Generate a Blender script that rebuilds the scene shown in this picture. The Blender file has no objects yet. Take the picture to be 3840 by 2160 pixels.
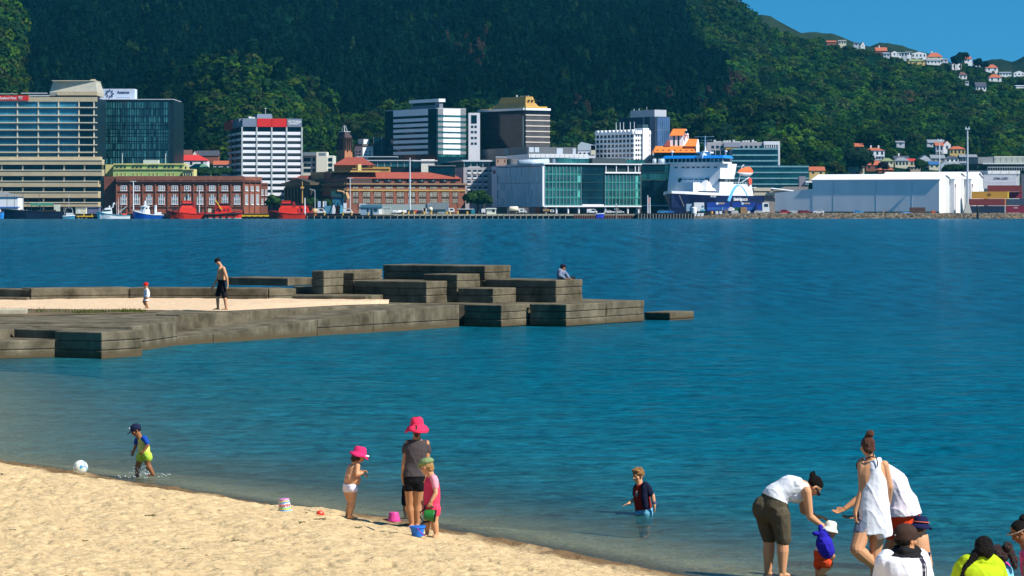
import bpy,bmesh,math,random
import numpy as np
from mathutils import Vector,Matrix
random.seed(7)
RNG=np.random.default_rng(11)
SC=bpy.context.scene
COL=SC.collection
F=10900.0;EYE=4.4;YH=780.0
def at(px,py,Y):
 return Vector(((px-1920)/F*Y,Y,EYE+(YH-py)/F*Y))
def xat(px,Y):return(px-1920)/F*Y
def zat(py,Y):return EYE+(YH-py)/F*Y
def lin(r,g,b):
 def c(v):
  v/=255.0
  return v/12.92 if v<=0.04045 else((v+0.055)/1.055)**2.4
 return(c(r),c(g),c(b))
MATS={}
def nt(m):
 m.use_nodes=True
 return m.node_tree.nodes,m.node_tree.links
def mat(key,col,rough=0.7,var=0.18,scale=2.0,bump=0.0,bscale=None,spec=0.35,metal=0.0,stretch=(1,1,1),emit=0):
 if key in MATS:return MATS[key]
 m=bpy.data.materials.new(key);N,L=nt(m)
 p=N['Principled BSDF']
 p.inputs['Roughness'].default_value=rough
 p.inputs['Specular IOR Level'].default_value=spec
 p.inputs['Metallic'].default_value=metal
 tc=N.new('ShaderNodeTexCoord');mp=N.new('ShaderNodeMapping');mp.inputs['Scale'].default_value=stretch
 L.new(tc.outputs['Object'],mp.inputs['Vector'])
 n=N.new('ShaderNodeTexNoise');n.inputs['Scale'].default_value=scale;n.inputs['Detail'].default_value=4;n.inputs['Roughness'].default_value=.65
 L.new(mp.outputs[0],n.inputs['Vector'])
 r=N.new('ShaderNodeValToRGB')
 a=tuple(max(0,c*(1-var))for c in col);b=tuple(min(1,c*(1+var))for c in col)
 r.color_ramp.elements[0].position=.3;r.color_ramp.elements[1].position=.7
 r.color_ramp.elements[0].color=(*a,1);r.color_ramp.elements[1].color=(*b,1)
 L.new(n.outputs['Fac'],r.inputs['Fac']);L.new(r.outputs['Color'],p.inputs['Base Color'])
 if bump:
  n2=N.new('ShaderNodeTexNoise');n2.inputs['Scale'].default_value=bscale or scale*4;n2.inputs['Detail'].default_value=3
  L.new(mp.outputs[0],n2.inputs['Vector'])
  bp=N.new('ShaderNodeBump');bp.inputs['Strength'].default_value=bump;bp.inputs['Distance'].default_value=.05
  L.new(n2.outputs['Fac'],bp.inputs['Height']);L.new(bp.outputs[0],p.inputs['Normal'])
 MATS[key]=m
 return m
def glass(key,c0,c1,cell=(1.2,3.0),rough=.12,spec=.6,mull=None,mw=.06,bands=None):
 """curtain-wall glazing: panes of slightly different tone in a brick-texture grid (object x+y along the face, z up)"""
 if key in MATS:return MATS[key]
 m=bpy.data.materials.new(key);N,L=nt(m);p=N['Principled BSDF']
 p.inputs['Roughness'].default_value=rough;p.inputs['Specular IOR Level'].default_value=spec
 tc=N.new('ShaderNodeTexCoord');sx=N.new('ShaderNodeSeparateXYZ');L.new(tc.outputs['Object'],sx.inputs[0])
 ad=N.new('ShaderNodeMath');ad.operation='ADD';L.new(sx.outputs[0],ad.inputs[0]);L.new(sx.outputs[1],ad.inputs[1])
 cb=N.new('ShaderNodeCombineXYZ');L.new(ad.outputs[0],cb.inputs[0]);L.new(sx.outputs[2],cb.inputs[1])
 br=N.new('ShaderNodeTexBrick');br.offset=0;br.inputs['Scale'].default_value=1
 br.inputs['Brick Width'].default_value=cell[0];br.inputs['Row Height'].default_value=cell[1]
 br.inputs['Mortar Size'].default_value=mw;br.inputs['Mortar Smooth'].default_value=0
 br.inputs['Color1'].default_value=(*c0,1);br.inputs['Color2'].default_value=(*c1,1)
 br.inputs['Mortar'].default_value=(*(mull or tuple(c*.5 for c in c0)),1)
 L.new(cb.outputs[0],br.inputs['Vector'])
 n=N.new('ShaderNodeTexNoise');n.inputs['Scale'].default_value=.12;n.inputs['Detail'].default_value=3;L.new(tc.outputs['Object'],n.inputs['Vector'])
 mr=N.new('ShaderNodeMapRange');mr.inputs[1].default_value=.3;mr.inputs[2].default_value=.7;mr.inputs[3].default_value=.55;mr.inputs[4].default_value=1.35
 L.new(n.outputs['Fac'],mr.inputs[0])
 mx=N.new('ShaderNodeMix');mx.data_type='RGBA';mx.blend_type='MULTIPLY';mx.inputs[0].default_value=1
 L.new(br.outputs['Color'],mx.inputs[6]);L.new(mr.outputs[0],mx.inputs[7]);L.new(mx.outputs[2],p.inputs['Base Color'])
 MATS[key]=m
 return m
class MB:
 def __init__(s):s.v=[];s.f=[]
 def quad(s,*p):
  b=len(s.v);s.v+=[tuple(q)for q in p];s.f.append(tuple(range(b,b+len(p))));return s
 def box(s,x0,x1,y0,y1,z0,z1):
  if x1<x0:x0,x1=x1,x0
  if y1<y0:y0,y1=y1,y0
  if z1<z0:z0,z1=z1,z0
  b=len(s.v)
  s.v+=[(x0,y0,z0),(x1,y0,z0),(x1,y1,z0),(x0,y1,z0),(x0,y0,z1),(x1,y0,z1),(x1,y1,z1),(x0,y1,z1)]
  for f in((0,3,2,1),(4,5,6,7),(0,1,5,4),(1,2,6,5),(2,3,7,6),(3,0,4,7)):s.f.append(tuple(b+i for i in f))
  return s
 def loft(s,rings,cap=True):
  b=len(s.v);n=len(rings[0])
  for r in rings:s.v+=[tuple(p)for p in r]
  for i in range(len(rings)-1):
   for j in range(n):
    k=(j+1)%n
    s.f.append((b+i*n+j,b+i*n+k,b+(i+1)*n+k,b+(i+1)*n+j))
  if cap:
   s.f.append(tuple(b+j for j in reversed(range(n))));s.f.append(tuple(b+(len(rings)-1)*n+j for j in range(n)))
  return s
 def prism(s,poly,y0,y1):
  """polygon in x,z extruded along y"""
  return s.loft([[(x,y0,z)for x,z in poly],[(x,y1,z)for x,z in poly]])
 def prismz(s,poly,z0,z1):
  return s.loft([[(x,y,z0)for x,y in poly],[(x,y,z1)for x,y in poly]])
 def prismx(s,poly,x0,x1):
  return s.loft([[(x0,y,z)for y,z in poly],[(x1,y,z)for y,z in poly]])
 def tube(s,pts,r,n=8):
  pts=[Vector(p)for p in pts]
  if not hasattr(r,'__len__'):r=[r]*len(pts)
  rings=[];ref=None
  for i,p in enumerate(pts):
   d=(pts[min(i+1,len(pts)-1)]-pts[max(i-1,0)]).normalized()
   if ref is None:
    ref=Vector((0,0,1))if abs(d.z)<.9 else Vector((1,0,0))
   a=d.cross(ref).normalized();c=d.cross(a).normalized()
   rings.append([p+(a*math.cos(t)+c*math.sin(t))*r[i]for t in[2*math.pi*k/n for k in range(n)]])
  return s.loft(rings)
 def lathe(s,prof,c=(0,0,0),up=(0,0,1),n=20,fwd=None):
  """prof: list of (radius, height) or (rx, ry, h)"""
  u=Vector(up).normalized();a=Vector(fwd)if fwd is not None else(Vector((1,0,0))if abs(u.x)<.9 else Vector((0,1,0)))
  a=(a-u*a.dot(u)).normalized();b=u.cross(a);c=Vector(c);rings=[]
  for q in prof:
   rx,ry,h=(q[0],q[0],q[1])if len(q)==2 else q
   rings.append([c+u*h+a*(rx*math.cos(t))+b*(ry*math.sin(t))for t in[2*math.pi*k/n for k in range(n)]])
  return s.loft(rings)
 def ell(s,c,r,R=None,n=12,m=8):
  c=Vector(c);rings=[]
  for i in range(m+1):
   th=math.pi*(i+.02)/(m+.04)if 0<i<m else(0.06 if i==0 else math.pi-.06)
   ring=[]
   for k in range(n):
    t=2*math.pi*k/n
    q=Vector((r[0]*math.sin(th)*math.cos(t),r[1]*math.sin(th)*math.sin(t),-r[2]*math.cos(th)))
    ring.append(c+(R@q if R is not None else q))
   rings.append(ring)
  return s.loft(rings)
 def mesh(s,name,smooth=False):
  me=bpy.data.meshes.new(name);me.from_pydata(s.v,[],s.f)
  if smooth:me.polygons.foreach_set('use_smooth',[True]*len(me.polygons))
  me.update();return me
 def build(s,name,m=None,parent=None,smooth=False,bevel=0):
  return link(name,s.mesh(name,smooth),m,parent,bevel)
def link(name,me,m=None,parent=None,bevel=0):
 o=bpy.data.objects.new(name,me);COL.objects.link(o)
 if m is not None and me is not None and not me.materials:me.materials.append(m)
 if parent is not None:o.parent=parent
 if bevel:
  b=o.modifiers.new('b','BEVEL');b.width=bevel;b.segments=2;b.limit_method='ANGLE'
 return o
def tag(o,label=None,cat=None,group=None,kind=None):
 if label:o['label']=label
 if cat:o['category']=cat
 if group:o['group']=group
 if kind:o['kind']=kind
 return o
def thing(name,label,cat,loc=(0,0,0),rz=0,group=None):
 o=bpy.data.objects.new(name,None);COL.objects.link(o);o.location=loc;o.rotation_euler=(0,0,rz)
 o.empty_display_size=.1
 return tag(o,label,cat,group)
def kids(o):return[c for c in COL.objects if c.parent==o]
def copy_tree(o,parent=None,ch=None):
 c=o.copy();COL.objects.link(c)
 if parent is not None:c.parent=parent
 for k in list(o.children):copy_tree(k,c)
 return c
def text_mesh(name,s,size,loc,m,parent,rz=0,extrude=.04,xs=1.0,bold=0.0,shear=0.0,align='LEFT',rx=math.pi/2):
 cu=bpy.data.curves.new(name,'FONT');cu.body=s;cu.size=size;cu.extrude=extrude;cu.offset=bold;cu.shear=shear;cu.align_x=align
 ob=bpy.data.objects.new(name,cu);COL.objects.link(ob)
 dg=bpy.context.evaluated_depsgraph_get();me=bpy.data.meshes.new_from_object(ob.evaluated_get(dg))
 bpy.data.objects.remove(ob)
 me.transform(Matrix.Translation(Vector(loc))@Matrix.Rotation(rz,4,'Z')@Matrix.Rotation(rx,4,'X')@Matrix.Scale(xs,4,(1,0,0)))
 me.materials.clear()
 return link(name,me,m,parent)
def vnoise(x,y,seed=0):
 """smooth value noise in [-1,1] on arrays"""
 xi=np.floor(x).astype(np.int64);yi=np.floor(y).astype(np.int64);fx=x-xi;fy=y-yi
 fx=fx*fx*(3-2*fx);fy=fy*fy*(3-2*fy)
 def h(a,b):
  n=(a*374761393+b*668265263+seed*974711)&0xffffffff
  n=((n^(n>>13))*1274126177)&0xffffffff
  return((n^(n>>16))&0xffff)/32767.5-1
 return(h(xi,yi)*(1-fx)+h(xi+1,yi)*fx)*(1-fy)+(h(xi,yi+1)*(1-fx)+h(xi+1,yi+1)*fx)*fy
def fbm(x,y,o=4,seed=0,g=.5):
 s=0;a=1;t=0
 for i in range(o):
  s=s+a*vnoise(x*2**i,y*2**i,seed+i);t+=a;a*=g
 return s/t
def grid_object(name,P,m,smooth=True,attr=None,kind='structure'):
 """P: (rows, cols, 3)"""
 r,c=P.shape[:2];me=bpy.data.meshes.new(name)
 me.vertices.add(r*c);me.vertices.foreach_set('co',P.reshape(-1).astype(np.float32))
 i=np.arange(r*c).reshape(r,c);q=np.stack([i[:-1,:-1],i[:-1,1:],i[1:,1:],i[1:,:-1]],-1).reshape(-1,4)
 me.loops.add(q.size);me.loops.foreach_set('vertex_index',q.reshape(-1).astype(np.int32))
 me.polygons.add(len(q));me.polygons.foreach_set('loop_start',np.arange(0,q.size,4,dtype=np.int32))
 me.polygons.foreach_set('use_smooth',np.full(len(q),smooth))
 me.update(calc_edges=True)
 for k,v in(attr or{}).items():
  if v.ndim==3:
   a=me.attributes.new(k,'FLOAT_COLOR','POINT');w=np.ones((r*c,4),np.float32);w[:,:3]=v.reshape(-1,3);a.data.foreach_set('color',w.reshape(-1))
  else:
   a=me.attributes.new(k,'FLOAT','POINT');a.data.foreach_set('value',v.reshape(-1).astype(np.float32))
 o=link(name,me,m)
 if kind:o['kind']=kind
 return o
def quads_object(name,V,colr,m):
 """V: (n,4,3) loose quads with a colour per face"""
 n=len(V);me=bpy.data.meshes.new(name)
 me.vertices.add(n*4);me.vertices.foreach_set('co',V.reshape(-1).astype(np.float32))
 me.loops.add(n*4);me.loops.foreach_set('vertex_index',np.arange(n*4,dtype=np.int32))
 me.polygons.add(n);me.polygons.foreach_set('loop_start',np.arange(0,n*4,4,dtype=np.int32))
 me.update(calc_edges=True)
 a=me.attributes.new('tint','FLOAT_COLOR','FACE');w=np.ones((n,4),np.float32);w[:,:3]=colr;a.data.foreach_set('color',w.reshape(-1))
 return link(name,me,m)
cam=bpy.data.cameras.new('camera');co=bpy.data.objects.new('camera',cam);COL.objects.link(co)
co.location=(0,0,EYE);co.rotation_euler=(math.pi/2,0,0)
cam.sensor_width=36;cam.lens=36*F/3840;cam.shift_y=-300/3840;cam.clip_start=.5;cam.clip_end=12000
SC.camera=co
SUN_EL=math.radians(45);SUN_H=Vector((0.88,-0.475,0)).normalized()
SUN=Vector((SUN_H.x*math.cos(SUN_EL),SUN_H.y*math.cos(SUN_EL),math.sin(SUN_EL)))
sl=bpy.data.lights.new('sun','SUN');so=bpy.data.objects.new('sun',sl);COL.objects.link(so)
sl.energy=3.9;sl.angle=math.radians(.53);sl.color=(1,.965,.89)
so.rotation_euler=SUN.to_track_quat('Z','Y').to_euler();so.location=(60,-20,80)
w=bpy.data.worlds.new('World');SC.world=w;w.use_nodes=True
N,L=w.node_tree.nodes,w.node_tree.links
bg=N['Background'];sk=N.new('ShaderNodeTexSky');sk.sky_type='NISHITA';sk.sun_disc=False
sk.sun_elevation=SUN_EL;sk.sun_rotation=math.atan2(SUN_H.x,SUN_H.y)
sk.air_density=1.0;sk.dust_density=0.1;sk.ozone_density=3.0;sk.altitude=300
hs=N.new('ShaderNodeHueSaturation');hs.inputs['Saturation'].default_value=1.42;hs.inputs['Hue'].default_value=.487
tcw=N.new('ShaderNodeTexCoord');va=N.new('ShaderNodeVectorMath');va.operation='ADD';va.inputs[1].default_value=(0,0,.22)
vn=N.new('ShaderNodeVectorMath');vn.operation='NORMALIZE'
L.new(tcw.outputs['Generated'],va.inputs[0]);L.new(va.outputs[0],vn.inputs[0]);L.new(vn.outputs[0],sk.inputs['Vector'])
L.new(sk.outputs[0],hs.inputs['Color']);L.new(hs.outputs[0],bg.inputs['Color']);bg.inputs['Strength'].default_value=0.076
SC.view_settings.view_transform='Standard';SC.view_settings.look='None';SC.view_settings.exposure=0.78;SC.view_settings.gamma=1
SC.cycles.use_denoising=True
SC.cycles.max_bounces=6;SC.cycles.transparent_max_bounces=12;SC.cycles.caustics_reflective=False;SC.cycles.caustics_refractive=False
SHORE=[(-400,1692),(0,1731),(100,1747),(200,1764),(345,1782),(417,1797),(490,1812),(614,1831),(760,1853),(959,1884),(1000,1890),(1093,1911),(1261,1935),(1330,1941),(1430,1944),(1510,1951),(1580,1968),(1648,1983),(1788,2012),(2086,2064),(2385,2126),(2593,2164),(2900,2225)]
_sy=np.array([F*EYE/(p[1]-YH)for p in SHORE]);_sx=np.array([xat(p[0],F*EYE/(p[1]-YH))for p in SHORE])
_o=np.argsort(_sy);_sy=_sy[_o];_sx=_sx[_o]
_sy=np.concatenate([[0,14],_sy,[70,100,160,300,1400]]);_sx=np.concatenate([[24,15],_sx,[-15,-24,-60,-260,-1800]])
def shore_d(x,y):
 """metres inland of the waterline (negative: out in the water)"""
 return(np.interp(y,_sy,_sx)-x)*.82
def sand_z(x,y):
 d=shore_d(x,y)
 up=np.where(d<4,.15*d,.6+.07*(d-4))
 dn=np.where(d>-14,.095*d,-1.33+.06*(d+14))
 z=np.where(d>0,up,np.maximum(dn,-3.5))
 dry=np.clip((d-.15)/.8,0,1)
 z=z+dry*(.04*fbm(x*1.1,y*1.1,3,3)+.042*fbm(x*4.2,y*2.6,3,9)-.03*np.clip(vnoise(x*3.1,y*2.6,21)-.35,0,1)*1.3-.045*np.clip(vnoise(x*6.3,y*5.2,29)-.35,0,1)-.05*np.clip(vnoise(x*11,y*8,61)-.4,0,1))
 z=z+np.exp(-((d-.45)/.3)**2)*(.03+.03*vnoise(x*2.2,y*2.2,5)+.025*vnoise(x*7,y*7,6))
 return z
def ground(px,py):
 """point where the sight line through a photo pixel meets the sand"""
 Y=np.linspace(22,70,2400);x=(px-1920)/F*Y;z=EYE+(YH-py)/F*Y
 k=np.argmax(z<=sand_z(x,Y));return Vector((x[k],Y[k],float(sand_z(x[k:k+1],Y[k:k+1])[0])))
m=bpy.data.materials.new('beach_sand');N,L=nt(m);p=N['Principled BSDF'];p.inputs['Roughness'].default_value=.95;p.inputs['Specular IOR Level'].default_value=.1
tc=N.new('ShaderNodeTexCoord')
n1=N.new('ShaderNodeTexNoise');n1.inputs['Scale'].default_value=9;n1.inputs['Detail'].default_value=8;n1.inputs['Roughness'].default_value=.7;L.new(tc.outputs['Object'],n1.inputs['Vector'])
cr=N.new('ShaderNodeValToRGB');cr.color_ramp.elements[0].position=.28;cr.color_ramp.elements[1].position=.7
cr.color_ramp.elements[0].color=(.45,.30,.145,1);cr.color_ramp.elements[1].color=(.69,.51,.285,1);L.new(n1.outputs['Fac'],cr.inputs['Fac'])
at_=N.new('ShaderNodeAttribute');at_.attribute_name='wet'
mx=N.new('ShaderNodeMix');mx.data_type='RGBA';mx.inputs[7].default_value=(.17,.105,.05,1);L.new(at_.outputs['Fac'],mx.inputs[0]);L.new(cr.outputs['Color'],mx.inputs[6]);
vo=N.new('ShaderNodeTexVoronoi');vo.inputs['Scale'].default_value=3.2;vo.inputs['Randomness'].default_value=1;L.new(tc.outputs['Object'],vo.inputs['Vector'])
lt=N.new('ShaderNodeMath');lt.operation='LESS_THAN';lt.inputs[1].default_value=.07;L.new(vo.outputs['Distance'],lt.inputs[0])
mx2=N.new('ShaderNodeMix');mx2.data_type='RGBA';mx2.inputs[7].default_value=(.16,.11,.05,1);L.new(lt.outputs[0],mx2.inputs[0]);L.new(mx.outputs[2],mx2.inputs[6])
L.new(mx2.outputs[2],p.inputs['Base Color'])
n2=N.new('ShaderNodeTexNoise');n2.inputs['Scale'].default_value=14;n2.inputs['Detail'].default_value=6;L.new(tc.outputs['Object'],n2.inputs['Vector'])
bp=N.new('ShaderNodeBump');bp.inputs['Strength'].default_value=.9;bp.inputs['Distance'].default_value=.05;L.new(n2.outputs['Fac'],bp.inputs['Height']);L.new(bp.outputs[0],p.inputs['Normal'])
SAND=m
yy=np.concatenate([np.linspace(8,24,60)[:-1],np.linspace(24,56,900)[:-1],np.linspace(56,140,120)])
uu=np.linspace(-.27,.27,760);X=uu[None,:]*(yy[:,None]*.85+8);Yg=np.repeat(yy[:,None],760,1)
Z=sand_z(X,Yg);d=shore_d(X,Yg)
wet=np.clip(1-(d-.55-.3*vnoise(X*1.5,Yg*1.5,40))/.4,0,1)*np.interp(d,[-1.2,-.25],[.22,1])
grid_object('beach_sand',np.stack([X,Yg,Z],-1),SAND,attr={'wet':wet})
m=bpy.data.materials.new('sea_water');N,L=nt(m);N.remove(N['Principled BSDF']);out=N['Material Output']
tc=N.new('ShaderNodeTexCoord')
dep=N.new('ShaderNodeAttribute');dep.attribute_name='depth'
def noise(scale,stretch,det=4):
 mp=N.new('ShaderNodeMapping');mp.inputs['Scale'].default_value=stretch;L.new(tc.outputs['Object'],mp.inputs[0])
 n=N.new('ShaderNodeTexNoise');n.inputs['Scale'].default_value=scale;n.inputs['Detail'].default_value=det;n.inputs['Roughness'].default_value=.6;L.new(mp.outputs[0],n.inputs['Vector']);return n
body=N.new('ShaderNodeValToRGB');e=body.color_ramp.elements
e[0].position=0;e[0].color=(.06,.14,.13,1);e[1].position=1;e[1].color=(.0,.070,.118,1)
q=e.new(.16);q.color=(.012,.135,.165,1);q=e.new(.42);q.color=(.0,.098,.140,1)
mr=N.new('ShaderNodeMapRange');mr.inputs[1].default_value=0;mr.inputs[2].default_value=3.2;L.new(dep.outputs['Fac'],mr.inputs[0]);L.new(mr.outputs[0],body.inputs['Fac'])
sxy=N.new('ShaderNodeSeparateXYZ');L.new(tc.outputs['Object'],sxy.inputs[0])
def fade(a,b):
 q_=N.new('ShaderNodeMapRange');q_.interpolation_type='SMOOTHSTEP';q_.inputs[1].default_value=a;q_.inputs[2].default_value=b;q_.inputs[3].default_value=0;q_.inputs[4].default_value=1;L.new(sxy.outputs[1],q_.inputs[0]);return q_
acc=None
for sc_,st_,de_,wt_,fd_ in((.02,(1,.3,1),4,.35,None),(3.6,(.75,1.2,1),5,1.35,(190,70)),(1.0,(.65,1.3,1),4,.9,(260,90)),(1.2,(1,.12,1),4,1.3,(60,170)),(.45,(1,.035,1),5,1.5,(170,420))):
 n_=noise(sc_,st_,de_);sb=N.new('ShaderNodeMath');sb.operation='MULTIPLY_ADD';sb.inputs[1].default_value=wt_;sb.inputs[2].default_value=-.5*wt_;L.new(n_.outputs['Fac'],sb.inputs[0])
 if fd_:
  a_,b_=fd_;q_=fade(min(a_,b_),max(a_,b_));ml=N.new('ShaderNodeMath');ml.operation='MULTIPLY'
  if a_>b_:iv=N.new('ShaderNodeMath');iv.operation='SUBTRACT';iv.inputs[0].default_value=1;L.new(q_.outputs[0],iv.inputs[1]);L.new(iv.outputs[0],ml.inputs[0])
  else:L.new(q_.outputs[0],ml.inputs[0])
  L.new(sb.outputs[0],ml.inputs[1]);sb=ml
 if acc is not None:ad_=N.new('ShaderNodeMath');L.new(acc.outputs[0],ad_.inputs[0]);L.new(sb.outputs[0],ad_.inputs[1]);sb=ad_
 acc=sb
mr2=N.new('ShaderNodeMapRange');mr2.inputs[1].default_value=-.30;mr2.inputs[2].default_value=.32;mr2.inputs[3].default_value=.42;mr2.inputs[4].default_value=1.5;L.new(acc.outputs[0],mr2.inputs[0])  # light and dark of the ripples mixed into the body colour by noise
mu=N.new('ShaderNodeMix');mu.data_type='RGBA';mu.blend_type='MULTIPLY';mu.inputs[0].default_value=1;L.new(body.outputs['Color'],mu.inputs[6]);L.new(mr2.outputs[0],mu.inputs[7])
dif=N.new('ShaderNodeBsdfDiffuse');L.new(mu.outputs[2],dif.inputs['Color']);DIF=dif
tr=N.new('ShaderNodeBsdfTransparent');tr.inputs['Color'].default_value=(.80,.93,.95,1)
ex=N.new('ShaderNodeMath');ex.operation='MULTIPLY';ex.inputs[1].default_value=-2.5;L.new(dep.outputs['Fac'],ex.inputs[0])
ex2=N.new('ShaderNodeMath');ex2.operation='EXPONENT';L.new(ex.outputs[0],ex2.inputs[0])
m1=N.new('ShaderNodeMixShader');L.new(ex2.outputs[0],m1.inputs[0]);L.new(dif.outputs[0],m1.inputs[1]);L.new(tr.outputs[0],m1.inputs[2])
nc=noise(3.0,(.8,1.1,1),6);nd=noise(.5,(.7,1,1),4)
b1=N.new('ShaderNodeBump');b1.inputs['Strength'].default_value=1;b1.inputs['Distance'].default_value=.13;L.new(nc.outputs['Fac'],b1.inputs['Height'])
b2=N.new('ShaderNodeBump');b2.inputs['Strength'].default_value=.9;b2.inputs['Distance'].default_value=.45;L.new(nd.outputs['Fac'],b2.inputs['Height']);L.new(b1.outputs[0],b2.inputs['Normal'])
gl=N.new('ShaderNodeBsdfGlossy');gl.inputs['Roughness'].default_value=.16;gl.inputs['Color'].default_value=(.75,.9,1,1);L.new(b2.outputs[0],gl.inputs['Normal'])
L.new(b2.outputs[0],DIF.inputs['Normal']);fr=N.new('ShaderNodeFresnel');fr.inputs['IOR'].default_value=1.33;L.new(b2.outputs[0],fr.inputs['Normal'])
fm=N.new('ShaderNodeMath');fm.operation='MULTIPLY';fm.inputs[1].default_value=.72;L.new(fr.outputs[0],fm.inputs[0])
fx=N.new('ShaderNodeMath');fx.operation='MINIMUM';fx.inputs[1].default_value=.40;L.new(fm.outputs[0],fx.inputs[0])
m2=N.new('ShaderNodeMixShader');L.new(fx.outputs[0],m2.inputs[0]);L.new(m1.outputs[0],m2.inputs[1]);L.new(gl.outputs[0],m2.inputs[2]);L.new(m2.outputs[0],out.inputs['Surface'])
WATER=m
def wave(X,Y,lam_min):
 r=np.random.default_rng(5);z=np.zeros_like(X)
 for i in range(46):
  lam=.28*(1.085**i);a=.0075*min(lam,1.2)**.8*min(1,1.2/lam)**1.1;th=r.normal(-1.25,.5);ph=r.uniform(0,6.28)
  k=2*math.pi/lam;fade=np.clip((lam-lam_min*3.0)/(lam_min*2.0+1e-6),0,1)
  z+=a*fade*np.sin(k*(X*math.cos(th)+Y*math.sin(th))+ph+1.3*vnoise(X/lam/5,Y/lam/5,i))
 return z
NR,NC=900,520
yy=16*(1228/16)**(np.linspace(0,1,NR)**1.0);uu=np.linspace(-.31,.31,NC)
X=uu[None,:]*(yy[:,None]+30);Yg=np.repeat(yy[:,None],NC,1)
bed=sand_z(X,np.minimum(Yg,159));dd=shore_d(X,Yg)
depth=np.where(Yg<130,np.maximum(0,-bed),3.4);depth=np.where(dd>0,0,depth)
depth=np.minimum(depth,3.4)
lam=np.maximum(.62*(Yg+30)/NC,Yg*.0048)
Z=wave(X,Yg,lam)*np.clip(depth/.5,.12,1)
Z=np.where(dd>.4,-.06*np.clip(dd-.4,0,5),Z)
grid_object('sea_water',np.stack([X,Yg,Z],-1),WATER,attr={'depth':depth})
HU=lambda px:(np.asarray(px,float)-1920)/F
RIDGE=[(-400,-230),(0,-210),(600,-230),(1400,-200),(2000,-170),(2500,-75),(2660,-8),(2740,30),(2790,60),(2832,100),(2880,124),(2932,147),(3020,167),(3109,176),(3200,195),(3280,208),(3410,229),(3500,242),(3600,258),(3696,268),(3840,300),(4300,390)]
rpx=np.array([r[0]for r in RIDGE],float);rpy=np.array([r[1]for r in RIDGE],float)
YB,YR=1440.0,2300.0
def main_h(px,Y):
 zr=EYE+(YH-np.interp(px,rpx,rpy))/F*YR
 t=(Y-YB)/(YR-YB);tt=np.clip(t,0,1)
 z=2.5+(zr-2.5)*tt**.92
 x=(px-1920)/F*Y
 gul=fbm(x/130,Y/260,3,77)*15*np.sin(np.pi*np.clip(t,0,1))+fbm(x/35,Y/45,2,51)*3.5*np.clip(t*6,0,1)*np.clip((1.05-t)*8,0.15,1)
 z=z+gul
 return np.where(t>1,zr-(Y-YR)*.22,z)
def spur_h(px,Y,pts,Ys,front,back):
 sx=np.array([q[0]for q in pts],float);sy=np.array([q[1]for q in pts],float)
 zc=EYE+(YH-np.interp(px,sx,sy)-13*fbm(np.asarray(px)/75.,np.asarray(px)*0+sy[0],3,23))/F*Ys
 f=np.where(Y<Ys,np.clip((Y-front)/(Ys-front),0,1)**.75,np.clip(1-(Y-Ys)/(back-Ys),-1,1))
 x=(px-1920)/F*Y
 return 2.5+(zc-2.5)*f+fbm(x/25,Y/30,2,15)*2.5*np.clip(f*3,0,1)
SPUR_A=[(0,640),(300,480),(470,400),(640,320),(800,268),(950,246),(1050,268),(1150,338),(1250,420),(1370,530),(1440,620),(1500,800),(1700,900)]
SPUR_B=[(-600,-300),(-100,-160),(0,-80),(38,0),(62,80),(88,180),(84,280),(60,330),(120,480),(200,800),(320,950)]
SPUR_C=[(2350,900),(2480,640),(2600,500),(2720,420),(2850,380),(3000,450),(3150,540),(3300,640),(3400,700),(3700,760),(4200,800)]
def terrain(px,Y):
 z=main_h(px,Y)
 z=np.maximum(z,spur_h(px,Y,SPUR_A,1650.,1440.,1780.))
 z=np.maximum(z,spur_h(px,Y,SPUR_B,1600.,1440.,1700.))
 z=np.maximum(z,spur_h(px,Y,SPUR_C,1600.,1450.,1760.))
 return z
GM=mat('hill_ground',(.003,.016,.008),rough=1,spec=0,var=.4,scale=.05)
pxs=np.linspace(-1100,4900,420);ys=np.concatenate([[1425],np.linspace(1440,2320,200),np.linspace(2340,2900,12)])
PX=np.repeat(pxs[None],len(ys),0);YY=np.repeat(ys[:,None],len(pxs),1)
ZZ=terrain(PX,YY);ZZ[0]=1.5
grid_object('hills',np.stack([(PX-1920)/F*YY,YY,ZZ],-1),GM)
me=MB().quad((-900,1206,2.0),(900,1206,2.0),(3500,5200,2.0),(-3500,5200,2.0))
tag(me.build('ground',mat('city_ground',(.14,.135,.125),rough=.9,var=.25,scale=.05)),kind='structure')
def far_hill(name,pts,Y,col,seed):
 px=np.linspace(pts[0][0],pts[-1][0],160);top=np.interp(px,[q[0]for q in pts],[q[1]for q in pts])+fbm(px/60,px*0,3,seed)*5
 rows=[]
 for f in np.linspace(0,1,40):
  Yf=Y-700*(1-f);zt=EYE+(YH-top)/F*Y
  x=(px-1920)/F*Yf
  rows.append(np.stack([x,np.full_like(px,Yf),2+(zt-2)*f**.8+fbm(x/90,np.full_like(px,Yf)/120,4,seed)*26*math.sin(math.pi*f)],-1))
 rows.append(np.stack([(px-1920)/F*(Y+400),np.full_like(px,Y+400.),rows[-1][:,2]*.6],-1))
 grid_object(name,np.array(rows),mat(name+'_grass',col,rough=1,spec=0,var=.5,scale=.012,stretch=(1,1,2)))
far_hill('hills',[(2400,300),(2600,200),(2740,100),(2800,66),(2850,54),(2890,64),(2950,100),(3010,126),(3100,190),(3300,320)],3300.,(.018,.028,.012),3)
far_hill('hills',[(2800,300),(2900,190),(2960,135),(3000,124),(3041,121),(3114,128),(3160,138),(3210,160),(3275,178),(3400,280)],3500.,(.018,.027,.012),8)
far_hill('hills',[(3150,320),(3230,190),(3270,170),(3301,161),(3340,165),(3384,171),(3430,186),(3490,206),(3560,235),(3650,300)],3700.,(.017,.024,.012),12)
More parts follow.
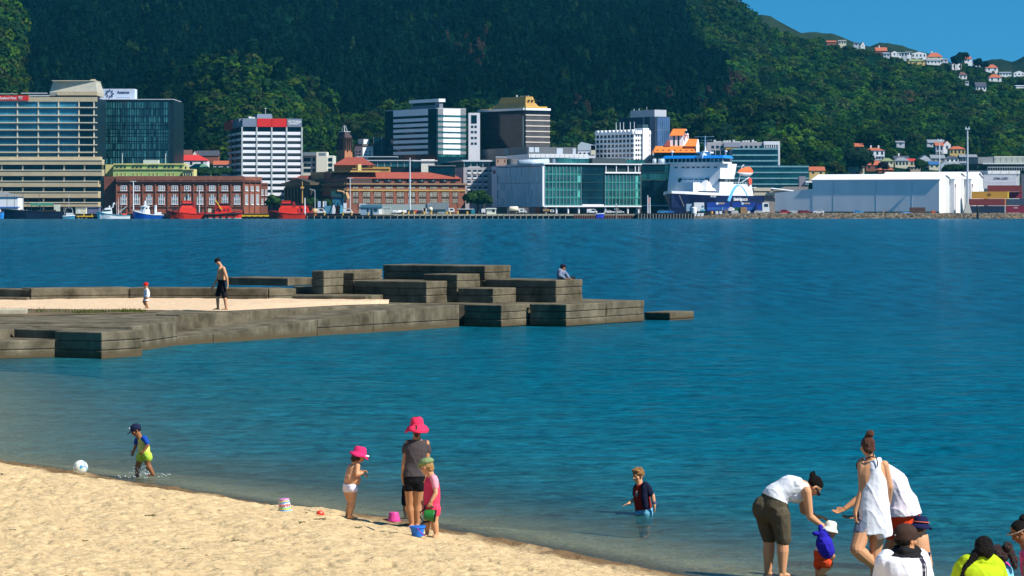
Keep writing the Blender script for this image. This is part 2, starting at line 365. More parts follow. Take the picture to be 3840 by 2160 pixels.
far_hill('hills',[(3500,360),(3640,260),(3690,228),(3720,219),(3755,219),(3795,230),(3820,222),(3860,205),(3950,190),(4200,260)],3600.,(.017,.03,.013),17)
m=bpy.data.materials.new('leaves');N,L=nt(m);p=N['Principled BSDF'];p.inputs['Roughness'].default_value=.9;p.inputs['Specular IOR Level'].default_value=.03
a=N.new('ShaderNodeAttribute');a.attribute_name='tint';L.new(a.outputs['Color'],p.inputs['Base Color']);tl_=N.new('ShaderNodeBsdfTranslucent');L.new(a.outputs['Color'],tl_.inputs['Color']);ms_=N.new('ShaderNodeMixShader');ms_.inputs[0].default_value=.38;L.new(p.outputs[0],ms_.inputs[1]);L.new(tl_.outputs[0],ms_.inputs[2]);L.new(ms_.outputs[0],N['Material Output'].inputs['Surface'])
LEAF=m
def crown_quads(n,rx,rz,q,seed,cone=0.0,lobes=6):
 r=np.random.default_rng(seed)
 lc=r.normal(size=(lobes,3));lc/=np.linalg.norm(lc,axis=1)[:,None];lc*=r.uniform(.3,.62,(lobes,1));lr=r.uniform(.38,.62,lobes)
 lc[:,2]=np.where(lc[:,2]<-.25,-lc[:,2],lc[:,2])
 k=r.integers(0,lobes,n);d=r.normal(size=(n,3));d/=np.linalg.norm(d,axis=1)[:,None];d[:,2]=np.where(d[:,2]<-.3,-d[:,2],d[:,2])
 c=lc[k]+d*lr[k][:,None]*r.uniform(.8,1.05,(n,1))
 if cone:
  c[:,:2]*=(1.05-cone*np.clip((c[:,2]+.6)/1.6,0,1))[:,None]
 c=c*[rx,rx,rz];nrm=d+r.normal(size=(n,3))*.22;nrm/=np.linalg.norm(nrm,axis=1)[:,None]
 t=np.cross(nrm,r.normal(size=(n,3)));t/=np.linalg.norm(t,axis=1)[:,None];b=np.cross(nrm,t)
 s=q*r.uniform(.6,1.25,(n,1));s2=s*r.uniform(.6,1.0,(n,1))
 return np.stack([c-t*s-b*s2,c+t*s-b*s2*.6,c+t*s*.7+b*s2,c-t*s*.8+b*s2*.8],1)
def forest():
 r=np.random.default_rng(3)
 n=25000
 px=r.uniform(-260,4120,n);Y=np.sqrt(r.uniform(1442**2,2330**2,n));px[:700]=r.uniform(-160,98,700);Y[:700]=r.uniform(1480,1640,700);px[700:1900]=r.uniform(380,1420,1200);Y[700:1900]=r.uniform(1500,1690,1200);z=terrain(px,Y)
 py=YH-(z-EYE)/Y*F;x=(px-1920)/F*Y
 onA=spur_h(px,Y,SPUR_A,1650.,1440.,1780.)>=z-.01;onB=spur_h(px,Y,SPUR_B,1600.,1440.,1700.)>=z-.01;onC=spur_h(px,Y,SPUR_C,1600.,1450.,1760.)>=z-.01
 edge=2560+py*.62+60*vnoise(py/60.,py*0,4)
 low=500-90*np.exp(-((px-1750)/330.)**2)+60*fbm(px/120,Y/60,3,12)
 pine=(px<edge)&(py<low)&~onA&~onB&~((px>2200)&(py>330)&onC)
 keep=np.ones(n,bool)
 gr=(np.abs(py-(238+(px-3200)*.16))<17+5*vnoise(px/30,px*0,2))&(px>3150)&(px<3390)&(Y>1900);keep&=~gr
 keep&=~((px>3230)&(px<3720)&(py>570)&(r.random(n)<.6))
 R=np.where(pine,2.3+3.4*r.random(n)**1.5,2.7+4.6*r.random(n)**1.6)*np.where(pine,.95,1.0)*np.where(px>2850,1.05,1)
 R=np.where((px>2850)&(Y>2120),R*.62,R);R=np.where((px>3220)&(px<3730)&(py>570),R*.6,R)
 top=py-R*1.55*F/Y;rp=R*F/Y*.9
 for(hx0,hx1,hy,yb,ht)in HOUSES:
  keep&=~((px>hx0-rp)&(px<hx1+rp)&(Y>hy-160)&(Y<hy+14)&(top<yb-ht*.3)&(py>yb-22))
  keep&=~((px>hx0-6)&(px<hx1+6)&(Y>hy-6)&(Y<hy+13))
 broad=np.array([(.017,.056,.011),(.028,.075,.010),(.010,.042,.013),(.040,.080,.010),(.012,.040,.020),(.032,.050,.018)])
 base=broad[r.integers(0,6,n)]*r.uniform(.6,1.25,(n,1))
 zone=fbm(px/90,py/60,3,31)
 base*=(1+.7*zone)[:,None]
 pc=np.array([(.0022,.015,.011),(.003,.019,.011),(.002,.013,.0115)])[r.integers(0,3,n)]*r.uniform(.7,1.3,(n,1))*(1+.7*fbm(px/140,py/90,3,71))[:,None]
 pine=pine|(onA&(Y>1585)&(r.random(n)<.38))|(onA&(px<760)&(r.random(n)<.45))
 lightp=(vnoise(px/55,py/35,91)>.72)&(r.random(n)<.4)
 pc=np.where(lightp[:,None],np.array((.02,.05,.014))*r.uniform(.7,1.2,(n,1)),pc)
 colr=np.where(pine[:,None],pc,base)
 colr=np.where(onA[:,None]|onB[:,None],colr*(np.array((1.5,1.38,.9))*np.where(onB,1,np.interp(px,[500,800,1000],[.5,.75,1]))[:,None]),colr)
 br=np.zeros(n,bool)
 for(cx,cy,w_,h_)in((1715,175,45,50),(1790,240,40,60),(1810,165,18,30),(2490,365,55,25),(2190,440,30,25),(1200,430,25,20),(960,395,30,25),(2745,350,35,40),(2640,400,25,50),(3060,385,25,20),(3400,415,25,20)):
  br|=((px-cx)/w_)**2+((py-cy)/h_)**2<r.uniform(.3,1.2,n)
 colr=np.where((br&(r.random(n)<.7))[:,None],np.array((.05,.038,.027))*r.uniform(.7,1.2,(n,1)),colr)
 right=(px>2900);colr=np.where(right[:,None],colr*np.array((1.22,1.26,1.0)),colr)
 keep&=Y<2325
 T=[crown_quads(135,1,1,.15,100+i,lobes=8)for i in range(8)];TP=[crown_quads(74,.72,1.25,.19,200+i,cone=.55,lobes=8)for i in range(5)]
 ang=r.uniform(0,6.283,n);out=[];oc=[]
 which=np.where(pine,10+r.integers(0,5,n),r.integers(0,8,n))
 for k in list(range(8))+list(range(10,15)):
  idx=np.nonzero((which==k)&keep)[0]
  t=T[k]if k<10 else TP[k-10]
  ca,sa=np.cos(ang[idx]),np.sin(ang[idx]);s=R[idx]
  q=np.empty((len(idx),)+t.shape)
  q[...,0]=(t[None,...,0]*ca[:,None,None]-t[None,...,1]*sa[:,None,None])*s[:,None,None]+x[idx][:,None,None]
  q[...,1]=(t[None,...,0]*sa[:,None,None]+t[None,...,1]*ca[:,None,None])*s[:,None,None]+Y[idx][:,None,None]
  q[...,2]=t[None,...,2]*s[:,None,None]*np.where(k<10,.92,1.15)+(z[idx]+s*.75)[:,None,None]
  out.append(q.reshape(-1,4,3))
  jit=r.uniform(.82,1.18,(len(idx),t.shape[0],1));oc.append((colr[idx][:,None,:]*jit).reshape(-1,3))
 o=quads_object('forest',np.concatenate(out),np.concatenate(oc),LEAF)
 o['kind']='stuff'
 gp=np.linspace(3140,3400,60);gy=np.linspace(0,1,8)
HOUSES=[]
HAZE=True
def hill_hit(px,py,y0=1446.,y1=2310.):
 Y=np.linspace(y0,y1,900);z=EYE+(YH-py)/F*Y
 hit=terrain(np.full_like(Y,px),Y)>=z
 return float(Y[np.argmax(hit)])if hit.any()else y1
def haze_box():
 m=bpy.data.materials.new('haze');N,L=nt(m);N.remove(N['Principled BSDF'])
 v=N.new('ShaderNodeVolumePrincipled');v.inputs['Density'].default_value=0.00003;v.inputs['Color'].default_value=(.06,.62,1,1);v.inputs['Anisotropy'].default_value=0.0
 L.new(v.outputs[0],N['Material Output'].inputs['Volume'])
 o=MB().box(-4200,4200,-60,5400,-5,330).build('haze',m);o['kind']='stuff'
haze_box()
Z1=lambda x,y:(x/2.415,250+y/2.415)
Z2=lambda x,y:(630+x/3.082,380+y/3.082)
Z3=lambda x,y:(1040+x/2.786,330+y/2.786)
Z4=lambda x,y:(1800+x/2.897,350+y/2.897)
Z5=lambda x,y:(2400+x/3.623,450+y/3.623)
Z6=lambda x,y:(2900+x/2.740,450+y/2.740)
GZ=2.0
class Bld:
 """corner at pxC; face A runs right (local +x), face B runs left and back (local +y); theta is the turn of face A away from the picture plane"""
 def __init__(s,name,label,cat,pxL,pxC,pxR,Y,th=0.0,depth=25,group=None,z0=GZ):
  s.th=math.radians(th);s.Y=Y;s.c=Vector((xat(pxC,Y),Y,z0));s.z0=z0
  s.e1=Vector((math.cos(s.th),math.sin(s.th),0));s.e2=Vector((-math.sin(s.th),math.cos(s.th),0))
  s.root=thing(name,label,cat,s.c,s.th,group)
  s.a=s.ta(pxR);s.b=s.tb(pxL)if pxL is not None else depth
 def solve(s,px,e):
  k=(px-1920)/F;return(k*s.c.y-s.c.x)/(e.x-k*e.y)
 def ta(s,px):return s.solve(px,s.e1)
 def tb(s,px):return s.solve(px,s.e2)
 def z(s,py):return EYE+(YH-py)/F*s.Y-s.z0
 def A(s,mb,px0,px1,py0,py1,out=.1,inn=-.3):
  return mb.box(s.ta(px0),s.ta(px1),-out,-inn,s.z(py1),s.z(py0))
 def B(s,mb,px0,px1,py0,py1,out=.1,inn=-.3):
  return mb.box(-out,-inn,s.tb(px0),s.tb(px1),s.z(py1),s.z(py0))
 def body(s,m,py_top,py_bot=None,name='wall',inset=0.0):
  mb=MB().box(inset,s.a-inset,inset,s.b-inset,0 if py_bot is None else s.z(py_bot),s.z(py_top));return mb.build(name,m,s.root)
 def part(s,name,m,*rects,out=.1,inn=-.3,face='A'):
  for r in rects:
   mb=MB();(s.A if face=='A' else s.B)(mb,*r,out=out,inn=inn);o=mb.build(name,m,s.root)
  return o
 def window(s,px0,px1,py0,py1,mg,mf=None,face='A',out=.06,arch=False,fw=.16,bars=1,sill=True):
  """one window: glazing, with its frame, bars and sill as a sub-part"""
  t=s.ta if face=='A' else s.tb;u0,u1=sorted((t(px0),t(px1)));z0,z1=s.z(py1),s.z(py0)
  def bx(mb,a0,a1,q0,q1,o,i=-.2):
   return mb.box(a0,a1,-o,-i,q0,q1)if face=='A' else mb.box(-o,-i,a0,a1,q0,q1)
  mb=MB()
  if arch:
   r=(u1-u0)/2;zc=z1-r;n=8
   poly=[(u0,z0),(u1,z0)]+[(u0+r+r*math.cos(math.pi*k/n),zc+r*math.sin(math.pi*k/n))for k in range(n+1)]
   mb.prism(poly,-out,.2)if face=='A' else mb.prismx([(q[0],q[1])for q in poly],-out,.2)
  else:bx(mb,u0,u1,z0,z1,out)
  g=mb.build('window',mg,s.root)
  if mf:
   fb=MB()
   for k in range(bars+2):
    c=u0+(u1-u0)*k/(bars+1);zt=z1 if not arch or 0<k<bars+1 else z1-(u1-u0)/2
    bx(fb,c-fw/2,c+fw/2,z0,zt,out+.05)
   bx(fb,u0,u1,(z0+z1)/2-fw/2,(z0+z1)/2+fw/2,out+.045)
   if sill:bx(fb,u0-.25,u1+.25,z0-.3,z0,out+.25)
   if not arch:bx(fb,u0,u1,z1-fw,z1,out+.04)
   fb.build('frame',mf,g)
  return g
CONC=mat('beige_concrete',(.50,.40,.25),var=.1,scale=.3,bump=.1);CONCL=mat('pale_concrete',(.62,.56,.42),var=.08,scale=.4)
WHT=mat('white_paint',(.78,.78,.78),var=.05,scale=.3);GRY=mat('grey_cladding',(.20,.22,.25),var=.12,scale=.4);DGRY=mat('dark_cladding',(.006,.018,.026),var=.3,scale=.4,rough=.4)
LAV=mat('pale_lavender_paint',(.68,.67,.70),var=.06,scale=.3);STEEL=mat('pale_steel',(.55,.58,.6),var=.08,rough=.4,scale=1)
GBLUE=glass('blue_glazing',(.03,.17,.26),(.05,.22,.30),cell=(1.55,3.1),mull=(.02,.08,.13),mw=.05)
GDARK=glass('dark_glazing',(.002,.018,.03),(.004,.032,.045),spec=.25,cell=(1.5,3.0),mull=(.004,.012,.02))
GTEAL=glass('teal_glazing',(.005,.06,.065),(.02,.12,.11),cell=(2.0,3.7),mull=(.05,.16,.15),mw=.07)
WIN=mat('window_glass',(.012,.03,.045),rough=.15,spec=.6,var=.5,scale=.5);WINL=mat('window_pale_glass',(.13,.18,.20),rough=.2,spec=.6,var=.4,scale=.6)
BRICK=mat('red_brick',(.26,.08,.042),var=.2,scale=.5,rough=.85);BRICKD=mat('brown_brick',(.22,.08,.048),var=.2,scale=.5,rough=.85)
TILE=mat('red_roof_tile',(.30,.062,.036),var=.22,scale=.9,rough=.8);OCHRE=mat('ochre_render',(.46,.27,.07),var=.12,scale=.4)
b=Bld('office_tower','beige concrete office tower with blue glazed storeys, wide podium and red roof sign','office tower',None,-160,363,1285,0,depth=34)
b.body(DGRY,366,590,inset=.6)
b.part('parapet',CONC,(-160,363.5,364,381),out=.25,inn=-1)
rows=[370,440,508,573,640,708,775];ry=[Z1(0,q)[1]for q in rows]
tops=[381]+[q+3 for q in ry];bots=[q-1 for q in ry]+[588]
cols=[Z1(q,0)[0]for q in(-400,-215,-25,158,347,530,715,851)]
GB2=glass('dark_reflection_glazing',(.012,.07,.12),(.02,.10,.15),cell=(1.55,3.1),mull=(.01,.04,.06),mw=.05)  # darker reflection of the lower storeys painted into the glass colour
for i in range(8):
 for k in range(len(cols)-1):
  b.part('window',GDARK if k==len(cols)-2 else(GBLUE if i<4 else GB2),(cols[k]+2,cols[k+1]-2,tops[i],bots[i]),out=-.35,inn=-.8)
for q in ry:
 b.part('floor_slab',CONCL,(-160,364,q-2,q+1.5),out=.7,inn=-.7)
 bk=MB();x=-158;pl_=[(b.ta(-159),b.z(q+1.4))];zt_,zl_=b.z(q+2.2),b.z(q+5)
 while x<360:pl_+=[(b.ta(x),zt_),(b.ta(x),zl_),(b.ta(x+3),zl_),(b.ta(x+3),zt_)];x+=9.6
 bk.prism(pl_+[(b.ta(363),zt_),(b.ta(363),b.z(q+1.4))],-.5,.6);bk.build('bracket_trim',CONC,b.root)
for c in cols:b.part('column',CONCL,(c-2.1,c+2.1,381,590),out=.18,inn=-.9)
pd=[(588,600,380),(600,618,388),(638,660,388),(679,701,374),(719,742,374),(759,775,374)]
for i,(y0,y1,xr)in enumerate(pd):
 b.part('podium_band',CONC,(-160,xr,y0,y1),out=4.5 if i else 2.5,inn=-3)
 if i:b.part('coping',CONCL,(-160,xr+.4,y0-1.2,y0+2),out=4.8,inn=-3)
for(y0,y1,xr)in((618,638,387),(660,679,386),(701,719,373),(742,759,373),(775,815,373)):
 xs=[-160]+[Z1(q,0)[0]for q in(-165,28,218,405,591,776)]+[xr]
 for k in range(len(xs)-1):b.part('window',GDARK,(xs[k]+1.5,xs[k+1]-1.5,y0,y1),out=2.2,inn=-2)
 for q in xs[1:-1]:b.part('pier',CONCL,(q-2.5,q+2.5,y0+3,y1),out=3.6,inn=-2)
tz=b.z
mb=MB();x0,x1=b.ta(178),b.ta(362.5);xa,xb=b.ta(216),b.ta(353)
mb.loft([[(x0,6,tz(358)),(x1,1,tz(358)),(x1,24,tz(358)),(x0,24,tz(358))],[(x0,6,tz(344)),(x1,1,tz(344)),(x1,24,tz(344)),(x0,24,tz(344))],[(xa-3,7,tz(302)),(xb,4,tz(302)),(xb,20,tz(302)),(xa-3,20,tz(302))]])
mb.build('penthouse',mat('penthouse_concrete',(.44,.41,.33),var=.12,scale=.5),b.root)
b.part('penthouse_recess',DGRY,(205,358,358,366),out=-1.5,inn=-12);b.part('penthouse_band',CONC,(213,363,343,357),out=-.6,inn=-6)
b.part('parapet_rail',STEEL,(75,172,347,350),(105,180,356,360),(-60,60,350,352),out=-2.5,inn=-4)
MB().box(xa-3.2,xb+.2,3.8,20.2,tz(302),tz(300)).build('coping',CONCL,b.root)
MB().box(b.ta(330),b.ta(345),8,12,tz(300),tz(294)).build('vent',CONC,b.root)
RED=mat('sign_red',(.62,.02,.015),var=.05,rough=.5)
sg=b.part('sign',RED,(-72,108,358.5,377),out=.7,inn=-.2)
LW=mat('letter_white',(.85,.85,.85),var=.03,rough=.5)
text_mesh('lettering','New Zealand Post',1.62,(b.ta(62),-.74,b.z(372.5)),LW,sg,align='RIGHT',bold=.02,xs=.93,shear=.2)
ev=MB();cx=b.ta(78);cz=b.z(367.5)
ev.lathe([(.0,0),(1.35,0),(1.35,.05),(.0,.06)],(cx,-.70,cz),(0,-1,0),n=20);ev.build('emblem_disc',mat('sign_red_dark',(.5,.015,.012),var=.05),sg)
ev=MB();ev.tube([(cx-.8,-.85,cz-.5),(cx+.8,-.85,cz-.5),(cx+.8,-.85,cz+.55),(cx-.8,-.85,cz+.55),(cx-.8,-.85,cz-.5)],.1,6);ev.tube([(cx-.8,-.85,cz+.5),(cx,-.85,cz-.1),(cx+.8,-.85,cz+.5)],.1,6);ev.build('emblem',LW,sg)
GAST=glass('black_teal_glazing',(.002,.014,.022),(.05,.20,.21),cell=(1.1,3.2),mull=(.002,.012,.02),mw=.2)
b=Bld('office_block','dark glass office block with white star sign board on its flat roof','office block',None,358,652,1335,0,depth=40)
b.body(DGRY,376,None)
zs=np.linspace(377,622,9)
for i in range(8):b.part('window_band',GAST,(364,634,zs[i]+2.2,zs[i+1]-1),out=.25,inn=-.2)
b.part('roof',STEEL,(357,652,371.5,374),out=.8,inn=-30);b.part('parapet',DGRY,(357,652,374,378),out=.5,inn=-1)
for q in(375,395,415,435,455,475,495,515,530,555,575,595,615,634):b.part('mullion',mat('dark_mullion',(.02,.06,.07),var=.2),(q-.5,q+.5,378,622),out=.4,inn=-.1)
sb=b.part('sign_board',mat('sign_pale',(.52,.58,.70),var=.08,scale=.4),(371,501.5,332,370),out=-3,inn=-12)
NV=mat('navy_letter',(.02,.03,.10),var=.05)
text_mesh('lettering','Asteron',1.9,(b.ta(436),2.9,b.z(350)),NV,sb,bold=.03,xs=.9);b.part('lettering_line',mat('sign_grey_line',(.35,.38,.46),var=.05),(434,486,363.5,364.5),out=-2.9,inn=-3.1)
st=MB();sx,sz=b.ta(408),b.z(350.5)
for k in range(8):
 a=k*math.pi/4;d=Vector((math.cos(a),0,math.sin(a)));n=Vector((-d.z,0,d.x));c=Vector((sx,2.85,sz))+d*1.35
 st.loft([[c+d*.8,c+n*.42,c-d*.45,c-n*.42],[q+Vector((0,-.12,0))for q in(c+d*.8,c+n*.42,c-d*.45,c-n*.42)]])
st.build('star_emblem',NV,sb)
GRN=mat('lime_render',(.36,.50,.17),var=.1,scale=.4);CRM=mat('cream_render',(.66,.60,.24),var=.1,scale=.4)
b=Bld('hotel','lime green two tier old building with cream parapet showing above the brick shed','building',None,424,690,1290,0,depth=16)
b.body(GRN,634,None);b.part('upper_storey',GRN,(424,690,616,634),out=-2,inn=-14);b.part('parapet',CRM,(424,690,613,617),out=-1.5,inn=-14.3);b.part('cornice',CRM,(430,692,632,635),out=.5,inn=-1)
b.part('side_wing',CRM,(388,424,616,700),out=-6,inn=-15)
for q in range(436,690,15):
 if(q-436)%60!=45:b.window(q,q+5,622,630,WIN,face='A',out=-1.9);b.window(q+2,q+7,649,659,WIN,CRM,bars=0,fw=.12)
for q in(454,617):MB().tube([(b.ta(q),4,b.z(614)),(b.ta(q),4,b.z(574))],.12,6).build('flagpole',WHT,b.root)
b.part('plant_room',mat('plant_white',(.45,.5,.5),var=.1),(532,588,599,613),out=-5,inn=-10)
b=Bld('gabled_hall','yellow ornate hall front with curved gable beside the lime green building','building',None,686,727,1282,0,depth=12)
b.body(CRM,634);mb=MB();gx=[b.ta(q)for q in(686,690,696,700,706,707)];poly=[(b.ta(686),b.z(634)),(b.ta(689),b.z(622)),(b.ta(693),b.z(619)),(b.ta(697),b.z(611)),(b.ta(701),b.z(619)),(b.ta(706),b.z(624)),(b.ta(709),b.z(634))]
mb.prism(poly,0,1.5).build('gable',CRM,b.root)
for q in(690,699,707,716):b.window(q,q+5,648,660,WIN,arch=True)
b.window(694,699,624,634,WIN,arch=True,out=.1);b.part('cornice',CRM,(685,728,634,637),out=.7,inn=-1)
b=Bld('brick_warehouse','long two storey red brick warehouse with arched lower windows behind the moored boats','warehouse',372,437,914,1236,4,group=None)
b.b=26;bm=b.body(BRICK,661)
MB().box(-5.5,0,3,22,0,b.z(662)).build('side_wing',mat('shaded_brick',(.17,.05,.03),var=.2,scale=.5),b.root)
b.part('parapet',BRICKD,(436,915,660,676),out=.35,inn=-1);b.part('cornice',mat('brown_stone',(.12,.05,.035),var=.2),(436,915,678.5,682.5),out=.9,inn=-.5);b.part('string_course',mat('brown_stone2',(.13,.06,.04),var=.2),(437,914,775,777),(437,914,716.5,718.5),out=.35,inn=-.2)
for q in[437,488,536,583,630,678,726,773,820,866,912]:b.part('pilaster',BRICKD,(q-2.2,q+2.2,676,790),out=.4,inn=-.3)
for q in(464,512,559,606,655,703,750,796,843,889):
 b.window(q-10.5,q+10.5,696,714,WINL if q in(606,796,889)else WIN,WHT,bars=2,fw=.22);b.window(q-10.5,q+10.5,728,765,WINL,WHT,arch=True,bars=2,fw=.24)
for q in(464,559,655,750,843):b.part('door',mat('shed_door',(.05,.03,.025),var=.3),(q-9,q+9,779,800),out=.1,inn=-.2)
mb=MB();ax=b.ta(914)
def pt(px,Yv):p=at(px,0,Yv)-b.c;p.z=0;return Matrix.Rotation(-b.th,3,'Z')@p
w0,w1=Vector((ax,0,0)),pt(978,b.c.y+14)
e=(w1-w0);wing=thing('brick_wing','angled end of the red brick warehouse with narrow tall windows','building',b.root.matrix_world.to_translation()if False else b.c+Matrix.Rotation(b.th,3,'Z')@w0,b.th+math.atan2(e.y,e.x))
wl=e.length;wz=b.z
MB().box(0,wl,.05,16,0,wz(664)).build('wall',BRICK,wing);MB().box(0,wl+.3,-.4,1,wz(676),wz(662)).build('parapet',BRICKD,wing);MB().box(0,wl+.3,-.8,1,wz(683),wz(679)).build('cornice',mat('brown_stone',(0,0,0)),wing)
for q in(.16,.48,.80):
 for(y0,y1)in((697,714),(728,766)):
  g=MB().box(wl*q-.75,wl*q+.75,-.06,.3,wz(y1),wz(y0)).build('window',WINL,wing);f=MB()
  for k in(-.8,0,.8):f.box(wl*q+k-.1,wl*q+k+.1,-.12,.2,wz(y1),wz(y0))
  f.box(wl*q-1,wl*q+1,-.3,.2,wz(y1)-.3,wz(y1));f.build('frame',WHT,g)
for q in(0,.32,.64,.97):MB().box(wl*q-.25,wl*q+.25,-.35,.2,0,wz(676)).build('pilaster',BRICKD,wing)
b=Bld('brick_annex','small lower brick annex at the right end of the brick warehouse','building',None,976,1004,1262,8,depth=10)
b.body(BRICKD,690);b.part('parapet',BRICK,(976,1004,686,692),out=.3,inn=-.8)
for q in(984,998):b.window(q-3,q+3,710,732,WINL,WHT,bars=1,fw=.15);b.window(q-3,q+3,745,766,WINL,WHT,bars=1,fw=.15)
b=Bld('university_tower','white banded tower block with red and grey sign panels round its top','tower block',855,907,1132,1325,13)
b.body(DGRY,472,None,inset=.4)
PG=mat('panel_slate',(.16,.20,.27),var=.06,scale=.3);colx=[907,962,1018,1074,1131]
for k in range(4):
 pn=b.part('sign_panel',(PG,RED,RED,PG)[k],(colx[k]+1.2,colx[k+1]-.6,444,475),out=1.2,inn=-1)
 if k==3:
  text_mesh('lettering','VICTORIA',1.36,(b.ta(1078),-1.25,b.z(459)),LW,pn,bold=.025,xs=1.0);text_mesh('lettering','UNIVERSITY',.92,(b.ta(1081),-1.25,b.z(466)),LW,pn,bold=.02,xs=1.02)
 b.part('window',GBLUE if k==9 else GDARK,(colx[k]+2,colx[k+1]-2,476,493),out=-.2,inn=-.8)
b.part('sign_panel',RED,(851,880,445,477),out=1.2,inn=-1,face='B');b.part('sign_panel',PG,(881,906,444,476),out=1.2,inn=-1,face='B')
y=493.6;step=22.88;WSP=mat('white_spandrel',(.80,.80,.83),var=.04,scale=.3)
SCR=mat('grey_louvre',(.17,.18,.19),var=.15,scale=2,stretch=(4,1,1))
for i in range(12):
 for k in range(4):
  b.part('spandrel',WSP,(colx[k]+1,colx[k+1]-1,y,y+11.6),out=.8,inn=-.3);b.part('louvre',SCR,(colx[k]+1.5,colx[k+1]-1.5,y+12,y+17.4),out=.35,inn=-.4)
  b.part('window',GDARK,(colx[k]+1.5,colx[k+1]-1.5,y+17.4,y+step),out=-.1,inn=-.6)
 for(u0,u1)in((857,871),(872,888),(889,904)):b.part('spandrel',WSP,(u0,u1,y+1,y+10),out=.4,inn=-.3,face='B')
 y+=step
LG=mat('pale_green_grey',(.42,.46,.46),var=.06)
for q in colx:b.part('column',LG,(q-2.6,q+2.6,476,770),out=1.1,inn=-.5)
for q in(871.5,888.5):b.part('column',DGRY,(q-.7,q+.7,477,770),out=.5,inn=-.3,face='B')
mb=MB();mb.loft([[(b.ta(970),6,b.z(446)),(b.ta(1030),6,b.z(446)),(b.ta(1030),16,b.z(446)),(b.ta(970),16,b.z(446))],[(b.ta(973),7,b.z(425)),(b.ta(1027),7,b.z(425)),(b.ta(1027),15,b.z(425)),(b.ta(973),15,b.z(425))]]).build('plant_room',PG,b.root)
b.part('vent',WHT,(936,948,436,445),(950,960,438,445),out=-3,inn=-6);MB().tube([(b.ta(1006),9,b.z(425)),(b.ta(1006),9,b.z(402))],.12,6).box(b.ta(1003),b.ta(1009),8.7,9.3,b.z(405),b.z(402)).build('antenna',STEEL,b.root)
CW=mat('cream_white',(.66,.68,.58),var=.06)
b=Bld('office_block','pale cream four storey block with blank stair tower between white tower and station','office block',None,1136,1250,1345,0,depth=20)
b.body(CW,583);b.part('stair_tower',mat('ivory_render',(.74,.73,.60),var=.04),(1187,1228,570,660),out=1.5,inn=-8);b.part('plant_screen',mat('blue_grey_screen',(.18,.24,.28),var=.1),(1138,1186,571,584),(1197,1222,573,583),out=1.6,inn=-8)
for(y0,y1)in((592,605),(612,624),(632,645)):
 for(u0,u1)in((1140,1165),(1172,1181),(1231,1246)):b.part('window',GDARK,(u0,u1,y0,y1),out=.15,inn=-.2)
b=Bld('bell_tower','tall orange brown brick bell tower with slotted sides and dark hipped top','bell tower',1255,1292,1329,1380,44)
CAR=mat('salmon_brick',(.42,.17,.085),var=.15,scale=.4);tw=b.ta(1329);bw=b.tb(1255)
mb=MB();i_=.9
mb.loft([[(0,0,0),(tw,0,0),(tw,bw,0),(0,bw,0)],[(i_,i_,b.z(515)),(tw-i_,i_,b.z(515)),(tw-i_,bw-i_,b.z(515)),(i_,bw-i_,b.z(515))]]).build('wall',CAR,b.root)
mb=MB();mb.loft([[(.7,.7,b.z(514)),(tw-.7,.7,b.z(514)),(tw-.7,bw-.7,b.z(514)),(.7,bw-.7,b.z(514))],[(1.2,1.2,b.z(505)),(tw-1.2,1.2,b.z(505)),(tw-1.2,bw-1.2,b.z(505)),(1.2,bw-1.2,b.z(505))],[(2.2,2.2,b.z(493)),(tw-2.2,2.2,b.z(493)),(tw-2.2,bw-2.2,b.z(493)),(2.2,bw-2.2,b.z(493))]]).build('roof',mat('dark_plum_roof',(.05,.028,.035),var=.2),b.root)
SLOT=mat('dark_slot',(.02,.01,.01),var=.2)
for k in range(4):
 u=tw*(.2+.2*k);MB().box(u-.32,u+.32,.35,1.6,b.z(562+5*(k%2)),b.z(516)).build('louvre',SLOT,b.root)
 v=bw*(.2+.2*k);MB().box(.35,1.6,v-.32,v+.32,b.z(562),b.z(516)).build('louvre',SLOT,b.root)
mb=MB();c=Vector((tw/2,bw/2,0))
for(dx,dy)in((1,1),(-1,1),(1,-1),(-1,-1)):mb.tube([c+Vector((dx,dy,b.z(494))),c+Vector((dx*.3,dy*.3,b.z(470)))],.12,5)
mb.box(c.x-2,c.x+2,c.y-2,c.y+2,b.z(494),b.z(492));mb.build('finial',STEEL,b.root)
b=Bld('apartment_block','small white block with grey hipped storey right of the bell tower','apartment block',1330,1360,1399,1385,35)
b.body(WHT,546);ta_,tb_=b.a,b.b
MB().box(-.5,ta_+.5,-.5,tb_+.5,b.z(548),b.z(540)).build('roof',mat('brown_grey_roof',(.12,.09,.09),var=.2),b.root);MB().box(1.3,ta_-1.5,1.3,tb_-1,b.z(541),b.z(519)).build('penthouse',WHT,b.root);MB().box(1,ta_-1.2,1,tb_-.7,b.z(519.5),b.z(517)).build('coping',DGRY,b.root)
for(y0,y1)in((566,572),(578,584)):
 b.window(1384,1389,y0,y1,WIN);b.window(1371,1375,y0,y1,WIN);b.window(1346,1352,y0,y1,WIN,face='B');b.window(1335,1339,y0,y1,WIN,face='B')
b=Bld('office_block','narrow dark glass block between small white block and black and white banded tower','office block',None,1400,1452,1400,0,depth=15)
b.body(DGRY,514);b.part('curtain_wall',GDARK,(1402,1430,518,590),(1432,1451,518,590),out=.1,inn=-.2);b.part('mullion',GRY,(1400,1401.5,514,590),(1430,1432,514,590),out=.3,inn=-.1)
b=Bld('office_tower','black and white banded office tower with dark glass corners and white topped plant room','office tower',1447,1640,1746,1350,34)
b.body(GDARK,407)
MG=mat('mid_grey_panel',(.20,.20,.21),var=.1)
yb=[(407,430),(440,452),(460,472),(480,492),(501,513),(522,534),(543,555),(565,577)]
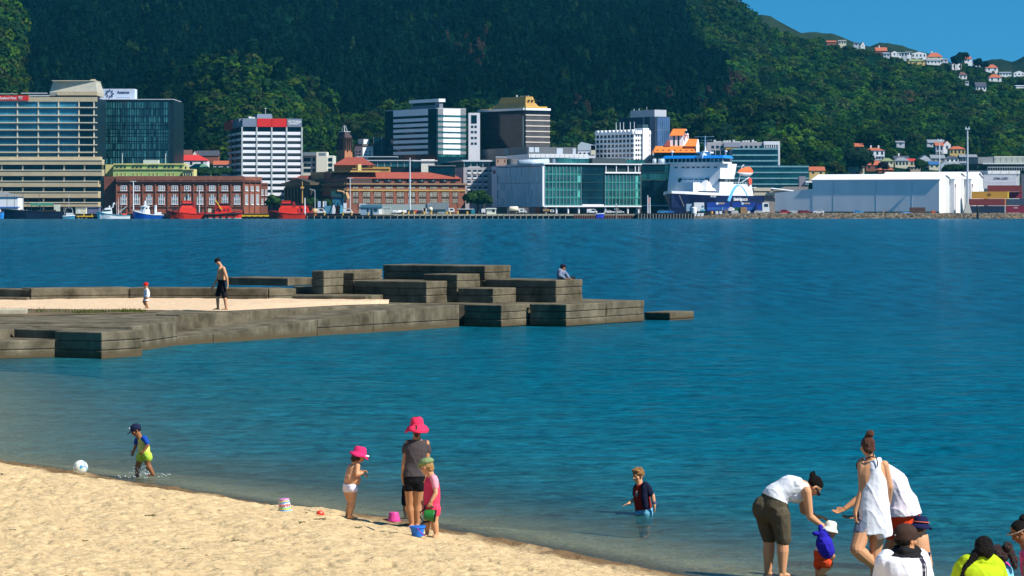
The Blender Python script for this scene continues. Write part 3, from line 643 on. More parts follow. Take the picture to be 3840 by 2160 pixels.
for(y0,y1)in yb:
 b.part('spandrel',WSP,(1477,1608,y0,y1),out=.35,inn=-.2,face='B');b.part('spandrel',WSP,(1661,1725,y0-1,y1+1),out=.35,inn=-.2)
 b.part('spandrel',MG,(1641,1660.5,y0,y1),(1725.5,1746,y0+1,y1),out=.3,inn=-.2)
for i in range(len(yb)):
 y0=yb[i][1];y1=yb[i+1][0]if i<7 else 588
 b.part('window_band',GTEAL,(1642,1746,y0,y1),out=.12,inn=-.2);b.part('window_band',GDARK,(1477,1608,y0,y1),out=.12,inn=-.2,face='B')
b.part('corner_glazing',GDARK,(1608,1640,407,590),(1447,1476.5,407,590),out=.45,inn=-.2,face='B')
b.part('roof',STEEL,(1640,1746,405,407.2),out=.4,inn=-.5);b.part('roof',STEEL,(1447,1640,405,407.2),out=.4,inn=-.5,face='B')
pu,pv=b.ta(1674),b.tb(1523)
MB().box(3,pu,3,pv,b.z(407),b.z(382)).build('plant_room',GRY,b.root);MB().box(2.2,pu+.8,2.2,pv+.8,b.z(381),b.z(369)).build('plant_roof',WHT,b.root)
b.part('plant_window',GDARK,(1528,1612,382,391),out=-2.9,inn=-3.4,face='B')
b=Bld('office_block','narrow grey slab block with dark top window left of gold roofed tower','office block',1756,1757,1800,1365,3,depth=15)
b.b=14;b.body(LAV,423);b.part('window',GDARK,(1767,1788,432,463),out=.1,inn=-.2)
for y0 in(471,491,513,534):b.window(1766,1775,y0,y0+9,WIN);b.window(1779,1788,y0,y0+9,WIN)
b=Bld('office_tower','dark brown office tower with gold mansard roof and slatted right side','office tower',1797,1968,2060,1360,36)
BR=mat('bronze_cladding',(.012,.010,.014),var=.25,scale=.4,rough=.4);b.body(BR,409)
GBR=glass('bronze_glazing',(.004,.005,.012),(.010,.010,.02),spec=.2,cell=(1.5,3.2),mull=(.02,.016,.02),mw=.16)
for i,(y0,y1)in enumerate([(415,428)]+[(433+20.4*k,449+20.4*k)for k in range(6)]):
 b.part('window_band',GBR,(1800,1963,y0,y1+3),out=.12,inn=-.2,face='B')
 b.part('window_band',GBR,(1970,2059,y0,y1),out=.15,inn=-.2)
 if i:b.part('floor_slab',mat('stone_slab',(.55,.48,.40),var=.06),(1969,2060,y0-4.2,y0),out=.6,inn=-.2)
fn=MB()
for q in np.linspace(1972,2058,22):b.A(fn,q-.5,q+.5,433,552,out=.35,inn=-.2)
fn.build('fins',mat('grey_fin',(.30,.28,.28),var=.1),b.root)
b.part('corner_strip',CONCL,(1962,1965,434,552),out=.3,inn=-.2,face='B')
b.part('cornice',WHT,(1968,2061,404.5,413),out=.9,inn=-.5);b.part('cornice',mat('stone_cornice',(.62,.6,.58),var=.05),(1796,1968,404.5,413),out=.9,inn=-.5,face='B')
GOLD=mat('gold_roof',(.42,.24,.05),var=.2,scale=.6,rough=.5);a_,q_=b.a,b.b
mb=MB();z0_,z1_=b.z(405),b.z(360)
mb.loft([[(1.5,1.2,z0_),(a_*.72,1.2,z0_),(a_*.72,q_*.88,z0_),(1.5,q_*.88,z0_)],[(2.8,3.2,b.z(385)),(a_*.6,3.2,b.z(385)),(a_*.6,q_*.70,b.z(385)),(2.8,q_*.70,b.z(385))],[(3.4,3.8,z1_),(a_*.52,3.8,z1_),(a_*.52,q_*.64,z1_),(3.4,q_*.64,z1_)]]).build('roof',GOLD,b.root)
for k in range(4):MB().box(4.2+k*2.1,4.9+k*2.1,2.6,3.8,b.z(379),b.z(373)).build('dormer',BR,b.root)
b.part('gutter',mat('gold_trim',(.62,.36,.05),var=.1),(1972,2052,398,403),out=.1,inn=-1);b.part('gutter',mat('gold_trim',(0,0,0)),(1800,1835,402,404.5),out=.1,inn=-1,face='B')
MB().box(6,6.6,q_*.4,q_*.4+.6,z1_,b.z(352)).box(6,6.4,q_*.15,q_*.33,b.z(358),b.z(356)).build('antenna',STEEL,b.root)
b=Bld('office_block','long grey roofed block with pale panels in front of gold roofed tower','office block',1765,1980,2162,1322,20)
b.body(mat('slate_cladding',(.10,.11,.12),var=.12,scale=.3),551)
b.part('panel',mat('pale_panel',(.40,.45,.5),var=.08),(1984,2001,552,571),(2005,2021,552,571),(2087,2110,555,577),(2147,2159,555,578),out=.2,inn=-.1)
b.part('panel',mat('blue_grey_panel',(.10,.16,.22),var=.08),(1805,1826,554,575),(1889,1910,552,575),out=.2,inn=-.1,face='B')
b=Bld('office_block','white low block with glazed strip below grey plant block','office block',1800,1983,2206,1302,12)
b.body(LAV,577);b.part('fascia',WHT,(1983,2206,577,591),out=.3,inn=-.2)
for k in range(12):b.part('window',GTEAL if k%3 else WINL,(1988+k*18,2003+k*18,594,603),out=.12,inn=-.2);b.part('fascia_groove',MG,(1990+k*18,1991+k*18,580,590),out=.34,inn=-.2)
b.part('window',GTEAL,(1901,1917,591,612),(1924,1946,591,612),out=.12,inn=-.2,face='B')
b=Bld('rooftop_hut','small pinkish box with two slits beside white low block','building',None,1860,1900,1290,0,depth=8)
b.body(mat('pink_render',(.50,.32,.24),var=.08),589);b.part('coping',STEEL,(1859,1901,587,591),out=.2,inn=-8);b.window(1865,1870,598,609,BRICKD);b.window(1891,1896,598,609,BRICKD)
b=Bld('office_block','low glazed block with white blank box behind the railway station roof','office block',None,1330,1640,1330,0,depth=18)
b.body(DGRY,600);b.part('roof',STEEL,(1330,1562,600,603.5),out=1,inn=-8)
for k in range(8):b.part('window',GTEAL,(1392+k*25,1415+k*25,605,625),out=.2,inn=-.2);b.part('mullion',STEEL,(1415.3+k*25,1416.7+k*25,604,626),out=.4,inn=-.2)
b.part('roof_deck',mat('pale_deck',(.45,.5,.52),var=.1),(1335,1490,586,589),out=-1,inn=-12);b.part('clerestory',GDARK,(1380,1487,589,600),out=-2,inn=-10)
b.part('blank_wall',mat('bright_ivory',(.80,.80,.68),var=.03),(1580,1630,598,646),out=2,inn=-6);b.part('eave',WHT,(1548,1640,601,605),out=2.5,inn=-4);b.part('window',GTEAL,(1548,1570,606,632),out=.8,inn=-.3)
b=Bld('office_block','pinkish grey gridded block with white window bays and glazed top floor by round tree','office block',1610,1738,1860,1296,10)
PK=mat('mauve_grey_render',(.40,.38,.40),var=.07);b.body(PK,627)
b.part('top_floor',GTEAL,(1741,1858,606,624),out=-.6,inn=-2);b.part('roof',STEEL,(1735,1860,601,606),out=.8,inn=-12);b.part('roof',STEEL,(1625,1738,600,605),out=.8,inn=-12,face='B');b.part('top_floor',GTEAL,(1628,1736,606,624),out=-.5,inn=-2,face='B')
for q in(1741,1766,1789,1811,1835,1857):b.part('mullion',STEEL,(q-.8,q+.8,605,625),out=.1,inn=-.8)
for i,y0 in enumerate((637,657,679,700)):
 for k,q in enumerate((1752,1774,1793,1815,1836)):
  if i and k==4:continue
  b.window(q,q+13,y0,y0+8,WIN,out=.1);b.part('spandrel',WHT,(q,q+13,y0+8,y0+14),out=.3,inn=-.2)
b.part('side_glazing',GDARK,(1615,1700,628,700),out=.2,inn=-.2,face='B')
b=Bld('office_block','dark low box with lamp against the gridded block','building',None,1606,1706,1285,0,depth=8);b.body(DGRY,622);b.part('curtain_wall',GDARK,(1609,1700,626,650),out=.1,inn=-.2);b.part('roof',GRY,(1604,1708,620,623),out=.5,inn=-8)
b=Bld('railway_station','long red brick railway station with red tiled roof and ochre bands','railway station',1062,1298,1745,1262,24)
a_,q_=b.a,b.b
b.body(BRICKD,690);b.part('attic',BRICKD,(1302,1735,668,692),out=-1.5,inn=-20);b.part('attic',mat('shade_toned_brick',(.07,.04,.035),var=.2),(1075,1298,668,692),out=-1.5,inn=-12,face='B')  # left face's attic brick is a darker copy, its shade put in the colour
mb=MB();e0=b.z(669);r0=b.z(644)
mb.loft([[(.6,.6,e0),(b.ta(1734),.6,e0),(b.ta(1734),20,e0),(.6,20,e0)],[(7.5,6.5,r0),(b.ta(1712),6.5,r0),(b.ta(1712),14,r0),(7.5,14,r0)]]).build('roof',TILE,b.root)
mb=MB();mb.loft([[(.6,12,e0),(9,12,e0),(9,b.tb(1222),e0),(.6,b.tb(1222),e0)],[(5,14,r0),(6,14,r0),(6,b.tb(1240),r0),(5,b.tb(1240),r0)]]).build('roof',TILE,b.root)
mb=MB();u0,u1=b.tb(1120),b.tb(1072);mb.loft([[(.6,u0,b.z(672)),(12,u0,b.z(672)),(12,u1,b.z(672)),(.6,u1,b.z(672))],[(5,u0,b.z(652)),(8,u0,b.z(652)),(8,u1-4,b.z(652)),(5,u1-4,b.z(652))]]).build('roof',TILE,b.root)
b.part('cornice',mat('stone_brown',(.26,.15,.09),var=.12),(1296,1746,686,692),out=1.0,inn=-.5);b.part('cornice',OCHRE,(1298,1745,692,694),out=.8,inn=-.2);b.part('ochre_band',OCHRE,(1298,1745,710.5,716),out=.5,inn=-.2)
b.part('cornice',mat('shade_toned_stone',(.14,.10,.05),var=.15),(1062,1298,686,694),(1062,1298,706,716),out=1.0,inn=-.5,face='B')  # cornice stone on the left face darkened in colour to carry its shade
bays=[1333,1374,1416,1459,1501,1543,1584,1626,1669,1706]
for i,q in enumerate(bays):
 hw=13 if i not in(0,9)else 9
 b.part('bay',mat('recess_brown',(.045,.022,.018),var=.2),(q-hw,q+hw,719,764),out=.06,inn=-.2)
 for k in((-9,0,9)if hw==13 else(-5,5)):
  b.window(q+k-2.6,q+k+2.6,698,708,WINL if(i+k)%3==0 else WIN,CONCL,bars=0,fw=.14,out=.12,sill=False)
  b.window(q+k-2.6,q+k+2.6,721,738,WINL if(i*3+k)%4==0 else WIN,CONCL,bars=0,fw=.14,out=.14,sill=False);b.window(q+k-2.6,q+k+2.6,746,763,WIN,CONCL,bars=0,fw=.14,out=.14,sill=False)
  b.window(q+k-3,q+k+3,674,680,WINL if k==0 else WIN,out=-1.4)
 b.part('pilaster',BRICKD,(q+hw+1,q+hw+9,717,785),out=.3,inn=-.2)
STN=mat('shade_toned_portico',(.055,.042,.03),var=.2,scale=.4)  # portico stone painted dark to stand for the shade on this front
b.part('portico',STN,(1108,1205,690,790),out=5,inn=-4,face='B');b.part('portico_parapet',mat('portico_cornice',(.10,.075,.04),var=.2),(1102,1210,682,692),out=6,inn=-4,face='B')
for q in np.linspace(1114,1199,8):b.part('portico_column',STN,(q-2.2,q+2.2,700,790),out=6,inn=-5,face='B')
pz=MB();v0,v1=b.tb(1205),b.tb(1108);pz.prismx([(v0,b.z(682)),(v1,b.z(682)),((v0+v1)/2,b.z(664))],-5.5,-2).build('pediment',STN,b.root)
b.part('attic_block',mat('olive_ochre',(.30,.2,.07),var=.15),(1120,1270,640,668),out=-6,inn=-16,face='B');b.part('attic_block',OCHRE,(1205,1298,639,645),out=-2,inn=-16,face='B');b.part('attic_wall',BRICKD,(1205,1232,645,690),out=-1.2,inn=-6,face='B')
MB().box(16,17.6,b.tb(1216),b.tb(1216)+1.6,b.z(645),b.z(612)).build('chimney',mat('cream_stack',(.62,.5,.2),var=.1),b.root)
b.part('dark_recess',SLOT,(1210,1240,735,790),(1070,1100,735,790),(1244,1290,700,706),out=.2,inn=-.2,face='B')
b=Bld('station_pavilion','raised ochre pavilion with red hipped roof above the station','building',None,1252,1398,1300,0,depth=18)
b.body(mat('olive_render',(.16,.11,.05),var=.2),616,660);b.part('ochre_wall',OCHRE,(1334,1392,618,645),out=.5,inn=-6);b.part('window',GDARK,(1355,1378,618,627),out=.7,inn=-.3);b.part('wing',OCHRE,(1322,1461,632,650),(1398,1460,626,634),out=1.2,inn=-8);b.part('cornice',mat('ochre_light',(.6,.38,.1),var=.1),(1321,1462,631,633.5),out=1.6,inn=-8)
mb=MB();ez=b.z(619);rz_=b.z(588);mb.loft([[(b.ta(1248),-1.5,ez),(b.ta(1402),-1.5,ez),(b.ta(1402),20,ez),(b.ta(1248),20,ez)],[(b.ta(1296),8,rz_),(b.ta(1354),8,rz_),(b.ta(1354),11,rz_),(b.ta(1296),11,rz_)]]).build('roof',TILE,b.root)
b=Bld('office_block','glass fronted waterfront office block raised on white pillars with finned white side','office block',1846,2038,2404,1232,24)
b.body(mat('interior_dark',(.002,.02,.024),var=.3),616,778,inset=.5)
WF=mat('white_frame',(.74,.74,.76),var=.04);FINM=mat('pale_blue_fin',(.78,.78,.80),var=.06)
b.part('side_wall',LAV,(1846,1866,618,776),out=.3,inn=-.6,face='B');b.part('side_frame',LAV,(1866,2038,616,621),(1866,2038,772,776),out=.35,inn=-.6,face='B');b.part('corner_frame',WF,(2034,2038.5,614,776),out=.5,inn=-.6,face='B')
b.part('side_glazing',GDARK,(1866,2034,621,772),out=-.1,inn=-.5,face='B');b.part('emblem',mat('dull_red_mark',(.28,.08,.12),var=.1),(1850,1861,633,647),out=.34,inn=-.1,face='B')
r2=np.random.default_rng(4)
for i,(y0,y1)in enumerate(((624,654),(655,684),(686,713),(714,742),(743,771))):
 fn=MB();q=1868+(i%2)*2.5
 while q<2031:w_=r2.uniform(2.2,3.6);b.B(fn,q,q+w_,y0,y1,out=.25,inn=-.2);q+=r2.uniform(4.2,5.8)
 fn.build('fins',FINM,b.root);b.part('floor_line',FINM,(1866,2034,y1,y1+.8),out=.1,inn=-.3,face='B')
 for(u0,u1,pr)in((2043,2178,.3),(2268,2402,.3)):
  if i==0 and u0>2200:b.part('window_band',GTEAL,(u0,u1,620,640),out=-3,inn=-3.4);b.part('balcony',FINM,(u0,u1,643,649),out=.3,inn=-.1);continue
  b.part('window_band',GTEAL,(u0,u1,y0+2,y1-2),out=.1,inn=-.4);b.part('floor_band',mat('green_glass_band',(.04,.22,.19),var=.2,rough=.2,scale=.3),(u0,u1,y1-4,y1+2),out=.2,inn=-.3)
  mm_=MB()
  for q in np.linspace(u0,u1,11):b.A(mm_,q-.45,q+.45,y0,y1,out=.4,inn=-.2)
  mm_.build('mullion',mat('pale_teal_mullion',(.30,.45,.44),var=.1),b.root)
 b.part('recess_glazing',GDARK,(2180,2266,y0,y1-2),out=-.2,inn=-.4);b.part('recess_floor',mat('recess_slab',(.008,.05,.055),var=.2),(2180,2266,y1-2,y1),out=-.1,inn=-.4)
b.part('pale_strip',mat('bright_teal_panel',(.10,.42,.36),var=.2,rough=.25),(2164,2176,658,684),(2164,2174,716,740),(2382,2392,658,684),(2382,2390,686,712),(2382,2392,716,742),(2382,2390,745,770),out=.3,inn=-.1)
b.part('roof',WF,(2036,2404,611.5,616),out=.8,inn=-28);b.part('roof',WF,(1900,2038,613,617),out=.5,inn=-2,face='B');b.part('soffit',WF,(2036,2404,771,776),out=.6,inn=-14)
for q in(2272,2311,2355,2382,2395):b.part('terrace_column',WF,(q-1.2,q+1.2,616,643),out=.2,inn=-.6)
for q in(2048,2088,2132,2172,2272,2312,2356,2396):MB().tube([(b.ta(q),.6,0),(b.ta(q),.6,b.z(775))],.45,10).build('pillar',WF,b.root)
b.part('undercroft',GDARK,(2040,2400,777,808),out=-4,inn=-9);b.part('balcony',FINM,(2182,2262,766,776),out=.5,inn=.3)
for nm,px0,px1,y,rr in(('roof_duct',1988,2100,607,1.35),('roof_duct',2118,2250,601,1.2)):
 MB().tube([(b.ta(px0),12,b.z(y+3)),(b.ta(px1),12,b.z(y-3))],rr,14).build(nm,mat('duct_steel',(.42,.5,.58),var=.12,rough=.35,scale=.6,stretch=(3,1,1)),b.root,smooth=True)
pr=b.part('plant_room',mat('charcoal_screen',(.035,.05,.055),var=.15),(2252,2378,590,611),out=-8,inn=-20)
b.part('rooflight',GTEAL,(2126,2250,592,611),(2380,2456,595,612),out=-10,inn=-18)
b=Bld('office_block','dark green glass wing between glass office block and white ferry','office block',None,2404,2506,1262,0,depth=20)
b.body(DGRY,616)
for y0 in(618,648,680,711,741):b.part('window_band',GDARK if y0!=648 else GTEAL,(2406,2492,y0+2,y0+27),out=.15,inn=-.2);b.part('floor_band',mat('recess_slab',(0,0,0)),(2404,2505,y0+27.5,y0+31),out=.3,inn=-.2)
b.part('corner_glazing',GTEAL,(2493,2505,618,770),out=.2,inn=-.2);b.part('roof',STEEL,(2403,2500,613,616),out=.5,inn=-18);b.part('canopy',WF,(2404,2515,769,773),out=3,inn=-2)
for px0,px1 in((2450,2464),(2472,2495)):MB().tube([(b.ta(px0),8,b.z(605)),(b.ta(px1),8,b.z(605))],1.3,12).build('roof_duct',mat('duct_steel',(0,0,0)),b.root,smooth=True)
b=Bld('hotel','white gridded hotel block with scalloped roof edge and roof masts','hotel',2233,2378,2440,1345,38)
HW=mat('hotel_white',(.80,.80,.82),var=.04);b.body(HW,497)
for i in range(6):
 y0=504+18.2*i
 for k in range(10):q=2237+14.2*k;b.window(q,q+9,y0,y0+11,WIN,face='B',out=.06)
 b.part('ledge',HW,(2233,2378,y0+13,y0+17),out=.6,inn=-.2,face='B')
 for q in(2383,2392,2402,2430):b.window(q,q+6,y0,y0+8,WIN,out=.06)
 for q in(2388,2398,2435):pass
for k in range(10):
 q=2233+14.4*k;mb=MB();v0,v1=b.tb(q),b.tb(q+13.6);n=8;r=(v1-v0)/2
 mb.prismx([(v0+r+r*math.cos(math.pi*t/n),b.z(502)+2.0*math.sin(math.pi*t/n)**.6)for t in range(n+1)],-.5,2).build('scallop',HW,b.root)
for q in(2380,2389,2398,2431):
 mb=MB();u0,u1=b.ta(q),b.ta(q+8);r=(u1-u0)/2
 mb.prism([(u0+r+r*math.cos(math.pi*t/8),b.z(502)+1.8*math.sin(math.pi*t/8)**.6)for t in range(9)],-.5,2).build('scallop',HW,b.root)
b.part('lift_shaft',HW,(2406,2429,480,600),out=1,inn=-5);b.part('lift_room',mat('dark_teal_box',(.03,.08,.09),var=.1),(2408,2428,466,480),out=.5,inn=-4)
for q in(2292,2307,2320,2345,2360):MB().tube([(3,b.tb(q),b.z(500)),(3,b.tb(q),b.z(456))],.16,6).build('mast',STEEL,b.root)
b=Bld('office_tower','dark blue office tower with vertical ribs and white plant box behind the white hotel','office tower',2318,2462,2512,1400,36)
b.body(mat('navy_glass',(.012,.028,.06),rough=.25,spec=.6,var=.3,scale=.1),437)
RIB=glass('blue_rib_glazing',(.03,.08,.2),(.05,.12,.26),cell=(1.3,40),mull=(.10,.14,.22),mw=.3);b.part('curtain_wall',RIB,(2464,2511,439,600),out=.15,inn=-.2)
b.part('core_wall',mat('grey_blue_core',(.12,.15,.2),var=.1,stretch=(6,1,.05),scale=.4),(2438,2461,438,600),(2412,2418,439,600),out=.3,inn=-.2,face='B')
mb=MB().box(-1,b.ta(2496)*.2+2,3,b.tb(2362),b.z(437),b.z(412));MB().box(0,b.ta(2470)+6,1.5,b.tb(2364),b.z(437),b.z(411)).build('plant_room',mat('pale_grey_box',(.42,.44,.48),var=.08),b.root)
MB().tube([(2,10,b.z(411)),(2,10,b.z(398))],.1,5).tube([(2,16,b.z(411)),(2,16,b.z(404))],.2,5).tube([(2,20,b.z(411)),(2,20,b.z(404))],.2,5).build('antenna',STEEL,b.root)
ORG=mat('orange_roof',(.78,.20,.025),var=.1,scale=.5)
b=Bld('retail_store','orange roofed shed with dormer slots and white gabled tower behind the ferry bridge','shop',None,2452,2622,1330,0,depth=22)
b.body(GDARK,572);b.part('fascia',mat('maroon_fascia',(.06,.02,.03),var=.2),(2452,2606,570,576),out=.4,inn=-.2)
mb=MB();mb.loft([[(b.ta(2449),-1,b.z(572)),(b.ta(2610),-1,b.z(572)),(b.ta(2610),20,b.z(572)),(b.ta(2449),20,b.z(572))],[(b.ta(2461),5,b.z(547)),(b.ta(2600),5,b.z(547)),(b.ta(2600),12,b.z(547)),(b.ta(2461),12,b.z(547))]]).build('roof',ORG,b.root)
for k in range(7):q=2464+21.7*k;MB().box(b.ta(q),b.ta(q+5),.6,2.5,b.z(566),b.z(561)).build('roof_window',GDARK,b.root)
b.part('tower',WHT,(2515,2565,505,548),out=-7,inn=-14)
tx0,tx1,tx2=b.ta(2515),b.ta(2565),b.ta(2587)
mb=MB();mb.loft([[(tx1,7,b.z(546)),(tx2,9,b.z(546)),(tx2,14,b.z(546)),(tx1,14,b.z(546))],[(tx1,7,b.z(500)),(tx2,9,b.z(500)),(tx2,14,b.z(500)),(tx1,14,b.z(500))],[(tx1+1,8,b.z(496)),(tx2-1,10,b.z(496)),(tx2-1,12,b.z(496)),(tx1+1,12,b.z(496))]]).build('tower_side',WHT,b.root)
gb=MB();gb.loft([[(tx1,6.9,b.z(506)),(tx2,8.9,b.z(506)),((tx1+tx2)/2+.3,7.9,b.z(482))],[(tx1,8,b.z(506)),(tx2,10,b.z(506)),((tx1+tx2)/2+.3,9,b.z(482))]]).build('gable',WHT,b.root)
mb=MB();mb.loft([[(tx0-.3,6,b.z(507)),(tx1+.2,6,b.z(507)),(tx1+.2,6.4,b.z(508)),(tx0-.3,6.4,b.z(508))],[(tx0+1.5,8,b.z(482)),(tx1+1.5,8,b.z(482)),(tx1+1.5,8.4,b.z(481)),(tx0+1.5,8.4,b.z(481))]]).build('tower_roof',ORG,b.root)
b.part('window',GDARK,(2528,2534,508,545),(2545,2551,508,545),out=-6.9,inn=-7.4)
mb=MB();mx_,mz_=tx1+1.5,b.z(508);mm_=mat('mark_red',(.7,.05,.03),var=.05)
mb.box(mx_-.9,mx_+.9,6.75,6.95,mz_+.1,mz_+.4);mb.loft([[(mx_-.2,6.75,mz_+1.0),(mx_+.2,6.75,mz_+1.0),(mx_-.5,6.75,mz_-1.1),(mx_-.95,6.75,mz_-1.1)],[(mx_-.2,6.95,mz_+1.0),(mx_+.2,6.95,mz_+1.0),(mx_-.5,6.95,mz_-1.1),(mx_-.95,6.95,mz_-1.1)]]).loft([[(mx_-.1,6.75,mz_+.3),(mx_+.25,6.75,mz_+.3),(mx_+.95,6.75,mz_-1.1),(mx_+.5,6.75,mz_-1.1)],[(mx_-.1,6.95,mz_+.3),(mx_+.25,6.95,mz_+.3),(mx_+.95,6.95,mz_-1.1),(mx_+.5,6.95,mz_-1.1)]]);mb.build('wall_mark',mm_,b.root)
MB().lathe([(0,0),(.75,0),(.75,.1),(0,.12)],(mx_,7.0,b.z(494)),(0,-1,0),n=12).build('round_window',GDARK,b.root)
mb=MB();rx0,rx1,rx2=b.ta(2566),b.ta(2612),b.ta(2625);mb.loft([[(rx0,2,b.z(548)),(rx1,2,b.z(548)),(rx1,2.4,b.z(549)),(rx0,2.4,b.z(549))],[(rx0+2.4,5,b.z(521)),(rx1+.6,5,b.z(521)),(rx1+.6,5.4,b.z(520)),(rx0+2.4,5.4,b.z(520))]]).build('side_roof',ORG,b.root)
MB().loft([[(rx1,2,b.z(572)),(rx2,4,b.z(572)),(rx2,12,b.z(572)),(rx1,12,b.z(572))],[(rx1,2,b.z(546)),(rx2,4,b.z(546)),(rx2,12,b.z(546)),(rx1,12,b.z(546))],[(rx1+.8,5,b.z(521)),(rx1+1.2,5,b.z(521)),(rx1+1.2,8,b.z(521)),(rx1+.8,8,b.z(521))]]).build('side_gable',WHT,b.root)
mb=MB();mb.loft([[(b.ta(2490),4,b.z(548)),(b.ta(2515),4,b.z(548)),(b.ta(2515),9,b.z(548)),(b.ta(2490),9,b.z(548))],[(b.ta(2506),6,b.z(524)),(b.ta(2515),6,b.z(524)),(b.ta(2515),7,b.z(524)),(b.ta(2506),7,b.z(524))]]).build('side_roof',mat('dull_red_roof',(.24,.04,.03),var=.15),b.root)
b=Bld('office_block','mauve grey office block with white ribbed right end behind the ferry','office block',None,2651,2925,1345,0,depth=22)
b.body(PK,533);b.part('window',WIN,*[(2668+k*18,2678+k*18,546,556)for k in range(11)],out=.1,inn=-.2);b.part('window_band',GDARK,(2668,2862,564,590),out=.15,inn=-.2);b.part('mullion',PK,*[(2682+k*18,2684+k*18,562,592)for k in range(5)],out=.3,inn=-.1)
b.part('end_bay',WHT,(2864,2924,530,543),(2918,2924,543,620),out=.6,inn=-4);rb=MB()
for k in range(7):b.A(rb,2866+k*8.2,2869.5+k*8.2,543,555,out=.5,inn=-1)
rb.build('ribs',WHT,b.root);b.part('end_window',GDARK,(2866,2917,543,555),out=.2,inn=-.2)
b.part('screen',mat('lilac_screen',(.30,.31,.38),var=.08),(2714,2776,535,552),out=1,inn=-1);b.part('gold_panel',mat('gold_panel',(.7,.36,.04),var=.1),(2720,2766,550,560),out=.8,inn=-.2)
pl=MB()
for k in range(14):q=2680+k*12;b.A(pl,q,q+8,523+(k*5)%6,534,out=-6-(k%3)*3,inn=-10-(k%3)*3)
pl.build('roof_plant',mat('plant_pale',(.5,.52,.52),var=.15),b.root)
STP=mat('teal_spandrel',(.16,.34,.38),var=.25,scale=1.2,stretch=(1,1,.3))
b=Bld('office_block','stepped teal glass office block with pale bands right of the ferry','office block',None,2746,3033,1305,0,depth=26)
GST=glass('deep_teal_glazing',(.002,.05,.065),(.006,.075,.085),cell=(2.4,3.2),mull=(.003,.04,.05),mw=.06)
b.body(GST,620,name='glazing');MB().box(0,b.ta(2916),.6,20,0,b.z(556)).build('glazing',GST,b.root)
for k,y0 in enumerate((556,579,600.5,622,644,666,688)):b.part('spandrel',STP,(2745,2917 if k<3 else 3033,y0,y0+5.2),out=.3,inn=-.7)
def house(label,px,py_base,Y,wpx,hpx,rpx_,wall,roof,depth=9,gable=True,windows=2,chim=0,ridge='x',group=None,ell=False,th=0):
 """px = left edge, py_base = foot of the wall in the picture, wpx/hpx wall width and height, rpx_ roof rise in picture units"""
 if group:Y=hill_hit(px+wpx/2,py_base)
 HOUSES.append((px,px+wpx,Y,py_base,hpx+rpx_));s=F/Y;w_=wpx/s;h_=hpx/s;r_=rpx_/s;p=at(px,py_base,Y);z0=p.z-3+(1.3 if group else 0)
 t=thing('house',label,'house',(p.x,p.y,z0),math.radians(th),group)
 h=h_+3;MB().box(0,w_,0,depth,0,h).build('wall',wall,t);o=.35
 if not gable:MB().loft([[(-o,-o,h),(w_+o,-o,h),(w_+o,depth+o,h),(-o,depth+o,h)],[(w_*.3,depth*.42,h+r_),(w_*.7,depth*.42,h+r_),(w_*.7,depth*.58,h+r_),(w_*.3,depth*.58,h+r_)]]).build('roof',roof,t)
 elif ridge=='x':MB().prismx([(-o,h),(depth+o,h),(depth/2,h+r_)],-o,w_+o).build('roof',roof,t)
 else:
  MB().prism([(-o,h),(w_+o,h),(w_/2,h+r_)],.12,depth+o).build('roof',roof,t);MB().prism([(0,h-.02),(w_,h-.02),(w_/2,h+r_-.25)],0,.3).build('gable',wall,t)
 for k in range(windows):
  c=w_*(k+.5)/windows;MB().box(c-.55,c+.55,-.06,.3,h-min(h_*.8,2.3),h-.55).build('window',WIN,t)
 for k in range(chim):MB().box(w_*(.3+.4*k),w_*(.3+.4*k)+.8,depth*.45,depth*.45+.8,h,h+r_+1.4).build('chimney',WHT,t)
 return t
RT=mat('scarlet_roof',(.56,.035,.03),var=.12);GT=mat('green_roof',(.10,.24,.16),var=.15);SL=mat('slate_roof',(.06,.065,.085),var=.2);BRF=mat('brown_roof',(.14,.07,.055),var=.2);TC=mat('terracotta_roof',(.42,.11,.05),var=.15);GRR=mat('grey_iron_roof',(.22,.24,.27),var=.15);OLR=mat('olive_roof',(.22,.26,.12),var=.15)
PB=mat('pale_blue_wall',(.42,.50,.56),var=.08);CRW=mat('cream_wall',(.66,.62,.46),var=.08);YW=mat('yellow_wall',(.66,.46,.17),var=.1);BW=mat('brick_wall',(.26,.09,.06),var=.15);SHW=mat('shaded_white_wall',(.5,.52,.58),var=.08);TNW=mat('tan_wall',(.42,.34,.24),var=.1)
house('white house with scarlet roof and flag pole left of the university tower',656,622,1400,122,20,22,WHT,RT,gable=False,windows=3)
house('white gabled house with brown roof rising behind the scarlet roof',656,600,1418,60,18,20,WHT,BRF,ridge='x',windows=1,depth=6)
house('white pointed gable beside the scarlet roofed house',716,598,1416,28,8,24,WHT,BRF,ridge='y',windows=0,depth=8)
house('long slate roofed house low behind the scarlet roof',738,590,1430,80,6,20,BW,SL,windows=0,depth=7)
house('white house with wide green roof below the scarlet roof',704,642,1380,82,10,18,WHT,GT,gable=False,windows=3)
house('pale blue gabled house against the left side of the university tower',800,640,1385,62,22,16,PB,TC,ridge='x',windows=2)
house('low house with green roof touching the foot of the university tower',822,656,1370,40,16,10,WHT,GT,ridge='x',windows=2)
MB().tube([(xat(664,1396),1396,30),(xat(664,1396),1396,zat(575,1396))],.12,6).build('flagpole',WHT);tag(COL.objects['flagpole.002']if 'flagpole.002' in COL.objects else COL.objects[-1],'thin white flagpole in front of the scarlet roofed house','flagpole')
ZH=lambda x,y:(3180+x/3.903,490+y/3.903)
def hz(label,x,yb,w_,h_,r_,wall,roof,Y,**k):p=ZH(x,yb);return house(label,p[0],p[1],Y,w_/3.903,h_/3.903,r_/3.903,wall,roof,group='houses on the lower slope',**k)
hz('terracotta roofed house alone among dark trees, highest on the left',100,285,125,18,52,BW,TC,1640,windows=0)
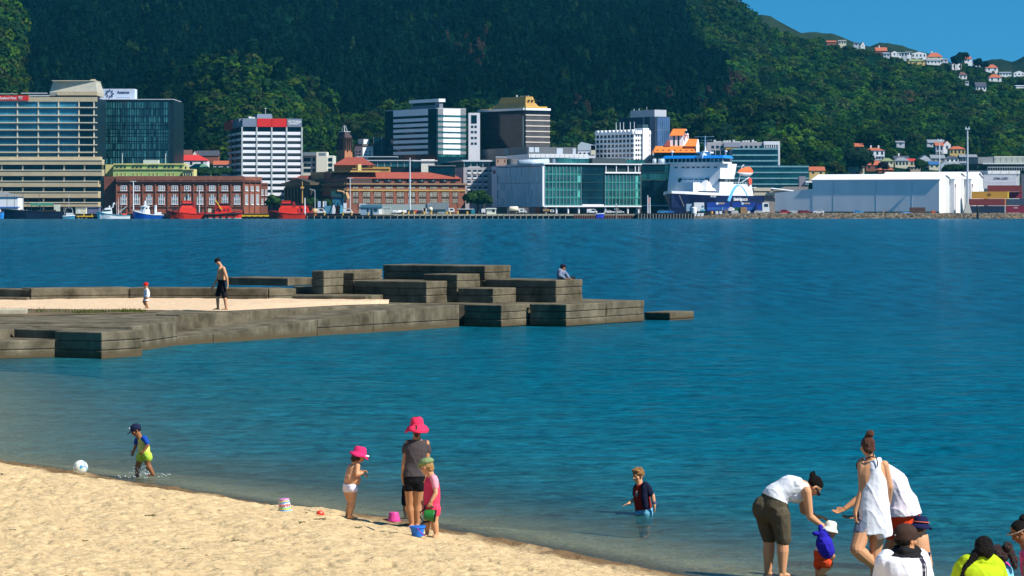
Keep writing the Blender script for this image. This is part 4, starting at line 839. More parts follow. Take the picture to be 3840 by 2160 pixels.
hz('big white house with twin chimneys and red roof left of centre slope',255,420,280,95,40,WHT,TC,1610,windows=4,chim=2,gable=False)
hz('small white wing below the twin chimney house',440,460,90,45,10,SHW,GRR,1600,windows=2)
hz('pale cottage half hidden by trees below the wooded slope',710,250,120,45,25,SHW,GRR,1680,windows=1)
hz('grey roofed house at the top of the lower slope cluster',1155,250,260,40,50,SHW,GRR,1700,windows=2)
hz('tall white gabled house with orange roof beside the slim mast',1395,340,110,100,60,WHT,TC,1650,windows=1,ridge='y')
hz('orange roof wing of the tall white gabled house',1285,345,112,90,55,SHW,TC,1655,windows=2)
hz('yellow two storey house with orange hipped roof',1490,400,225,95,45,YW,TC,1640,windows=4,gable=False)
hz('brown roofed bungalow with cream wall at the left end of the row',105,620,135,50,70,CRW,BRF,1500,windows=1,gable=False)
hz('grey shaded bungalow behind the brown roofed bungalow',0,620,110,60,60,SHW,BRF,1512,windows=0,gable=False)
hz('brick house with bright red roof above the long white shed',262,600,200,60,68,BW,TC,1515,windows=2)
hz('low terracotta roof just over the long white shed',440,625,230,15,60,BW,TC,1490,windows=0,gable=False)
hz('cream house with olive hipped roof',495,530,170,50,45,CRW,OLR,1550,windows=3,gable=False)
hz('white flat gable just left of the olive roofed house',335,485,130,16,22,WHT,GRR,1560,windows=0)
hz('broad slate roofed house with a white dormer gable',685,470,210,20,50,SHW,SL,1570,windows=1,chim=1)
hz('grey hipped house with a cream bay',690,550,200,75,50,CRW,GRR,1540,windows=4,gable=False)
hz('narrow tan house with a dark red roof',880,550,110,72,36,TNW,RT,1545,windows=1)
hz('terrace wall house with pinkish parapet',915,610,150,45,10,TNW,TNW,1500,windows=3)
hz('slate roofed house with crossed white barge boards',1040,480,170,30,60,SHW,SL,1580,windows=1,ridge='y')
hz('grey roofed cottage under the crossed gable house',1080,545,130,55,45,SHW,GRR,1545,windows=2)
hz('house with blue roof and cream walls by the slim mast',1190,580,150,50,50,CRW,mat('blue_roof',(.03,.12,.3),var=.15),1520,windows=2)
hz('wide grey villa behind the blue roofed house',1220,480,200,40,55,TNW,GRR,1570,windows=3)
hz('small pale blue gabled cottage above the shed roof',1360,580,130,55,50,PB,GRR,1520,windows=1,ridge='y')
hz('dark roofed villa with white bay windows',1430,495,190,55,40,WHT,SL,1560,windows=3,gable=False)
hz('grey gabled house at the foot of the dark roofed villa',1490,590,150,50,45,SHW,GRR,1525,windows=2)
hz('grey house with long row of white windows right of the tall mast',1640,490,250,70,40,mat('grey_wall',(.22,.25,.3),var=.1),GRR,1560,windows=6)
hz('low house end under the row of white windows',1650,560,120,50,30,SHW,GRR,1530,windows=2)
p_=Z6(370,560)
house('orange gabled house with yellow wall beside the teal glass block',p_[0],p_[1],1450,58,14,16,YW,TC,windows=2)
ZR=lambda x,y:(3080+x/3.389,60+y/3.389)
def rz(label,x,yb,w_,h_,r_,wall,roof,Y=2240,**k):p=ZR(x,yb);return house(label,p[0],p[1],Y,w_/3.389,h_/3.389,r_/3.389,wall,roof,group='houses along the ridge',**k)
rz('terracotta roofed house at the left end of the ridge',70,372,120,20,22,BW,TC,windows=0)
rz('cream boxy house with flat roof near the left end of the ridge',220,378,95,45,8,CRW,WHT,windows=3)
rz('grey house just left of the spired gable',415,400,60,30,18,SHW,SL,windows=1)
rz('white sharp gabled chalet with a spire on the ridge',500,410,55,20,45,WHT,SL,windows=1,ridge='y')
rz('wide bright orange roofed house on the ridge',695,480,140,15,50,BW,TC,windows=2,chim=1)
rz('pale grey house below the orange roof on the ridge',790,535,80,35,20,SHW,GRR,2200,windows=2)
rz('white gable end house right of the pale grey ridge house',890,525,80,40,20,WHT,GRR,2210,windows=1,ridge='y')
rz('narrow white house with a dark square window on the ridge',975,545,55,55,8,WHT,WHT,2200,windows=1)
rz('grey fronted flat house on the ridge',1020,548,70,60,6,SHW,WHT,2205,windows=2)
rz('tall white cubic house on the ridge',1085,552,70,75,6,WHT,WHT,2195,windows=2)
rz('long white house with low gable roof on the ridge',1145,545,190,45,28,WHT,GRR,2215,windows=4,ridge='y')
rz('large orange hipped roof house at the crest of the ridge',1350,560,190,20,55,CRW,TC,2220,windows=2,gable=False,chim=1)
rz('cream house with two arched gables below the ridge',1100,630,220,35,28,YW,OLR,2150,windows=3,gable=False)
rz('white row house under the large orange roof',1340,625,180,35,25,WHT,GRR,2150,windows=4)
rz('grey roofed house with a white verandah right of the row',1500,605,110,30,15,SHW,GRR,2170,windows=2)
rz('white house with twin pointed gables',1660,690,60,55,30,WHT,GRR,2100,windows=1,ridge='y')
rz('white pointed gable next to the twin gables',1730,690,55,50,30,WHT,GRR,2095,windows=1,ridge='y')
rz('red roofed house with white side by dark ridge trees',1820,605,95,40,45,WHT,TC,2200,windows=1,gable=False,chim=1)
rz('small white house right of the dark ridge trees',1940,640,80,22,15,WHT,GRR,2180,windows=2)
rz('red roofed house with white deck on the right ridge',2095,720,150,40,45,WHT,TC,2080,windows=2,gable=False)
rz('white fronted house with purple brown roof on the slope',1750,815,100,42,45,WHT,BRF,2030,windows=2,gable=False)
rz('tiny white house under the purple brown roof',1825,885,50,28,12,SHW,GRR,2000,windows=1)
rz('grey slate roofed house with white dormers on the slope',1965,965,130,45,60,WHT,SL,1960,windows=3)
rz('white house with terracotta roof lower on the right slope',2130,850,160,45,45,WHT,TC,2020,windows=2,gable=False)
rz('long white house near the right edge of the ridge',2265,780,150,35,18,WHT,GRR,2080,windows=4)
rz('white gabled house at the right edge of the ridge',2445,775,140,30,30,WHT,GRR,2085,windows=3,ridge='y')
rz('low white roof by the right edge below the ridge houses',2475,925,110,14,10,WHT,WHT,1980,windows=0)
forest()
WET=mat('dark_timber',(.018,.02,.022),var=.4,scale=.8,rough=.8);PILE=mat('weathered_pile',(.22,.2,.17),var=.3,scale=1);CDECK=mat('wharf_concrete',(.42,.38,.28),var=.15,scale=.3);RUSTP=mat('rusty_sheet_pile',(.12,.05,.035),var=.3,scale=.6);YEL=mat('yellow_paint',(.75,.46,.01),var=.08)
BLK=mat('black_rubber',(.01,.01,.011),var=.3);ASPH=mat('quay_asphalt',(.07,.07,.07),var=.2,scale=.2)
Y0=1200.0
tag(MB().box(-700,900,1207,1211,-4,1.96).build('quay_wall',mat('quay_stone',(.05,.05,.05),var=.4,scale=.3)),kind='structure')
def wharf(label,pxa,pxb,Y,pyd,deckm,facem,piles,pilem,face=True,pw=.22,back=12):
 z=zat(pyd,Y);a,b_=xat(pxa,Y),xat(pxb,Y)
 t=thing('wharf',label,'wharf',((a+b_)/2,Y,0));w_=(b_-a)/2
 MB().box(-w_,w_,0,back,z-.7,z).build('deck',deckm,t)
 if face:MB().box(-w_,w_,.5,1.2,-2,z-.7).build('fender_wall',facem,t)
 n=0
 for q in piles:
  x=xat(q,Y)-(a+b_)/2;MB().tube([(x,-.15,-3),(x,-.15,z-.35)],pw,7).build('pile',pilem,t);n+=1
 return t
wharf('dark timber wharf with posts behind the orange red tugs on the left',-140,905,1203,806,WET,WET,range(-120,900,26),WET)
wharf('short wharf with yellow edge beam between the tugs',866,1092,1202,806,YEL,WET,range(880,1090,22),WET)
wharf('black timber faced wharf under the small blue grey cabin',1090,1478,1196,807,WET,WET,range(1100,1470,26),PILE)
w_=wharf('concrete wharf on pale piles in front of the railway station',1400,2150,1198,803,CDECK,WET,list(range(1412,1482,12))+list(range(1490,2140,21)),PILE)
wharf('wharf edge of rusty red sheet piling below the glass office block',2150,2400,1200,804,CDECK,RUSTP,range(2155,2400,9),RUSTP,pw=.5)
wharf('dark timber jetty with close posts left of the rocky shore',2388,2605,1194,800,WET,WET,range(2394,2604,11),PILE)
tag(MB().box(xat(-300,1210),xat(4300,1210),1208,1262,1.2,2.05).build('pavement',ASPH),kind='structure')
def shore_bank():
 r=np.random.default_rng(8);px=np.linspace(2540,4400,420);t=np.linspace(0,1,16);P=np.zeros((16,420,3))
 top=np.interp(px,[2540,2620,2700,2850,3000,4400],[.2,.9,1.9,2.3,2.2,2.3])
 for i,k in enumerate(t):
  Yv=1196+12*k+np.interp(px,[2540,2700],[4,0]);x=(px-1920)/F*Yv
  P[i,:,0]=x;P[i,:,1]=Yv;P[i,:,2]=-.6+(top+.6)*min(1,k*1.4)**.8+fbm(x/1.2,np.full_like(x,k*8),3,4)*.25
 grid_object('shore',P,mat('brown_bank',(.20,.13,.07),var=.35,scale=.25))
 v=[];c=[]
 tmpl=[]
 for s in range(6):
  rr=np.random.default_rng(s);q=np.array([(-1,-1,-1),(1,-1,-1),(1,1,-1),(-1,1,-1),(-1,-1,1),(1,-1,1),(1,1,1),(-1,1,1)])*rr.uniform(.5,1,(8,3))*[.5,.4,.35]
  tmpl.append(np.array([[q[i]for i in f]for f in((0,3,2,1),(4,5,6,7),(0,1,5,4),(1,2,6,5),(2,3,7,6),(3,0,4,7))]))
 for i in range(3200):
  px_=r.uniform(2590,4200);k=r.uniform(0,1)**1.2
  if px_>3700 and r.random()<.5:continue
  tp=float(np.interp(px_,[2540,2620,2700,2850,3000],[.3,.9,1.9,2.2,2.1]));Yv=1195.5+9*k;s=r.uniform(.25,.75)
  v.append(tmpl[i%6]*s*1.3+[(px_-1920)/F*Yv,Yv,-.1+(tp+.1)*min(1,k*1.3)**.8])
  c.append(np.repeat(np.array([(.30,.24,.16),(.16,.13,.1),(.42,.36,.26)])[i%3][None]*r.uniform(.6,1.2),6,0))
 m=bpy.data.materials.new('shore_rock');N,L=nt(m);a=N.new('ShaderNodeAttribute');a.attribute_name='tint';L.new(a.outputs['Color'],N['Principled BSDF'].inputs['Base Color']);N['Principled BSDF'].inputs['Roughness'].default_value=.9
 quads_object('rubble',np.concatenate(v),np.concatenate(c),m)['kind']='stuff'
shore_bank()
def tree(label,px,py_base,Y,wpx,hpx,tint,seed,n=420,name='tree',group=None):
 s=F/Y;R=wpx/s/2;Hh=hpx/s;p=at(px,py_base,Y);r=np.random.default_rng(seed)
 t=thing(name,label,'tree',p,0,group)
 q=crown_quads(n,R*1.25,Hh*.52,R*.16+.18,seed,lobes=9);q[...,2]+=Hh*.55
 c=np.array(tint)*r.uniform(.6,1.35,(n,1));o=quads_object('crown',q,c,LEAF);o.parent=t
 MB().tube([(0,0,-2.5),(0,0,Hh*.25),(.2,0,Hh*.5)],[R*.1+.12,R*.08+.1,.1],7).build('trunk',mat('bark',(.07,.05,.035),var=.3),t)
 return t
GRA=(.035,.085,.02);GRB=(.02,.055,.018)
tree('big round green tree between the brick station and the glass office block',1792,786,1232,84,74,GRA,1,900)
tree('smaller dark tree at the right side of the big round tree',1815,786,1228,50,55,GRB,2,500)
tree('bushy green tree right of the brick warehouse end',1022,786,1240,50,52,GRA,3,500)
tree('dark tree low behind the brick warehouse parapet, left one',760,668,1300,70,34,GRB,4)
tree('dark tree low behind the brick warehouse parapet, right one',820,668,1305,90,38,GRB,5)
tree('green tree by the station portico, left of the street lamp',1170,790,1240,50,45,GRA,6)
tree('green tree by the station portico, right of the street lamp',1225,790,1242,52,42,GRB,7)
tree('large dark tree above the brown roofed bungalow',3225,650,1530,110,95,(.014,.035,.018),8,900)
tree('dark purple tree between the red roofs on the lower slope',3312,645,1505,50,34,(.02,.016,.026),9)
tree('round dark tree by the terrace wall on the lower slope',3455,645,1498,56,44,GRB,10)
tree('low green tree right of the terrace wall',3585,650,1490,90,30,GRB,11)
tree('tall dark ridge tree left of the red roofed white house',3603,248,2255,50,55,(.006,.02,.012),12)
tree('dark rounded ridge tree below the tall ridge tree',3580,252,2250,36,40,(.006,.02,.012),13)
tree('pair of dark ridge trees near the right edge, left one',3665,262,2255,34,40,(.006,.02,.012),14)
tree('pair of dark ridge trees near the right edge, right one',3692,266,2255,36,38,(.006,.02,.012),15)
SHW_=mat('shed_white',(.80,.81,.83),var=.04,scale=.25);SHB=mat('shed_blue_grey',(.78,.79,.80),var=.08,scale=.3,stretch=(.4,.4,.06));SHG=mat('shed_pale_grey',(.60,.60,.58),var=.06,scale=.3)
def shed(label,pxL,pxC,pxR,Y,th,py_e,py_r,py_ap,apx,low=None,wall=SHB):
 b=Bld('storage_shed',label,'shed',pxL,pxC,pxR,Y,th);a_=b.a;ze=b.z(py_e);zr_=b.z(py_ap);xa=b.ta(apx);ze2=b.z(py_r)
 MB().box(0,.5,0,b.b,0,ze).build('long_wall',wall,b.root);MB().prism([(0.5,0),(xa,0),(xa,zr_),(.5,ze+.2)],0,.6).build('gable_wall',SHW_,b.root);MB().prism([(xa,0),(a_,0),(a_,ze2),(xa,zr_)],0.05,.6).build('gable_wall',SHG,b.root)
 MB().box(a_-.5,a_,.6,b.b,0,ze2).build('rear_wall',wall,b.root)
 o=.5
 MB().loft([[(-o,-o,ze-.1),(-o,-o,ze+.25),(xa,-o,zr_+.45),(a_+o,-o,ze2+.25),(a_+o,-o,ze2-.1),(xa,-o,zr_+.05)],[(-o,b.b+o,ze-.1),(-o,b.b+o,ze+.25),(xa,b.b+o,zr_+.45),(a_+o,b.b+o,ze2+.25),(a_+o,b.b+o,ze2-.1),(xa,b.b+o,zr_+.05)]]).build('roof',SHW_,b.root)
 mb=MB()
 return b
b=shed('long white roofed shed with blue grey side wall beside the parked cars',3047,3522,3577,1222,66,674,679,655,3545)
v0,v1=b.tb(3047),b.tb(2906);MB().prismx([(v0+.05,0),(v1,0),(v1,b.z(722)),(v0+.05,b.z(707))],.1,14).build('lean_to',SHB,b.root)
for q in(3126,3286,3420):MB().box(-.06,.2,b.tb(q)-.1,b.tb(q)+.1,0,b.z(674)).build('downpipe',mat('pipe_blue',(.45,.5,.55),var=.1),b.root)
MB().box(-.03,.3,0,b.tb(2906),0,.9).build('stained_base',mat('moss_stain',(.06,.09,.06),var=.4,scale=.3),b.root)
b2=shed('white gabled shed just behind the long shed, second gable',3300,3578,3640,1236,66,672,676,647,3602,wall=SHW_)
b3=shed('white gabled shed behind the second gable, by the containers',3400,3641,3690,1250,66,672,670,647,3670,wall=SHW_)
for bb,q in((b2,3579),(b3,3642)):
 mb=MB();mb.tube([(bb.ta(q)+.3,-.3,0),(bb.ta(q)+.3,-.3,bb.z(690)),(bb.ta(q)+1.2,-.3,bb.z(690)),(bb.ta(q)+1.2,-.3,bb.z(702))],.12,5).build('pipe',mat('pipe_maroon',(.2,.04,.05),var=.2),bb.root)
b=Bld('storage_shed','white shed with grey roof at the left edge behind the dark vessel','shed',None,-120,67,1215,0,depth=14);b.body(WHT,738)
MB().loft([[(-1,-.5,b.z(738)),(b.a+.5,-.5,b.z(738)),(b.a+.5,14,b.z(738)),(-1,14,b.z(738))],[(-1,5,b.z(715)),(b.a*.6,5,b.z(715)),(b.a*.6,8,b.z(715)),(-1,8,b.z(715))]]).build('roof',mat('grey_roof_flat',(.2,.2,.2),var=.1),b.root);b.part('blue_band',mat('blue_band',(.05,.15,.45),var=.1),(-120,75,775,779),out=.3,inn=-.2)
b=Bld('cargo_terminal','pale ribbed terminal hall over a dark green glazed storey at the right edge','terminal',None,3664,3900,1330,0,depth=40)
b.body(mat('terminal_dark',(.01,.04,.035),var=.3,scale=.2),614);b.part('upper_wall',mat('ribbed_grey',(.25,.26,.26),var=.1,stretch=(3,1,.1)),(3667,3726,589,614),out=.5,inn=-30);b.part('upper_wall',mat('cream_panel_frame',(.62,.6,.52),var=.05),(3727,3900,586,613),out=.8,inn=-30)
for k in range(6):b.part('panel',mat('sage_panel',(.40,.42,.36),var=.08,stretch=(1,1,6)),(3731+21*k,3749+21*k,589,611),out=1.0,inn=-.2)
b.part('canopy_edge',WHT,(3683,3900,613,615.5),out=2,inn=-1)
mb=MB();b.A(mb,3700,3900,626,628,out=3.2,inn=2.6)
for k in range(16):b.A(mb,3700+9*k,3701+9*k,628,640,out=3.2,inn=2.8)
mb.build('railing',STEEL,b.root);b.part('lower_roof',GRY,(3632,3706,640,652),out=2,inn=-10)
b=Bld('storage_shed','white flat roofed shed with slanted marks above the white containers','shed',None,3705,3823,1275,0,depth=15);b.body(SHG,652);b.part('fascia',WHT,(3704,3824,640,652),out=.6,inn=-15)
for q in(3715,3747,3779,3808):MB().loft([[(b.ta(q),-.65,b.z(650)),(b.ta(q)+.35,-.65,b.z(650)),(b.ta(q)+1.1,-.65,b.z(642)),(b.ta(q)+.75,-.65,b.z(642))],[(b.ta(q),-.5,b.z(650)),(b.ta(q)+.35,-.5,b.z(650)),(b.ta(q)+1.1,-.5,b.z(642)),(b.ta(q)+.75,-.5,b.z(642))]]).build('marking',mat('tan_mark',(.5,.36,.2),var=.1),b.root)
b=Bld('storage_shed','low grey roofed buildings and cream awnings between ferry and long shed','building',None,2826,3030,1275,0,depth=20)
b.body(mat('taupe_roof',(.28,.25,.23),var=.12),716,name='wall');MB().prism([(b.ta(2900),b.z(716)),(b.ta(3030),b.z(716)),(b.ta(3030),b.z(700)),(b.ta(2950),b.z(700))],-.4,12).build('roof',mat('taupe_roof',(0,0,0)),b.root);b.part('awning',mat('cream_awning',(.6,.52,.38),var=.1),(2826,2890,704,716),(2826,2905,722,733),out=1,inn=-2);b.part('stair_box',mat('mauve_box',(.24,.22,.26),var=.1),(2998,3021,661,705),out=-.5,inn=-5);b.part('awning',WHT,(3021,3045,678,685),(2800,2838,702,705),out=.6,inn=-2)
MB().tube([(b.ta(2890),-2,b.z(707)),(b.ta(2974),-2,b.z(717))],.42,6).build('gangway',WHT,b.root)
b=Bld('building','grey gabled hall with pale end wall left of the white hotel','building',None,2168,2233,1350,0,depth=14);b.body(LAV,562);b.part('end_wall',mat('cream_end',(.62,.58,.42),var=.05),(2216,2232,545,580),out=.3,inn=-3);MB().prism([(b.ta(2167),b.z(545)),(b.ta(2180),b.z(532)),(b.ta(2234),b.z(545)),(b.ta(2234),b.z(563)),(b.ta(2167),b.z(563))],-.3,14).build('roof',mat('pale_blue_roof',(.40,.46,.5),var=.08),b.root);b.part('window',WIN,*[(2172+16*k,2180+16*k,572,582)for k in range(4)],out=.1,inn=-.2)
def container(label,pxa,pxb,pyt,pyb,Y,m,endm=None,text=None,tcol=None):
 b=Bld('shipping_container',label,'container',None,pxa,pxb,Y,0,depth=2.4,group='stacked shipping containers',z0=zat(pyb,Y));h=b.z(pyt)
 MB().box(0,b.a,.06,2.4,0.02,h-.02).build('body',m,b.root);mb=MB();n=int(b.a/.45)
 for k in range(n):x=b.a*(k+.5)/n;mb.box(x-.12,x+.12,0,.1,.12,h-.12)
 mb.box(0,b.a,-.02,.1,0.02,.14).box(0,b.a,-.02,.1,h-.14,h-.02).build('ribs',m,b.root)
 if endm:MB().box(b.a-.5,b.a+.05,-.03,2.43,.05,h-.05).build('end_frame',endm,b.root)
 if text:text_mesh('lettering',text[0],text[1],(b.a*text[2],-.09,h*text[3]),tcol,b.root,bold=.0,align='CENTER')
 return b
CWH=mat('container_white',(.66,.67,.70),var=.06);CMR=mat('container_maroon',(.22,.035,.035),var=.15);CYL=mat('container_ochre',(.55,.30,.035),var=.1);CNV=mat('container_navy',(.012,.03,.07),var=.2);CCR=mat('container_crimson',(.26,.02,.05),var=.12);CGR=mat('container_grey',(.13,.14,.17),var=.1);DK=mat('letter_dark',(.03,.03,.06),var=.05)
container('white container with dark lettering on top of the stack',3690,3812,655,682,1240,CWH,text=('CMA CGM',1.35,.52,.34),tcol=DK)
container('white container under the lettered white container',3690,3812,682.5,707,1240,CWH)
container('maroon container below the white ones, long side showing',3706,3831,695,719,1236,CMR)
container('short visible maroon container right of the ochre one',3760,3832,719.5,744,1238,CCR)
container('ochre yellow container with bright yellow end',3646,3783,718,745,1232,CYL,mat('bright_yellow',(.8,.52,.02),var=.05),('m',2.0,.46,.42),mat('msc_brown',(.16,.07,.03),var=.1))
container('dark red container under the ochre yellow one',3635,3772,745.5,771,1230,CMR,mat('orange_corner',(.6,.22,.08),var=.1))
container('navy container at the foot of the left stack',3633,3768,772,800,1229,CNV)
container('slate blue container in the right stack',3774,3900,746,770,1233,mat('container_slate',(.05,.08,.13),var=.12))
container('crimson container at the foot of the right stack',3774,3900,771,798,1232,CCR,text=('OAL',.9,.28,.6),tcol=LW)
container('tall dark container column at the right frame edge',3832,3905,654,745,1242,CGR)
b=Bld('ferry','white car ferry with blue bridge roof and navy hull moored bow on','ferry',2502,2697,2826,1236,60,z0=0)
HN=mat('hull_navy',(.003,.011,.06),var=.1,scale=.2,rough=.45);FW=mat('ferry_white',(.82,.82,.84),var=.03,scale=.3,rough=.45);FBL=mat('ferry_blue',(.01,.20,.62),var=.05,rough=.5);FLB=mat('arch_blue',(.13,.42,.80),var=.04)
Bm=b.b;zd=b.z(733);hb0=Bm/2
def sec(x,hd,hw,zt):
 c=Bm/2;return[(x,c-hd,zt),(x,c-(hd+hw)/2,zt*.45),(x,c-hw,-.5),(x,c+hw,-.5),(x,c+(hd+hw)/2,zt*.45),(x,c+hd,zt)]
MB().loft([sec(-21,.4,.2,zd+.8),sec(-17,4.5,.8,zd+.6),sec(-11,8.5,3,zd+.3),sec(-4,11,7,zd+.1),sec(3,hb0,hb0-.8,zd),sec(70,hb0,hb0-.2,zd)]).build('hull',HN,b.root)
bw=MB();bw.loft([[(x,Bm/2-h,z)for x,h,z in((-21.2,.5,zd+.8),(-17,4.6,zd+.6),(-11,8.6,zd+.3),(-4,11.1,zd+.1),(0,hb0+.1,zd))],[(x,Bm/2-h,z+1.1)for x,h,z in((-21.2,.5,zd+.8),(-17,4.6,zd+.6),(-11,8.6,zd+.3),(-4,11.1,zd+.1),(0,hb0+.1,zd))]],cap=False)
bw.loft([[(x,Bm/2+h,z)for x,h,z in((-21.2,.5,zd+.8),(-17,4.6,zd+.6),(-11,8.6,zd+.3),(-4,11.1,zd+.1),(0,hb0+.1,zd))],[(x,Bm/2+h,z+1.1)for x,h,z in((-21.2,.5,zd+.8),(-17,4.6,zd+.6),(-11,8.6,zd+.3),(-4,11.1,zd+.1),(0,hb0+.1,zd))]],cap=False).build('bulwark',FW,b.root)
zt=b.z(613);xs=b.ta(2770)
ss=MB();ss.loft([[(0,0,zd),(b.ta(2826),0,zd),(b.ta(2826),Bm,zd),(0,Bm,zd)],[(.6,.05,b.z(690)),(b.ta(2818),.05,b.z(690)),(b.ta(2818),Bm-.05,b.z(690)),(.6,Bm-.05,b.z(690))]]);ss.loft([[(.6,.05,b.z(690)),(b.ta(2750),.05,b.z(690)),(b.ta(2750),Bm-.05,b.z(690)),(.6,Bm-.05,b.z(690))],[(2.2,.4,zt),(b.ta(2766),.4,zt),(b.ta(2766),Bm-.4,zt),(2.2,Bm-.4,zt)]]);ss.build('superstructure',FW,b.root)
MB().box(-7.5,.3,b.tb(2629),b.tb(2563),zd,b.z(684)).build('forward_house',FW,b.root)
MB().loft([[(-3,b.tb(2660),b.z(716)),(1,b.tb(2690),b.z(716)),(1,b.tb(2520),b.z(716)),(-3,b.tb(2540),b.z(716))],[(1.0,b.tb(2650),b.z(665)),(2,b.tb(2650),b.z(665)),(2,b.tb(2560),b.z(665)),(1.0,b.tb(2560),b.z(665))]]).build('sloped_screen',FW,b.root)
MB().box(.4,9,-1.5,Bm+1.5,b.z(613),b.z(607)).build('bridge_deck',FW,b.root);bx=MB().box(.9,8,-1.2,Bm+1.2,b.z(607),b.z(594));bx.build('bridge_glazing',GDARK,b.root)
mb=MB()
for k in range(15):v=-1.2+(Bm+2.4)*k/14;mb.box(.75,1.1,v-.16,v+.16,b.z(607),b.z(594))
mb.build('window_posts',FW,b.root)
for(v0,v1)in((-.6,1.6),(2.4,4.2)):MB().box(.82,1.0,v0,v1,b.z(605),b.z(596)).build('bridge_window',WINL,b.root)
MB().loft([[(-.6,-2.4,b.z(593)),(9.5,-2.4,b.z(593)),(9.5,Bm+2.4,b.z(593)),(-.6,Bm+2.4,b.z(593))],[(.8,-1.4,b.z(582)),(8.5,-1.4,b.z(582)),(8.5,Bm+1.4,b.z(582)),(.8,Bm+1.4,b.z(582))]]).build('bridge_roof',FBL,b.root)
MB().box(-.75,0,b.tb(2637),b.tb(2614),b.z(593.5),b.z(581.5)).build('roof_panel',mat('pale_blue_panel',(.4,.58,.8),var=.05),b.root)
for q in(2528,2555,2573,2593,2611,2631,2649,2676):MB().box(1.6,2.4,b.tb(q)-.7,b.tb(q)+.7,b.z(629),b.z(624.5)).build('window',WIN,b.root)
for q in(2562,2581,2600,2620,2639):MB().lathe([(0,0),(.4,0),(.4,.5),(0,.5)],(1.6,b.tb(q),b.z(649)),(1,0,0),n=10).build('porthole',WIN,b.root)
for q in(2549,2648):MB().lathe([(0,0),(1.05,0),(1.05,1.2),(0,1.2)],(.35,b.tb(q),b.z(676)),(1,0,0),n=14).build('porthole',WIN,b.root)
for q in(2568,2588,2609,2629):
 for k in(-5,0,5):MB().box(.3,1.3,b.tb(q+k)-.38,b.tb(q+k)+.38,b.z(681),b.z(671)).build('window',WIN,b.root)
for k in range(12):q=2700+5.2*k;MB().box(b.ta(q)-.5,b.ta(q)+.5,-.08,.6,b.z(681),b.z(670)).build('window',WINL if k in(4,5,7)else WIN,b.root)
ar=MB();pa=[(2732,754),(2740,733),(2748,714),(2758,699),(2768,693),(2778,695),(2788,706),(2796,720),(2803,735)];wv=[7.5,7.5,7,6.5,5.2,4.8,4.5,4,3.6]
ar.loft([[(b.ta(p-w*.6),-.12,b.z(q-w*.3)),(b.ta(p+w*.6),-.12,b.z(q+w*.3)),(b.ta(p+w*.6),.06,b.z(q+w*.3)),(b.ta(p-w*.6),.06,b.z(q-w*.3))]for(p,q),w in zip(pa,wv)]).build('arch_emblem',FLB,b.root)
tl=b.ta(2806)-b.ta(2750);text_mesh('lettering','bluebridge.co.nz',2.0,(b.ta(2750),-.16,b.z(752)),LW,b.root,xs=tl/14.2,bold=.015)
text_mesh('ship_name','Santa Regina',1.3,(b.ta(2648)if False else-6.2,1.1,b.z(739)),mat('letter_pale',(.6,.6,.65),var=.05),b.root,rz=math.radians(-14),xs=.55,shear=.3)
mb=MB();c=(4,b.tb(2629));mb.tube([(c[0],c[1],b.z(582)),(c[0],c[1],b.z(565))],[2.4,1.2],8).tube([(c[0],c[1],b.z(566)),(c[0],c[1],b.z(508))],[.5,.2],6)
mb.box(c[0]-.15,c[0]+.15,b.tb(2660),b.tb(2590),b.z(512),b.z(510));mb.box(c[0]-.15,c[0]+.15,c[1]-3,c[1]+2,b.z(525),b.z(523));mb.box(c[0]-.12,c[0]+.12,c[1]-1.5,c[1]+3,b.z(535),b.z(533.5));mb.box(c[0]-1.5,c[0]+1.5,c[1]-3.2,c[1]+3.2,b.z(574),b.z(568));mb.build('mast',FW,b.root)
for q in(2505,2707):MB().tube([(4,b.tb(q),b.z(582)),(4,b.tb(q),b.z(572))],.12,5).lathe([(.1,0),(.6,.3),(.6,.8),(.1,1.1)],(4,b.tb(q),b.z(572)),n=8).build('antenna',FW,b.root)
lx=(b.ta(2755)+b.ta(2806))/2;lz=b.z(645);hl=(b.ta(2806)-b.ta(2755))/2
MB().loft([[(lx+hl*t,-1.6+w*math.cos(a),lz+h*math.sin(a))for a in[math.pi*k/8 for k in range(9)]]for t,w,h in((-1,.15,.4),(-.6,1.1,1.5),(0,1.4,2.3),(.6,1.4,2.6),(1,.7,1.6))]).build('lifeboat',mat('lifeboat_orange',(.75,.13,.03),var=.06),b.root)
MB().loft([[(lx+hl*t,-1.6+w*math.cos(a),lz-.02-h*math.sin(a))for a in[math.pi*k/8 for k in range(9)]]for t,w,h in((-1,.15,.2),(-.6,1.1,1.2),(0,1.4,1.7),(.6,1.4,1.6),(1,.7,.6))]).build('lifeboat_hull',WHT,b.root)
MB().tube([(lx-4,-.3,b.z(690)),(lx-3,-1.8,lz+3),(lx-1,-1.6,lz+3.2)],.2,6).tube([(lx+1,.3,b.z(680)),(lx+4,-1.8,lz-2)],.3,6).build('davit',FW,b.root)
MB().lathe([(0,0),(1.6,0),(1.6,.6),(0,.6)],(b.ta(2808),-.2,b.z(678)),(0,-1,0),n=12).build('life_raft',mat('raft_red',(.6,.09,.05),var=.1),b.root)
mb=MB()
for k in range(7):mb.box(b.ta(2760+9*k),b.ta(2760+9*k)+.15,.1,.25,b.z(690),b.z(682))
mb.box(b.ta(2752),b.ta(2818),.1,.2,b.z(683),b.z(682));mb.build('railing',FW,b.root)
for k,(x,v)in enumerate(((-15,8),(-13,12),(-11,6),(-9,16),(-8,5),(-6,20))):MB().box(x-.9,x+.9,v-.7,v+.7,zd,zd+1.4+.4*(k%2)).build('deck_winch',mat('winch_cream',(.6,.55,.4),var=.15),b.root)
MB().tube([(-19,Bm/2-3,zd),(-24,Bm/2-9,2.5)],.09,5).build('mooring_rope',mat('rope',(.35,.3,.22),var=.2),b.root)
